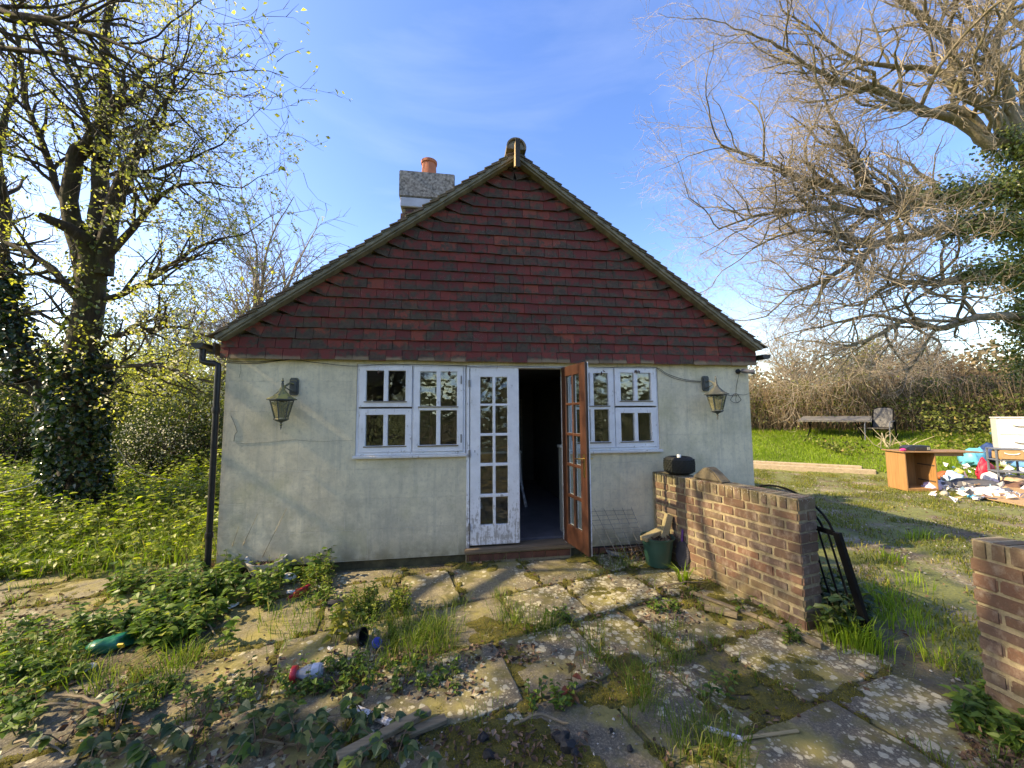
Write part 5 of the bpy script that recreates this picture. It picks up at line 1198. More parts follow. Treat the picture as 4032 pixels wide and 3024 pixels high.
def tree(name, label, cat, base, kind_mats, builder, leaf=None, group=None, thick=2):
    t = thing(name, base, label, cat, group); out, tips = [], []; builder(out, tips)
    wood_meshes(('trunk', 'twigs'), out, kind_mats, t, thick); return t, out, tips
def tip_leaves(tips, per, L, W, mat, parent, nm='leaves', jit=.03, lo=.2, filt=None, **kw):
    C, D = [], []
    for pts, dirs in tips:
        for _ in range(int(per+R.random())):
            f = lo+(1-lo)*R.random(); f *= len(pts)-1; i = min(len(pts)-2, int(f)); f -= i
            C.append([pts[i][k]+(pts[i+1][k]-pts[i][k])*f for k in range(3)]); D.append(dirs[i+1])
    C = np.array(C)
    if filt is not None: kk = filt(C); C = C[kk]; D = np.array(D)[kk]
    n = len(C)
    if not n: return None
    D = unit(np.array(D)+RN.normal(0, .8, (n, 3))); l = RN.uniform(*L, n)
    return leaf_obj(nm, C+RN.normal(0, jit, (n, 3)), D, rand_dirs(n, .8), l, l*RN.uniform(*W, n), mat, parent, kind='stuff', **kw)
def pts_px(lst, dep=None): return [at_depth(p[0], p[1], p[2] if len(p) > 2 else dep) for p in lst]

# ---- ivy-clad blossom tree left of the house
KL = dict(seg=[.25, .16, .12, .09, .07], wig=[.12, .20, .24, .26, .3], up=[.05, .06, .04, .02, .02], kids=[4.6, 4.4, 5.2, 6.0, 0], len=[1, .92, .56, .32, .19], ang=[(28, 65), (25, 62), (25, 65), (25, 70), (0, 1)], rmax=[1, .035, .013, .006, .004], rmin=.0028, last=4)
D6 = 6.1
tb = ground(355, 2125)
def bl(out, tips):
    lim = lambda p, r, d=1.0, st=.15: limb(R, pts_px(p, D6), r, KL, out, tips, 0, d, st)
    lim([(352, 2140), (325, 1950), (305, 1750), (310, 1500), (345, 1250), (365, 1050)], [.24, .215, .20, .19, .185, .17], .25, .55)
    lim([(345, 1100), (300, 930), (275, 780), (282, 660), (310, 590), (370, 530), (410, 470), (470, 410), (530, 385)], [.13, .115, .105, .10, .098, .09, .075, .06, .03], .9, .4)
    lim([(375, 1080), (388, 800, 6.2), (395, 600, 6.3), (420, 420, 6.3), (408, 220, 6.2), (430, 20, 6.1), (470, -240, 6.0)], [.14, .115, .10, .075, .055, .045, .03], 1.1, .3)
    lim([(400, 1080), (438, 860), (478, 720), (515, 640), (556, 588)], [.12, .10, .09, .082, .062], .7, .4)
    lim([(485, 690), (600, 668, 6.0), (740, 630, 5.9), (870, 570, 5.8)], [.035, .028, .018, .01], 1.4, .2)
    lim([(380, 470), (470, 380), (545, 300), (600, 255), (690, 210)], [.055, .042, .032, .025, .012], 1.3, .2)
    lim([(460, 570), (590, 490, 6), (655, 390, 5.9), (700, 300, 5.8), (740, 190, 5.7)], [.032, .027, .022, .016, .01], 1.4, .2)
    lim([(420, 1010), (520, 900), (640, 770, 6), (760, 720, 5.9), (900, 735, 5.8)], [.06, .045, .032, .02, .01], 1.4, .2)
    lim([(420, 1180), (540, 1130), (660, 1050, 5.9), (800, 960, 5.8), (930, 930, 5.7)], [.05, .04, .03, .02, .01], 1.6, .15)
    lim([(430, 1330), (560, 1300), (700, 1290, 5.9), (830, 1330, 5.8)], [.045, .035, .022, .01], 1.8, .1)
    lim([(410, 1440), (540, 1440), (680, 1450, 5.8), (800, 1500, 5.7)], [.04, .03, .02, .01], 1.9, .1)
    lim([(310, 1180), (210, 1060), (100, 990), (-40, 930)], [.06, .05, .04, .03], 1.3, .2)
    lim([(330, 900), (240, 780), (180, 600), (100, 380), (60, 120), (40, -100)], [.06, .05, .045, .035, .025, .012], 1.3, .2)
    lim([(390, 620), (330, 420), (270, 250), (200, 60), (150, -120)], [.05, .04, .03, .022, .012], 1.3, .2)
tl_, out, tips = tree('blossom_tree', 'tall ivy-trunked blossom tree with young yellow-green leaves left of the house', 'tree', (tb[0], tb[1], 0), (MT['bark_dark'], MT['twig_dark']), bl)
far_r = lambda C: (C[:, 0] > -4.6)
tip_leaves(tips, 4.6, (.034, .066), (.45, .65), MT['lf_young'], tl_, 'leaves')
tip_leaves(tips, 3.2, (.026, .046), (.9, 1.2), MT['blossom'], tl_, 'blossom', filt=lambda C: RN.random(len(C)) < np.clip((C[:, 0]+6.5)/2.2, .05, 1))
trunk_line, trr = smooth_line(pts_px([(345, 2150), (305, 1900), (290, 1700), (315, 1450), (350, 1250), (370, 1080), (380, 900)], D6), [.30, .32, .34, .29, .22, .18, .14], .03)
def wrap_ivy(nm, line, rad, n, mat, parent, L=(.05, .10), out_=.12, grav=.6, keep=None):
    ii = RN.integers(0, len(line)-1, n); P = np.array(line)[ii]; r = np.array(rad)[ii]
    T = unit(np.array(line)[ii+1]-P); d = unit(np.cross(T, RN.normal(size=(n, 3))))
    C = P+d*(r*RN.uniform(.75, 1.0, n)+RN.random(n)**2*out_)[:, None]+RN.normal(0, .015, (n, 3))
    D = unit(d*.5+np.array([0, 0, -grav])+RN.normal(0, .5, (n, 3))); l = RN.uniform(*L, n)
    return leaf_obj(nm, C, D, unit(d+RN.normal(0, .35, (n, 3))), l, l*RN.uniform(.75, 1.05, n), mat, parent, shape='leaf', kind='stuff')
wrap_ivy('ivy', trunk_line[:int(len(trunk_line)*.62)], trr, 4200, MT['lf_ivy'], tl_)
wrap_ivy('ivy', trunk_line[int(len(trunk_line)*.55):], trr[int(len(trunk_line)*.55):], 700, MT['lf_ivy_lit'], tl_, (.04, .07), .14)
# second leaning stems at the left edge
def bl2(out, tips):
    lim = lambda p, r, d=1.0, st=.15: limb(R, pts_px(p, 6.4), r, KL, out, tips, 0, d, st)
    lim([(330, 2140), (270, 1920), (215, 1720), (110, 1480), (-20, 1270), (-120, 1100)], [.11, .10, .095, .09, .085, .08], .35, .5)
    lim([(110, 1500), (70, 1350), (25, 1200), (5, 1020), (20, 820), (-10, 600), (40, 380)], [.13, .12, .11, .10, .08, .06, .03], 1.0, .3)
    lim([(60, 1330), (150, 1430), (260, 1500), (420, 1520), (560, 1560)], [.05, .04, .03, .02, .01], 1.6, .1)
    lim([(40, 1250), (150, 1230), (300, 1330), (420, 1400)], [.04, .03, .02, .01], 1.8, .1)
t2, out, tips = tree('leaning_tree', 'dark leaning stems with bright young leaves at the left edge', 'tree', tuple(ground(330, 2140)), (MT['bark_dark'], MT['twig_dark']), bl2)
tip_leaves(tips, 3.4, (.035, .065), (.45, .65), MT['lf_young'], t2, 'leaves')
ln2, rr2 = smooth_line(pts_px([(110, 1500), (70, 1350), (25, 1200), (5, 1020)], 6.4), [.19, .19, .16, .13], .03)
wrap_ivy('ivy', ln2, rr2, 1500, MT['lf_ivy'], t2)

# ---- near tree outside the frame on the left, its boughs hang into the top left corner and shade the patio
KN = dict(seg=[.3, .22, .16, .12, .08], wig=[.1, .18, .22, .26, .3], up=[.05, .03, .0, .0, .0], kids=[3.0, 3.2, 3.8, 4.5, 0], len=[1, 1.9, 1.0, .5, .26], ang=[(30, 70), (25, 65), (25, 65), (25, 70), (0, 1)], rmax=[1, .05, .02, .008, .004], rmin=.003, last=4)
def bn(out, tips):
    lim = lambda p, r, d=1.0, st=.15: limb(R, [np.array(q, float) for q in p], r, KN, out, tips, 0, d, st)
    lim([(-7.4, -2.3, 0), (-7.3, -2.3, 1.5), (-7.0, -2.3, 3.0), (-6.9, -2.3, 4.6), (-6.7, -2.4, 6.4), (-6.6, -2.5, 8.6)], [.24, .21, .18, .15, .10, .04], .8, .4)
    lim([(-7.1, -2.3, 2.7), (-6.0, -2.9, 4.0), (-4.8, -3.4, 5.0), (-3.6, -3.7, 5.6)], [.11, .08, .05, .02], 1.0, .25)
    lim([(-6.9, -2.3, 4.4), (-6.0, -2.6, 6.2), (-5.1, -2.8, 7.6), (-4.4, -2.9, 8.8)], [.10, .07, .05, .02], 1.0, .25)
    lim([(-7.2, -2.3, 3.0), (-7.4, -3.4, 4.4), (-7.3, -4.4, 5.8), (-7.2, -5.0, 7.2)], [.10, .07, .05, .02], 1.0, .25)
    lim([(-6.9, -2.3, 4.2), (-6.3, -1.4, 5.6), (-5.5, -.9, 6.7), (-4.7, -.65, 7.5)], [.08, .055, .04, .02], 1.1, .3)  # limb out of view, added to dapple the brick wall
    P = [at_depth(-260, 0, 4.9), at_depth(-60, 30, 4.7), at_depth(150, 75, 4.5), at_depth(340, 130, 4.4), at_depth(520, 190, 4.3), at_depth(680, 260, 4.2)]
    lim([(-6.9, -2.3, 4.2)]+P, [.09, .055, .045, .035, .026, .017, .008], 1.0, .25)
    P = [at_depth(-220, 200, 4.9), at_depth(0, 190, 4.8), at_depth(220, 210, 4.6), at_depth(420, 260, 4.5)]
    lim([(-7.0, -2.3, 3.9)]+P, [.07, .04, .03, .022, .01], .9, .25)
t3, out, tips = tree('overhanging_tree', 'nearby tree reaching dark twiggy boughs across the top left corner', 'tree', (-7.4, -2.3, 0), (MT['bark_dark'], MT['twig_dark']), bn)
tip_leaves(tips, 2.3, (.04, .07), (.5, .7), MT['lf_young'], t3, 'leaves')
k = 150; cc = np.stack([RN.normal(-6.5, 1.25, k), np.clip(RN.normal(-3.2, .95, k), -5.5, -1.75), RN.uniform(2.6, 8.2, k)], 1)
i = RN.integers(0, k, 12500); C = cc[i]+RN.normal(0, .24, (12500, 3))
l = RN.uniform(.05, .095, 12500); leaf_obj('leaves', C, rand_dirs(12500), rand_dirs(12500, .6), l, l*.62, MT['lf_young'], t3, kind='stuff')  # unseen leaf clumps, added to deepen the shade on the near patio

# ---- the big bare oak on the right, ivy on its boughs
KO = dict(seg=[.4, .3, .2, .14, .10], wig=[.10, .22, .21, .19, .22], up=[.02, .02, .015, .01, .0], kids=[2.2, 2.5, 3.2, 4.0, 0], len=[1, 2.9, 1.7, .95, .50], ang=[(25, 60), (25, 58), (25, 60), (25, 65), (0, 1)], rmax=[1, .080, .036, .014, .006], rmin=.0050, last=4, bias=(-.75, .1, .42), bw=.06)
OS = 1.24
ob = CAM+(at_depth(4130, 1700, 11.8)-CAM)*OS; ob[2] = float(gz(ob[0], ob[1]))
IVY = []
def bo_(out, tips):
    def lim(p, r, d=1.0, st=.15, dep=11.0, ivy=None):
        P = [CAM+(q-CAM)*OS for q in pts_px(p, dep)]; r = [a*OS*(.70 if a > .1 else .85) for a in r]; limb(R, P, r, KO, out, tips, 0, d, st)
        if ivy: IVY.append((P[:ivy], r[:ivy]))
    lim([(4135, 1720, 11.8), (4120, 1400, 11.6), (4110, 1100, 11.5), (4105, 850, 11.4), (4095, 640, 11.3)], [.62, .55, .52, .50, .46], .1, .6, ivy=5)
    lim([(4095, 760), (3960, 745), (3800, 770), (3650, 780), (3520, 790), (3420, 740, 10.8), (3380, 640, 10.6), (3330, 560, 10.4), (3260, 430, 10.2)], [.34, .28, .25, .22, .20, .16, .12, .08, .04], .8, .35, ivy=5)
    lim([(3520, 790), (3400, 770, 10.8), (3250, 730, 10.6), (3100, 680, 10.3), (2960, 620, 10.0), (2840, 570, 9.8)], [.16, .13, .10, .075, .05, .025], 1.1, .2)
    lim([(3560, 800), (3430, 840), (3280, 820, 10.7), (3120, 830, 10.4), (2980, 850, 10.1), (2830, 900, 9.9)], [.13, .10, .085, .06, .045, .02], 1.2, .15)
    lim([(4100, 900), (3960, 890), (3820, 880), (3700, 900), (3600, 930), (3500, 945), (3420, 985, 10.7), (3330, 1050, 10.5), (3230, 1110, 10.3), (3120, 1150, 10.1)], [.30, .26, .23, .20, .17, .14, .11, .08, .06, .03], 1.0, .4, ivy=4)
    lim([(3490, 945), (3400, 960, 11.2), (3300, 920, 11.2), (3180, 910, 11), (3060, 930, 10.8), (2950, 990, 10.6)], [.11, .085, .07, .05, .035, .02], 1.2, .15)
    lim([(3500, 950), (3480, 870, 11.2), (3420, 830, 11.3), (3300, 790, 11.4)], [.08, .06, .04, .02], 1.2, .2)
    lim([(4100, 1080), (3980, 1075), (3860, 1075), (3760, 1100), (3700, 1120), (3600, 1110), (3500, 1125), (3380, 1200, 10.8), (3270, 1190, 10.6)], [.20, .17, .14, .12, .10, .08, .065, .045, .02], 1.2, .3, ivy=4)
    lim([(3715, 1110), (3705, 1040), (3720, 970), (3770, 950)], [.06, .05, .035, .02], 1.2, .3)
    lim([(4090, 700), (4040, 610), (3970, 560), (3900, 560), (3830, 470), (3740, 420), (3660, 440)], [.30, .27, .24, .20, .17, .13, .08], .7, .4, ivy=4)
    lim([(3900, 580), (3780, 480), (3650, 440), (3540, 390), (3420, 350, 10.8), (3300, 320, 10.6), (3200, 270, 10.4), (3060, 180, 10.2), (2930, 120, 10)], [.20, .17, .14, .12, .10, .08, .06, .04, .02], 1.0, .25)
    lim([(3970, 560), (3900, 430), (3800, 370), (3745, 330), (3755, 200), (3700, 110), (3600, 40), (3480, -40)], [.24, .21, .19, .175, .15, .11, .08, .05], .9, .3)
    lim([(3740, 300, 11), (3640, 270, 11.2), (3500, 260, 11.2), (3360, 230, 11), (3220, 130, 10.8), (3080, 40, 10.6)], [.10, .09, .07, .05, .035, .02], 1.1, .2)
    lim([(4090, 660), (4020, 560), (3985, 460), (3960, 330), (3920, 260), (3930, 140), (3970, 40), (4010, -100)], [.26, .22, .19, .16, .14, .12, .10, .07], .8, .25)
    lim([(3950, 280), (3880, 190), (3850, 100), (3800, 0), (3700, -80)], [.09, .075, .06, .045, .03], 1.1, .2)
    lim([(4100, 620), (4060, 480, 11.6), (4040, 300, 11.6), (4060, 100, 11.6), (4080, -100, 11.6)], [.3, .26, .22, .18, .12], .6, .3)
    # low bough sweeping behind the right eave
    lim([(4110, 1250), (3980, 1245), (3850, 1250), (3760, 1275), (3690, 1295), (3600, 1265), (3540, 1270), (3440, 1330, 10.8), (3330, 1370, 10.6), (3240, 1400, 10.5)], [.20, .175, .15, .135, .12, .10, .09, .065, .045, .02], .75, .3, ivy=2)
    lim([(3540, 1265), (3440, 1240, 11.2), (3330, 1260, 11.2), (3220, 1290, 11.0), (3110, 1310, 10.8)], [.07, .055, .04, .03, .015], 1.2, .15)
    lim([(3840, 1240), (3790, 1180), (3740, 1180), (3640, 1130, 11.2)], [.06, .05, .04, .02], 1.0, .2)
to, out, tips = tree('oak_tree', 'large bare spreading oak on the right with ivy along its boughs', 'tree', tuple(ob), (MT['bark_oak'], MT['twig_oak']), bo_)
for P, r in IVY:
    l_, r_ = smooth_line(P, [x*1.35 for x in r], .05); n = int(sum(math.dist(a, b_) for a, b_ in zip(l_[:-1], l_[1:]))*620)
    wrap_ivy('ivy', l_, r_, n, MT['lf_ivy_lit'], to, (.07, .14), .50, .6)
n = 5200; C = np.stack([RN.uniform(-1, 1, n), RN.uniform(-1, 1, n), RN.uniform(0, 1, n)], 1); tb_ = np.array(ob)
C = tb_+np.array([-.2, -.2, 0])+C*np.array([1.0, 1.0, 7.0])
tag_ = leaf_obj('ivy', C, rand_dirs(n, -.5), rand_dirs(n, .2), RN.uniform(.07, .13, n), RN.uniform(.06, .11, n), MT['lf_ivy_lit'], to, shape='leaf', kind='stuff')
print('oak twigs', len(out))

# ---- hedge, shrubs and far trees on the right
def leaf_cloud(nm, C, mat, L, parent=None, shape='diamond', up=.5, **kw):
    n = len(C); l = RN.uniform(*L, n); return leaf_obj(nm, C, rand_dirs(n), rand_dirs(n, up), l, l*RN.uniform(.55, .9, n), mat, parent, shape=shape, **kw)
def nz(x, y, s, o=0): return np.array([mnoise.noise(Vector((a*s+o, b_*s-o, o))) for a, b_ in zip(x, y)])
HA, HB = np.array([7.6, 14.2]), np.array([25.0, -1.5]); hv = HB-HA; hl = np.linalg.norm(hv); hv /= hl; hn = np.array([-hv[1], hv[0]])
if hn @ np.array([.68, .73]) < 0: hn = -hn
hd_ = thing('bramble_hedge', (15.5, 7.3, 1.0), 'overgrown bramble hedge with brown stems along the back of the lawn', 'hedge')
n = 52000; t = RN.random(n)*hl; x0 = HA[0]+hv[0]*t; y0 = HA[1]+hv[1]*t
top = 1.55+.35*nz(t, t*0, .45)+.28*nz(t, t*0, 1.7, 5); ac = RN.normal(.55, .55, n); hh = top*(1-.28*np.abs(ac-.6))*(.30+.80*RN.random(n)**.8)
keep = (nz(t, hh*3, 1.6, 4)+RN.normal(0, .22, n) > -.30) & (hh > .75+.35*nz(t, ac, 1.1, 9)) | (RN.random(n) < .16); P = np.stack([x0+hn[0]*ac, y0+hn[1]*ac], 1)
Zg = gz(P[:, 0], P[:, 1]); C = np.stack([P[:, 0], P[:, 1], Zg+hh], 1)[keep]
leaf_cloud('hedge_leaves', C, MT['lf_hedge'], (.05, .10), hd_, kind='stuff')
st = []
for _ in range(3600):
    t = R.random()*hl; a = R.gauss(.35, .35); x, y = HA[0]+hv[0]*t+hn[0]*a, HA[1]+hv[1]*t+hn[1]*a; z = float(gz(x, y)); d1 = R.uniform(-.9, .9); h = R.uniform(.4, 2.1); dn = R.uniform(-.6, .2)
    P4 = [(x+hv[0]*d1*k+hn[0]*dn*k*k, y+hv[1]*d1*k+hn[1]*dn*k*k, z+h*math.sin(k*2.2)*(1 if h < 1 else .95)) for k in (0, .3, .6, .9, 1.2)]; st.append((P4, [.011, .010, .008, .006, .004]))
v, f = tubes_np(st, 3); link('hedge_stems', mesh_np('hedge_stems', v, f, smooth=True), plain('hedge_stem', (.20, .145, .085), .9, .4, 3), hd_, kind='stuff')
# bramble mound spreading forward at right
bm_ = thing('bramble_mound', (14.5, 4.2, .8), 'low leafy bramble mound spreading from the hedge behind the rubbish', 'brambles')
n = 16000; x = RN.uniform(11.4, 21, n); y = RN.uniform(-1, 7.5, n); s = lawn_s(x, y); e = s-3.4+np.clip((y-2.6)/3.0, -1.2, 1)*1.9
keep = (e > 0) & (s < 7) & (np.hypot(x-CC.x, y-CC.y) > 1.0) & (np.hypot(x-CC.x+.6, y-CC.y+.7) > .9) & (np.hypot(x-TB.x, y-TB.y) > 1.7); x, y, e = x[keep], y[keep], e[keep]; hh = np.clip(e*.42, .08, 1.2)*(1+.4*nz(x, y, 1.1))*RN.random(len(x))**.5
leaf_cloud('bramble_leaves', np.stack([x, y, gz(x, y)+hh], 1), MT['lf_hedge'], (.07, .13), bm_, kind='stuff')
# twiggy bare shrub close to the right corner of the house
KS = dict(seg=[.3, .25, .2, .14], wig=[.12, .2, .24, .26], up=[.02, -.02, -.03, -.02], kids=[4.0, 4.5, 5.0, 0], len=[1, 1.6, .9, .5], ang=[(20, 60), (20, 65), (25, 70), (0, 1)], rmax=[1, .03, .014, .007], rmin=.006, last=3)
sb = np.array([11.3, 11.4, float(gz(11.3, 11.4))])
def bs(out, tips):
    for k in range(15):
        a = R.uniform(0, 6.28); grow(R, (sb[0]+R.gauss(0, .7), sb[1]+R.gauss(0, .7), sb[2]), tuple(unit(np.array([math.cos(a)*.55, math.sin(a)*.55, 1.0]))), R.uniform(2.6, 3.9), .04, 0, KS, out, tips)
t4, out, tips = tree('bare_shrub', 'tall tangled bare shrub just right of the house corner', 'shrub', tuple(sb), (MT['bark_oak'], MT['twig_grey']), bs, thick=1)
tip_leaves(tips, .35, (.05, .09), (.5, .8), MT['lf_hedge'], t4, 'leaves')
# far trees beyond the hedge
KF = dict(seg=[.8, .6, .45, .35], wig=[.09, .16, .2, .22], up=[.04, .05, .03, .02], kids=[3.2, 3.4, 3.6, 0], len=[1, 2.4, 1.3, .8], ang=[(25, 55), (25, 60), (25, 60), (0, 1)], rmax=[1, .06, .03, .018], rmin=.014, last=3)
def far_tree(px, dep, ztop, label, mat_t, leafm=None, per=0.0, spread=1.0, group='bare trees beyond the hedge', nm='far_tree'):
    p = at_depth(px, 1600, dep); g = float(gz(p[0], p[1])); H = ztop-g
    def fb(out, tips):
        for k in range(3):
            a = R.uniform(0, 6.28); q = [np.array([p[0], p[1], g]), np.array([p[0]+.25*math.cos(a)*spread, p[1]+.25*math.sin(a), g+H*.3]), np.array([p[0]+.7*math.cos(a)*spread, p[1]+.7*math.sin(a)*spread, g+H*.6]), np.array([p[0]+1.3*math.cos(a)*spread, p[1]+1.3*math.sin(a)*spread, g+H*.88])]
            K2 = dict(KF); K2['len'] = [1, H*.36, H*.20, H*.12]; K2['kids'] = [14/H, 16/H, 24/H, 0]; K2['seg'] = [H/10, H/14, H/20, H/25]; limb(R, q, [H*.020, H*.017, H*.012, H*.006], K2, out, tips, 0, 1.5, .25)
    t, out, tips = tree(nm, label, 'tree', (p[0], p[1], g), (MT['bark_oak'], mat_t), fb, group=group, thick=1)
    if leafm: tip_leaves(tips, per, (.12*H/6, .2*H/6), (.6, .9), leafm, t, 'leaves', .1)
    return t
far_tree(3140, 26, 6.8, 'pale bushy bare tree behind the hedge, nearest the house corner', MT['twig_grey'], MT['lf_hedge'], .25, 1.3)
far_tree(3300, 34, 7.4, 'rounded yellow-green tree behind the garden table', MT['twig_grey'], MT['lf_hedge'], 1.6, 1.6)
far_tree(3420, 38, 8.2, 'bare brown tree behind the hedge between table and chair', MT['twig_brown'], None, 0, 1.7)
far_tree(3520, 40, 8.8, 'broad brown bare tree behind the garden chair', MT['twig_brown'], None, 0, 1.8)
far_tree(3620, 36, 8.0, 'bare brownish tree right of the one behind the garden chair', MT['twig_brown'], None, 0, 1.8)
far_tree(3720, 26, 6.9, 'bare pale-stemmed tree with forked trunk above the desk', MT['twig_grey'], MT['lf_hedge'], .15, 1.5)
far_tree(3830, 38, 7.4, 'hazy brown tree above the bramble mound', MT['twig_brown'], None, 0, 1.8)
far_tree(3960, 40, 6.6, 'low brown tree beyond the hedge near the right edge', MT['twig_brown'], MT['lf_hedge'], .3, 1.8)
far_tree(985, 19, 10.2, 'bare upright tree rising behind the left roof slope', MT['twig_grey'], None, 0, 1.2, 'bare trees behind the house')
far_tree(830, 17, 7.0, 'lower bare tree left of the one behind the roof slope', MT['twig_grey'], MT['lf_young'], .4, 1.2, 'bare trees behind the house')
far_tree(640, 20, 8.0, 'thin bare tree half hidden behind the blossom tree', MT['twig_grey'], MT['lf_young'], .3, 1.2, 'bare trees behind the house')
# far wood and hill line
n = 70000; a = RN.uniform(-1.1, 1.5, n); d = RN.uniform(60, 110, n); x = d*np.sin(a); y = -4+d*np.cos(a); hh = RN.random(n)**.8*(7.0+2.4*nz(a*14, a*0, 1.0))
ww = leaf_cloud('woodland', np.stack([x, y, gz(x, y)+hh], 1), leafmat('far_wood', ((0, (.10, .085, .05)), (.6, (.17, .14, .085)), (1, (.25, .20, .13))), .9, .1), (.35, .8)); tag(ww, 'far brown and green woodland along the horizon', 'woodland', kind='stuff')

# ---- left background: bushes
def bush(nm, c, r, n, mat, L, label, cat, lump=1.3, group=None, blos=0, seed=0):
    t = thing(nm, (c[0], c[1], float(gz(c[0], c[1]))), label, cat, group); g = float(gz(c[0], c[1]))
    d = unit(RN.normal(size=(n, 3))); rad = RN.random(n)**.35
    k = np.array([mnoise.noise(Vector(q*lump)+Vector((seed, 2, 1))) for q in d]); rad = rad*(1+.45*k)
    C = d*rad[:, None]*np.array(r)[None]+np.array([c[0], c[1], g+r[2]*.8]); C = C[C[:, 2] > g]
    leaf_cloud('leaves', C, mat, L, t, kind='stuff')
    stm = []
    for _ in range(90):
        q = C[R.randrange(len(C))]; o = np.array([c[0]+R.gauss(0, r[0]*.3), c[1]+R.gauss(0, r[1]*.3), g]); mid = o*.45+q*.55+np.array([0, 0, .2]); stm.append(([tuple(o), tuple(mid), tuple(q)], [.02, .012, .004]))
    v, f = tubes_np(stm, 4); link('stems', mesh_np('stems', v, f, smooth=True), MT['twig_dark'], t, kind='stuff')
    if blos:
        sel = C[RN.integers(0, len(C), blos)]; leaf_cloud('blossom', sel+RN.normal(0, .05, (blos, 3)), MT['blossom'], (.03, .05), t, kind='stuff')
    return t
def bush_px(x, dep): p = at_depth(x, 1700, dep); return (p[0], p[1])
bush('dark_bush', bush_px(790, 9.6), (1.7, 1.3, 1.25), 9000, MT['lf_dark'], (.05, .09), 'dark evergreen bush between the blossom tree and the house wall', 'bush', seed=1)
bush('blossom_bush', bush_px(600, 8.4), (.9, .7, .85), 3600, MT['lf_dark'], (.04, .07), 'white-blossomed bush low beside the ivy trunk', 'bush', blos=1500, seed=2)
bush('leafy_bush', bush_px(720, 10.8), (2.0, 1.4, 1.9), 8000, MT['lf_young'], (.05, .09), 'tall yellow-green bush above the dark bush', 'bush', seed=3)
bush('dark_bush', bush_px(330, 11), (2.6, 1.5, 1.5), 9000, MT['lf_dark'], (.06, .10), 'wide dark bush behind the ivy-clad trunk', 'bush', seed=4)
bush('dark_bush', bush_px(60, 10), (2.0, 1.6, 1.5), 7000, MT['lf_dark'], (.06, .10), 'dark bush at the far left edge', 'bush', seed=5)
bush('leafy_bush', bush_px(250, 12.5), (2.4, 1.5, 2.3), 7000, MT['lf_young'], (.06, .10), 'pale leafy bush far behind the leaning stems', 'bush', seed=6)
bush('leafy_bush', bush_px(520, 13), (2.4, 1.5, 2.2), 7000, MT['lf_young'], (.06, .10), 'pale leafy bush far behind the blossom tree', 'bush', seed=7)
# reflected surroundings behind the viewer
n = 15000; x = RN.uniform(-16, 18, n); y = -13.5+RN.normal(0, .9, n); hh = RN.random(n)**.8*(3.0+1.1*nz(x, y*0, .5))
bh = thing('back_hedge', (0, -13.5, 0), 'tall dark hedge mirrored in the window panes', 'hedge'); leaf_cloud('hedge_leaves', np.stack([x, y, hh], 1), MT['lf_dark'], (.14, .26), bh, kind='stuff')
KB = dict(KO); KB['bias'] = (0, 0, .2); KB['kids'] = [3.0, 3.2, 3.6, 3.6, 0]; KB['last'] = 3; KB['rmin'] = .010; KB['len'] = [1, 2.6, 1.5, .8, .4]
for bx_, by_, lb in ((-3.2, -11.5, 'bare branching tree mirrored in the left window'), (4.5, -15, 'bare round tree mirrored in the right window')):
    def bb(out, tips, bx_=bx_, by_=by_):
        for k in range(4):
            a = k*1.6; limb(R, [np.array([bx_, by_, 0]), np.array([bx_, by_, 2.0]), np.array([bx_+1.4*math.cos(a), by_+1.4*math.sin(a), 4.2]), np.array([bx_+3.0*math.cos(a), by_+3.0*math.sin(a), 6.2])], [.24, .2, .12, .04], KB, out, tips, 0, 1.3, .3)
    tree('mirrored_tree', lb, 'tree', (bx_, by_, 0), (MT['bark_dark'], MT['twig_dark']), bb, thick=1)

# ------------------------------------------------------------------ ground cover
def on_ground(x, y, h=0.0): return np.stack([x, y, gz(x, y)+h], 1)
# lawn
n = 90000; s = RN.uniform(.12, 7.5, n); t = RN.uniform(-6.5, 6.5, n); x = LP[0]+LN[0]*s+sd.x*t; y = LP[1]+LN[1]*s+sd.y*t; k = (x > 4.2) & (x < 17); x, y = x[k], y[k]; n = len(x)
tag(blade_obj('lawn', on_ground(x, y, -.02), RN.uniform(.06, .15, n)*(1+.5*nz(x, y, .9)), RN.uniform(.010, .018, n), RN.uniform(.1, .8, n), RN.random(n)*6.28, MT['lawn'], rnd=np.clip(.5+.45*nz(x, y, .7)+RN.normal(0, .2, n), 0, 1)), 'bright green rough lawn behind the sleepers', 'grass', kind='stuff')
# patchy grass on the drive
n = 120000; x = 3.1+RN.random(n)**1.1*9.5; y = RN.uniform(-3, 6.2, n); k = (lawn_s(x, y) < .05) & (nz(x, y, 1.5)+.5*nz(x, y, 4.2, 3)+RN.normal(0, .12, n) > -.03); x, y = x[k], y[k]; n = len(x)
tag(blade_obj('drive_grass', on_ground(x, y, -.015), RN.uniform(.03, .085, n), RN.uniform(.006, .011, n), RN.uniform(.2, 1.0, n), RN.random(n)*6.28, MT['drygrass'], rnd=np.clip(.4+.4*nz(x, y, 1.1, 4)+RN.normal(0, .22, n), 0, 1)), 'patchy thin grass over the gravel drive right of the wall', 'grass', kind='stuff')
def tufts(cs, per, h, nm, mat, lab, spread=.06, w=(.004, .008), lean=(.2, .9), cat='grass'):
    cs = np.array(cs); i = np.repeat(np.arange(len(cs)), per); n = len(i); q = cs[i]; x = q[:, 0]+RN.normal(0, spread, n); y = q[:, 1]+RN.normal(0, spread, n)
    sc = q[:, 2] if cs.shape[1] > 2 else 1.0
    az = np.arctan2(y-q[:, 1], x-q[:, 0])+RN.normal(0, .6, n)
    return tag(blade_obj(nm, on_ground(x, y, -.01), RN.uniform(*h, n)*sc, RN.uniform(*w, n), RN.uniform(*lean, n), az, mat), lab, cat, kind='stuff')
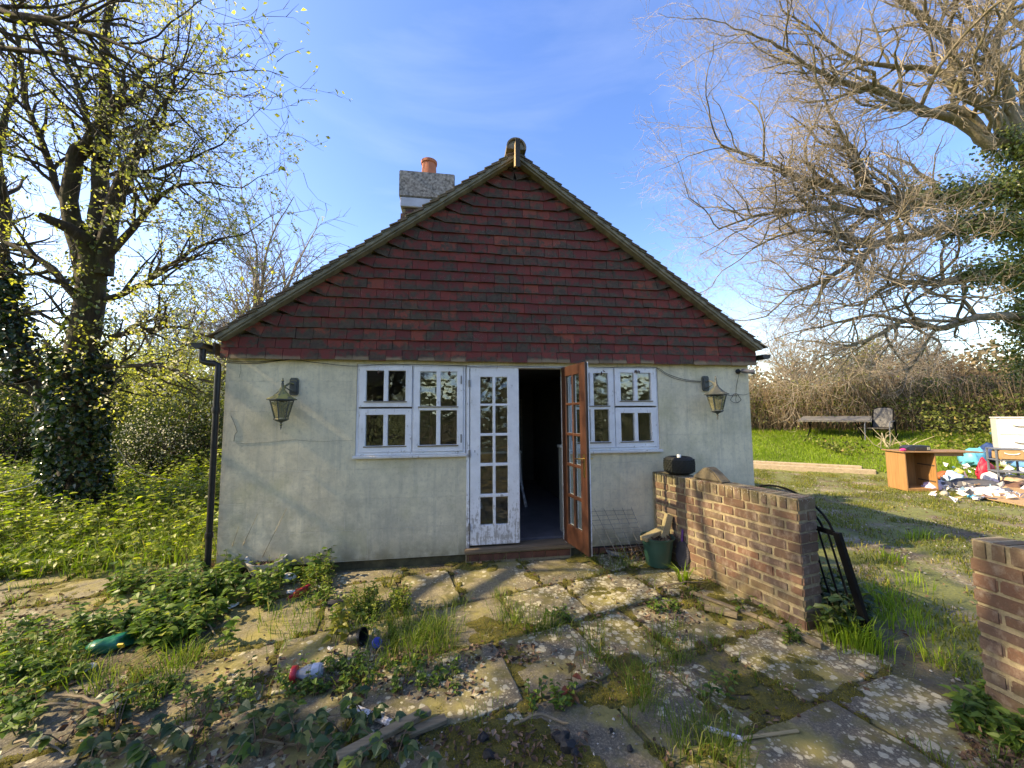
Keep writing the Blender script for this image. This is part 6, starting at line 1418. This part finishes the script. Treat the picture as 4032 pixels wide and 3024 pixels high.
# tall lush tufts by the gate and on the drive
cs = [(*ground(x, y)[:2], s_*.8) for x, y, s_ in ((3330, 2530, 1.1), (3360, 2545, 1.2), (3390, 2550, 1.1), (3300, 2520, 1.0), (3350, 2500, .9), (3420, 2555, 1.0), (3560, 2420, .8), (3580, 2300, .8), (3500, 2200, .7), (3640, 2110, .7), (3600, 2120, .7), (3450, 2380, .9), (3520, 2360, .9), (3480, 2440, .8), (3620, 2480, .7), (3700, 2600, .6))]
tufts(cs, 62, (.10, .30), 'grass_tufts', MT['lawn'], 'tall bright grass tufts at the foot of the gate and drive', .075, (.005, .009), (.15, .6))
# joints of the patio
cs, ms = [], []
for a, b_ in JOINTS:
    L = (b_-a).length
    for _ in range(int(L*11)):
        t = R.random(); p = a.lerp(b_, t)+Vector((R.gauss(0, .012), R.gauss(0, .012), 0)); d = mnoise.noise(Vector((p.x*1.4, p.y*1.4, 3)))
        if -4.6 < p.x < 2.9 and -2.9 < p.y < .1:
            if d+R.gauss(0, .2) > .12: cs.append((p.x, p.y, R.uniform(.5, 1.1)))
            for _k in range(2):
                if d < .3 and R.random() < .6: ms.append((p.x+R.gauss(0, .02), p.y+R.gauss(0, .02)))
tufts(cs, 9, (.04, .15), 'joint_grass', MT['grass'], 'thin grass growing in the joints between the flagstones', .028, (.0028, .0052), (.2, 1.0))
def px_pts(poly, n):
    """n ground points whose picture positions fill the box (x0,y0,x1,y1)"""
    x0, y0, x1, y1 = poly; return [ground(R.uniform(x0, x1), R.uniform(y0, y1)) for _ in range(n)]
# thicker clumps: centre mass, foot of the wall, front row
cs = [(p[0], p[1], R.uniform(.7, 1.25)) for bx in (((1330, 2440, 1800, 2700), 60), ((1450, 2400, 1780, 2600), 40), ((1600, 2480, 1760, 2560), 26), ((650, 2560, 760, 2680), 14), ((1050, 2380, 1250, 2520), 16), ((2650, 2860, 2900, 3024), 26), ((2480, 2650, 2600, 2780), 16), ((1950, 2380, 2150, 2480), 14), ((2330, 2200, 2560, 2230), 12), ((2050, 2440, 2200, 2520), 10), ((0, 2560, 300, 2720), 26), ((350, 2600, 700, 2760), 20), ((2300, 2500, 2420, 2640), 12), ((2550, 2480, 2700, 2620), 10)) for p in px_pts(*bx)]
tufts(cs, 13, (.06, .19), 'patio_grass', MT['grass'], 'rank grass clumps rooted among the flagstones', .05, (.003, .006), (.2, 1.0))
cs = [(*ground(x, y)[:2], s_) for x, y, s_ in ((2690, 2290, 1.0), (1525, 2310, .9), (2650, 2230, .5))]
tufts(cs[:1], 22, (.16, .26), 'strap_plant', MT['lawn'], 'strap-leaved green plant at the foot of the brick wall', .02, (.014, .020), (.4, 1.0), 'plant')
tufts(cs[1:2], 26, (.10, .2), 'arching_grass', MT['drygrass'], 'arching dry grass plant on the slab below the left window', .02, (.006, .010), (.7, 1.3), 'plant')
# moss cushions
mv, mf = [], []
CUSH = []
def cushion(x, y, r, h):
    CUSH.append((x, y, r, h))
    k = len(mv); n_ = 10; z = float(gz(x, y)); ph = R.random()*6.28; el = R.uniform(.5, 1)
    mv.append((x, y, z+h))
    for j, (rr_, hh_) in enumerate(((.5, .9), (.85, .5), (1.15, -.5))):
        for i in range(n_):
            a = 2*math.pi*i/n_; q = r*rr_*(1+R.uniform(-.2, .2)); u, v_ = q*math.cos(a), q*el*math.sin(a); mv.append((x+u*math.cos(ph)-v_*math.sin(ph), y+u*math.sin(ph)+v_*math.cos(ph), z+h*hh_*(1+R.uniform(-.25, .25))))
    for i in range(n_):
        mf.append((k, k+1+i, k+1+(i+1) % n_, k+1+(i+1) % n_))
        for j in range(2): mf.append((k+1+j*n_+i, k+1+(j+1)*n_+i, k+1+(j+1)*n_+(i+1) % n_, k+1+j*n_+(i+1) % n_))
for x, y in ms: cushion(x, y, R.uniform(.012, .05), R.uniform(.003, .012))
for bx, nn_, sz in (((1790, 2560, 2090, 2680), 60, .055), ((1850, 2440, 2100, 2520), 30, .05), ((2250, 2310, 2480, 2370), 22, .05), ((2250, 2180, 2340, 2210), 14, .05), ((1760, 2210, 1950, 2240), 16, .05), ((2680, 2280, 2860, 2390), 34, .05), ((2870, 2370, 3060, 2440), 26, .045), ((1700, 2760, 1800, 2860), 16, .05), ((1550, 2640, 1950, 2720), 30, .045), ((1780, 2860, 2150, 3010), 50, .06), ((2420, 2600, 2560, 2750), 30, .05), ((2280, 2740, 2420, 2760), 14, .05), ((3000, 2580, 3200, 2700), 14, .04), ((170, 2290, 420, 2350), 22, .06), ((1850, 2960, 2350, 3024), 30, .06), ((2850, 2660, 3120, 2800), 18, .05)):
    for p in px_pts(bx, nn_): cushion(p[0], p[1], sz*R.uniform(.5, 1.6), R.uniform(.003, .011))
me = bpy.data.meshes.new('moss'); me.from_pydata(mv, [], [tuple(dict.fromkeys(q)) for q in mf]); me.polygons.foreach_set('use_smooth', [True]*len(me.polygons))
tag(link('moss', me, MT['moss']), 'yellow-green moss cushions in the joints and along the wall foot', 'moss', kind='stuff')
CU = np.array(CUSH); nb = np.clip((CU[:, 2]*900).astype(int), 6, 60); i = np.repeat(np.arange(len(CU)), nb); n = len(i); a = RN.random(n)*6.28; rr = np.sqrt(RN.random(n))*CU[i, 2]*1.05
x = CU[i, 0]+rr*np.cos(a); y = CU[i, 1]+rr*np.sin(a); B = on_ground(x, y, CU[i, 3]*(1-(rr/(CU[i, 2]*1.1))**2)-.002)
MT['mossf'] = leafmat('moss_fronds', ((0, (.06, .06, .010)), (.5, (.16, .145, .02)), (1, (.30, .26, .045))), .9, .3)
tag(blade_obj('moss_fuzz', B, RN.uniform(.005, .013, n), RN.uniform(.003, .006, n), RN.uniform(.2, 1.0, n), RN.random(n)*6.28, MT['mossf']), 'fuzzy moss fronds on the cushions', 'moss', kind='stuff')
# dead leaves
C = []
for bx, k in (((1250, 2560, 1900, 2760), 420), ((1850, 2540, 2120, 2620), 140), ((2500, 2300, 2780, 2460), 160), ((250, 2600, 1200, 3024), 420), ((1500, 2880, 2300, 3024), 180), ((3780, 2850, 4032, 3024), 160), ((600, 2240, 1200, 2330), 140), ((0, 2330, 500, 2560), 200), ((2100, 2240, 2700, 2700), 160)): C += px_pts(bx, k)
for _ in range(900):
    a, b_ = R.choice(JOINTS); p = a.lerp(b_, R.random()); C.append((p.x+R.gauss(0, .03), p.y+R.gauss(0, .03), 0))
C = np.array(C); n = len(C); C = on_ground(C[:, 0], C[:, 1], RN.uniform(.003, .025, n)); D = rand_dirs(n); D[:, 2] *= .35
tag(leaf_obj('fallen_leaves', C, D, rand_dirs(n, 1.6), RN.uniform(.02, .05, n), RN.uniform(.014, .032, n), MT['litter'], fold=.3), 'brown fallen leaves scattered over the patio', 'leaves', kind='stuff')
n = 3200; x = RN.uniform(3, 12, n); y = RN.uniform(-2.6, 5.5, n); D = rand_dirs(n); D[:, 2] *= .3
tag(leaf_obj('drive_litter', on_ground(x, y, .01), D, rand_dirs(n, 1.6), RN.uniform(.02, .05, n), RN.uniform(.014, .03, n), MT['litter'], fold=.3), 'brown leaf litter on the gravel drive', 'leaves', kind='stuff')
# white and grey pebbles
def pebbles(x, y, r, nm, lab, mat):
    n = len(x); o = np.array([[1, 0, 0], [-1, 0, 0], [0, 1, 0], [0, -1, 0], [0, 0, .8], [0, 0, -.8]], float); V = (on_ground(x, y, .004)[:, None]+o[None]*r[:, None, None]*RN.uniform(.5, 1.3, (n, 6, 3))).reshape(-1, 3)
    F = np.array([[0, 2, 4], [2, 1, 4], [1, 3, 4], [3, 0, 4], [2, 0, 5], [1, 2, 5], [3, 1, 5], [0, 3, 5]]); b_ = np.arange(n)[:, None]*6
    return tag(link(nm, mesh_np(nm, V, [np.concatenate([b_+q for q in F], 1).reshape(-1, 3)], np.repeat(RN.random(n), 8)), mat), lab, 'gravel', kind='stuff')
Mg = Mat('pale_gravel'); Mg.pbr(Mg.ramp(Mg.attr('rnd'), (0, (.09, .08, .06)), (.7, (.24, .21, .165)), (1, (.42, .40, .35))), .9)
n = 9000; x = 3.0+RN.random(n)*8; y = RN.uniform(-3, 5, n); k = nz(x, y, 1.3, 5) > -.1; pebbles(x[k], y[k], RN.uniform(.006, .018, k.sum()), 'gravel', 'loose pale gravel on the drive', Mg.m)
C = np.array(px_pts((2300, 2500, 3900, 3024), 220)+px_pts((1300, 2700, 2500, 3024), 140)+px_pts((0, 2500, 1400, 3024), 160)); pebbles(C[:, 0], C[:, 1], RN.uniform(.003, .010, len(C)), 'grit', 'small pale grit on the patio', Mg.m)

# ---- weeds
def weeds(nm, C0, hts, lab, mat, L, per, cat='weeds', spread=.05, shape='leaf', group=None, stem=True, kind='stuff'):
    """leafy weed stems: C0 bases (n,3), hts heights"""
    C, D, N = [], [], []; st = []
    for p, h in zip(C0, hts):
        a = R.uniform(0, 6.28); lx, ly = R.gauss(0, .22), R.gauss(0, .22); top = (p[0]+lx*h, p[1]+ly*h, p[2]+h); st.append(([tuple(p), (p[0]+lx*h*.35, p[1]+ly*h*.35, p[2]+h*.55), top], [.0035, .003, .0015]))
        for k in range(per):
            t = .15+.85*(k+R.random()*.5)/per; a += 2.4; C.append((p[0]+lx*h*t, p[1]+ly*h*t, p[2]+h*t)); D.append((math.cos(a), math.sin(a), R.uniform(-.25, .45))); N.append((R.gauss(0, .3), R.gauss(0, .3), 1))
    n = len(C); l = RN.uniform(*L, n); C = np.array(C)+RN.normal(0, .008, (n, 3))
    if kind == 'stuff':
        o = tag(leaf_obj(nm, C, np.array(D), np.array(N), l, l*RN.uniform(.5, .8, n), mat, shape=shape), lab, cat, group, kind='stuff')
        if stem: v, f = tubes_np(st, 3); o2 = link('stems', mesh_np('stems', v, f, smooth=True), MT['twig_stem'], o)
        return o
    b0 = np.array(C0).mean(0); t = thing(nm, b0, lab, cat, group); leaf_obj('leaves', C, np.array(D), np.array(N), l, l*RN.uniform(.5, .8, n), mat, t, shape=shape)
    v, f = tubes_np(st, 4); link('stem', mesh_np('stem', v, f, smooth=True), MT['twig_stem'], t); return t
MT['twig_stem'] = plain('green_stems', (.10, .09, .035), .7, .3, 5)
# left undergrowth
n = 3900; x = -2.45-RN.random(n)**.8*7.5; y = .25+RN.random(n)*6.5; front = .05+.10*np.abs(x+2.4)*0+.25*nz(x, x*0, 1.2); k = (y > front+np.where(x < -3.6, -.15, .25)); x, y = x[k], y[k]
hh = np.clip(.16+.30*(y-.2)/2.2, .12, .55)*(1+.6*nz(x, y, .9))*RN.uniform(.55, 1.2, len(x))
weeds('undergrowth', on_ground(x, y), np.clip(hh, .08, .8), 'bright nettle and ground elder undergrowth between the tree and the house', MT['lf_under'], (.05, .105), 10)
n = 30000; x = -2.45-RN.random(n)*7.5; y = .2+RN.random(n)*9; tag(blade_obj('rough_grass', on_ground(x, y), RN.uniform(.12, .36, n), RN.uniform(.006, .010, n), RN.uniform(.2, .9, n), RN.random(n)*6.28, MT['grass']), 'rough long grass under the trees on the left', 'grass', kind='stuff')
# big weed clump on the patio, left
P = px_pts((430, 2290, 1180, 2400), 230)+px_pts((560, 2350, 900, 2560), 190)+px_pts((860, 2250, 1300, 2330), 110)+px_pts((300, 2440, 640, 2520), 60)
P = [p for p in P if mnoise.noise(Vector((p[0]*2.1, p[1]*2.1, 1)))+R.gauss(0, .2) > -.22 and math.hypot(p[0]-po[0], p[1]-po[1]+.12) > .19 and math.hypot(p[0]-rd[0], p[1]-rd[1]+.06) > .17]
weeds('nettle_clump', P, [R.uniform(.08, .24)*(1.25 if p[1] > -.6 else .9) for p in P], 'big leafy weed clump spreading over the patio left of the red rake', MT['lf_nettle'], (.040, .075), 10, shape='ovate')
P = px_pts((0, 2450, 330, 2700), 90)+px_pts((0, 2560, 160, 2900), 50); weeds('ground_ivy', P, [R.uniform(.04, .12) for _ in P], 'low green ground cover along the left edge of the patio', MT['lf_nettle'], (.035, .06), 7)
P = px_pts((930, 2660, 1260, 2760), 30)+px_pts((1180, 2600, 1800, 2740), 70)+px_pts((550, 2700, 1000, 2800), 40)+px_pts((1300, 2400, 1480, 2480), 30)+px_pts((2150, 2420, 2240, 2450), 8)+px_pts((2050, 2740, 2250, 2800), 16)+px_pts((2760, 2680, 2900, 2760), 8)+px_pts((3080, 2500, 3160, 2540), 14)+px_pts((2900, 2360, 3100, 2440), 14)+px_pts((1200, 2330, 1330, 2400), 24)+px_pts((2540, 2380, 2680, 2420), 16)
weeds('small_weeds', P, [R.uniform(.03, .11) for _ in P], 'small mixed weeds in the patio joints', MT['lf_nettle'], (.02, .045), 7)
P = px_pts((3250, 2420, 3420, 2520), 70)+px_pts((3250, 2380, 3350, 2450), 30); weeds('bindweed_clump', P, [R.uniform(.08, .30) for _ in P], 'grey-green leafy weeds at the foot of the leaning gate', MT['lf_bramble'], (.05, .09), 8)
P = px_pts((3770, 2760, 3920, 2900), 50)+px_pts((3960, 2840, 4032, 2960), 22); weeds('wall_foot_weeds', P, [R.uniform(.03, .11) for _ in P], 'dark green weeds at the foot of the right-hand brick wall end', MT['lf_nettle'], (.035, .07), 8)
# feathery cow parsley clumps beside the planter and in the middle
P = px_pts((1180, 2270, 1310, 2340), 30)+px_pts((1360, 2370, 1480, 2440), 40)+px_pts((1530, 2370, 1600, 2430), 20)
weeds('cow_parsley', P, [R.uniform(.08, .2) for _ in P], 'feathery pale green cow parsley on the sunny slabs', MT['lf_under'], (.016, .034), 26, shape='diamond')
# single plants
def single(nm, x, y, lab, mat, h, L, per, k, cat='plant'):
    p = ground(x, y); B = [np.array([p[0]+R.gauss(0, .015*k), p[1]+R.gauss(0, .015*k), p[2]]) for _ in range(k)]; return weeds(nm, B, [h*R.uniform(.75, 1.1) for _ in B], lab, mat, L, per, cat, kind='thing')
MT['lf_sap'] = leafmat('sapling_leaf', ((0, (.10, .12, .02)), (1, (.22, .22, .04))), .4, .4)
MT['lf_red'] = leafmat('bronze_leaf', ((0, (.10, .09, .03)), (.5, (.22, .06, .04)), (1, (.08, .14, .04))), .4, .35)
single('sapling', 1325, 2530, 'upright yellow-green leafy sapling left of the grass clump', MT['lf_sap'], .30, (.05, .085), 13, 3)
single('red_leaf_seedling', 2245, 2690, 'slender seedling with one reddish top leaf on the lichened slab', MT['lf_red'], .21, (.05, .08), 5, 1)
single('red_leaf_seedling', 2255, 2770, 'squat bronze-leaved seedling nearer the camera than the reddish one', MT['lf_red'], .07, (.05, .08), 6, 1)
br_ = [(1175, 2960, .20), (1010, 2985, .17), (760, 2925, .16), (460, 2880, .15), (380, 2990, .15), (640, 3010, .14), (1240, 3010, .12), (1560, 3000, .14), (940, 2905, .12), (1440, 2830, .14), (250, 2930, .12), (1350, 2900, .12)]
BL = ['bramble shoot with dark veined leaves just left of the grooved plank', 'bramble shoot second to the left of the grooved plank', 'dark bramble shoot at the bottom, below the fallen twigs', 'bramble shoot under the dry branch at lower left', 'low bramble at the very bottom left', 'bramble at the bottom edge left of centre', 'small bramble touching the grooved plank end', 'bramble between the grooved plank and the moss', 'small bramble above the bottom bramble row', 'bramble shoot beside the white lath', 'bramble at the lower left corner of the patio', 'bramble shoot left of the white lath']
for (x, y, h), lb in zip(br_, BL):
    p = ground(x, y); t = thing('bramble', p, lb, 'bramble', 'bramble shoots in the foreground'); k = 0
    for s_ in range(3):
        a = R.uniform(0, 6.28); hh = h*R.uniform(.5, 1.0); q0 = Vector(p); q1 = q0+Vector((math.cos(a)*.08, math.sin(a)*.08, hh)); q2 = q0+Vector((math.cos(a)*.2, math.sin(a)*.2, hh*.8)); MB().tube([q0, q0.lerp(q1, .6)+Vector((0, 0, hh*.15)), q1, q2], [.003, .0028, .0024, .0015], 5).build('stem', MT['twig_brown'], t)
        for c in (q1, q2, q0.lerp(q1, .6)):
            for da in (-.9, 0, .9):
                l = np.array([R.uniform(.045, .075)]); leaf_obj('leaf', np.array([c]), np.array([(math.cos(a+da), math.sin(a+da), R.uniform(-.2, .15))]), np.array([(R.gauss(0, .25), R.gauss(0, .25)-.2, 1)]), l, l*.78, MT['lf_bramble'] if R.random() < .8 else MT['lf_nettle'], t, shape='ovate', fold=.30)
# fallen twigs
for k, (p, lb) in enumerate(([[(210, 2755), (330, 2772), (430, 2800), (560, 2845)], 'long dry branch on the bare soil at lower left'], [[(60, 2935), (150, 2955), (250, 2985)], 'short dry stick at the lower left corner'], [[(100, 2820), (200, 2800), (310, 2795)], 'thin forked stick beside the long dry branch'], [[(870, 3010), (1000, 2950), (1180, 2945), (1450, 2915)], 'bramble cane trailing toward the planks'], [[(2020, 2870), (2130, 2840), (2220, 2855), (2240, 2880)], 'curved straw stem on the dark slab in the foreground'], [[(2590, 2320), (2700, 2310), (2790, 2300)], 'thin dark twig on the mossy slab near the brick wall'], [[(760, 2420), (810, 2470), (850, 2520)], 'pale stick poking from the big weed clump'])):
    P = [gb(x, y, .02+.02*(i % 2)) for i, (x, y) in enumerate(p)]; l_, r_ = smooth_line(P, [.008]+[.007]*(len(P)-2)+[.003], .05, .004); tag(MB().tube(l_, r_, 6).build('stick', MT['oldwood'], None, smooth=True), lb, 'stick')
for k, (x, y, dx, h) in enumerate(((880, 2250, 60, .42), (905, 2255, 110, .55), (1000, 2260, 130, .62), (860, 2260, -20, .38))):
    q = Vector(ground(x, y)); e = Vector(wall_pt(x+dx, y-h*420, -.12)); tag(MB().tube([q, q.lerp(e, .5)+Vector((.02, -.02, .03)), e], [.004, .003, .0015], 5).build('dry_stalk', plain('straw', (.34, .28, .18), .9), None), ['pale dry stalk against the wall foot, leftmost of the long ones', 'pale dry stalk leaning right across the lower wall', 'longest pale dry stalk leaning against the wall', 'short dry stalk beside the downpipe foot'][k], 'stalk')
vine = [at_depth(3228, 2435, 3.1), at_depth(3238, 2400, 3.1), at_depth(3265, 2345, 3.15), at_depth(3310, 2318, 3.2), at_depth(3400, 2292, 3.3)]
P, r = smooth_line(vine, [.005, .005, .004, .003, .002], .03); tag(MB().tube(P, r, 5).build('vine_stem', plain('pale_vine', (.32, .29, .2), .8), None, smooth=True), 'pale arching vine stem between the wall end and the gate', 'vine')
wl_ = [at_depth(-20, 1945, 5.4), at_depth(90, 1920, 5.5), at_depth(210, 1880, 5.8)]
P, r = smooth_line(wl_, [.006]*3, .05); tag(MB().tube(P, r, 5).build('washing_line', plain('white_rope', (.6, .6, .58), .8), None), 'pale washing line tied to the ivy trunk at left', 'rope')
wl_ = [at_depth(455, 1752, 6.2), at_depth(530, 1850, 6.4), at_depth(640, 1885, 6.8), at_depth(740, 1895, 7.2)]
P, r = smooth_line(wl_, [.007]*4, .05); tag(MB().tube(P, r, 5).build('washing_line', plain('grey_rope', (.45, .45, .42), .8), None), 'slack grey line sagging from the ivy trunk towards the house', 'rope')
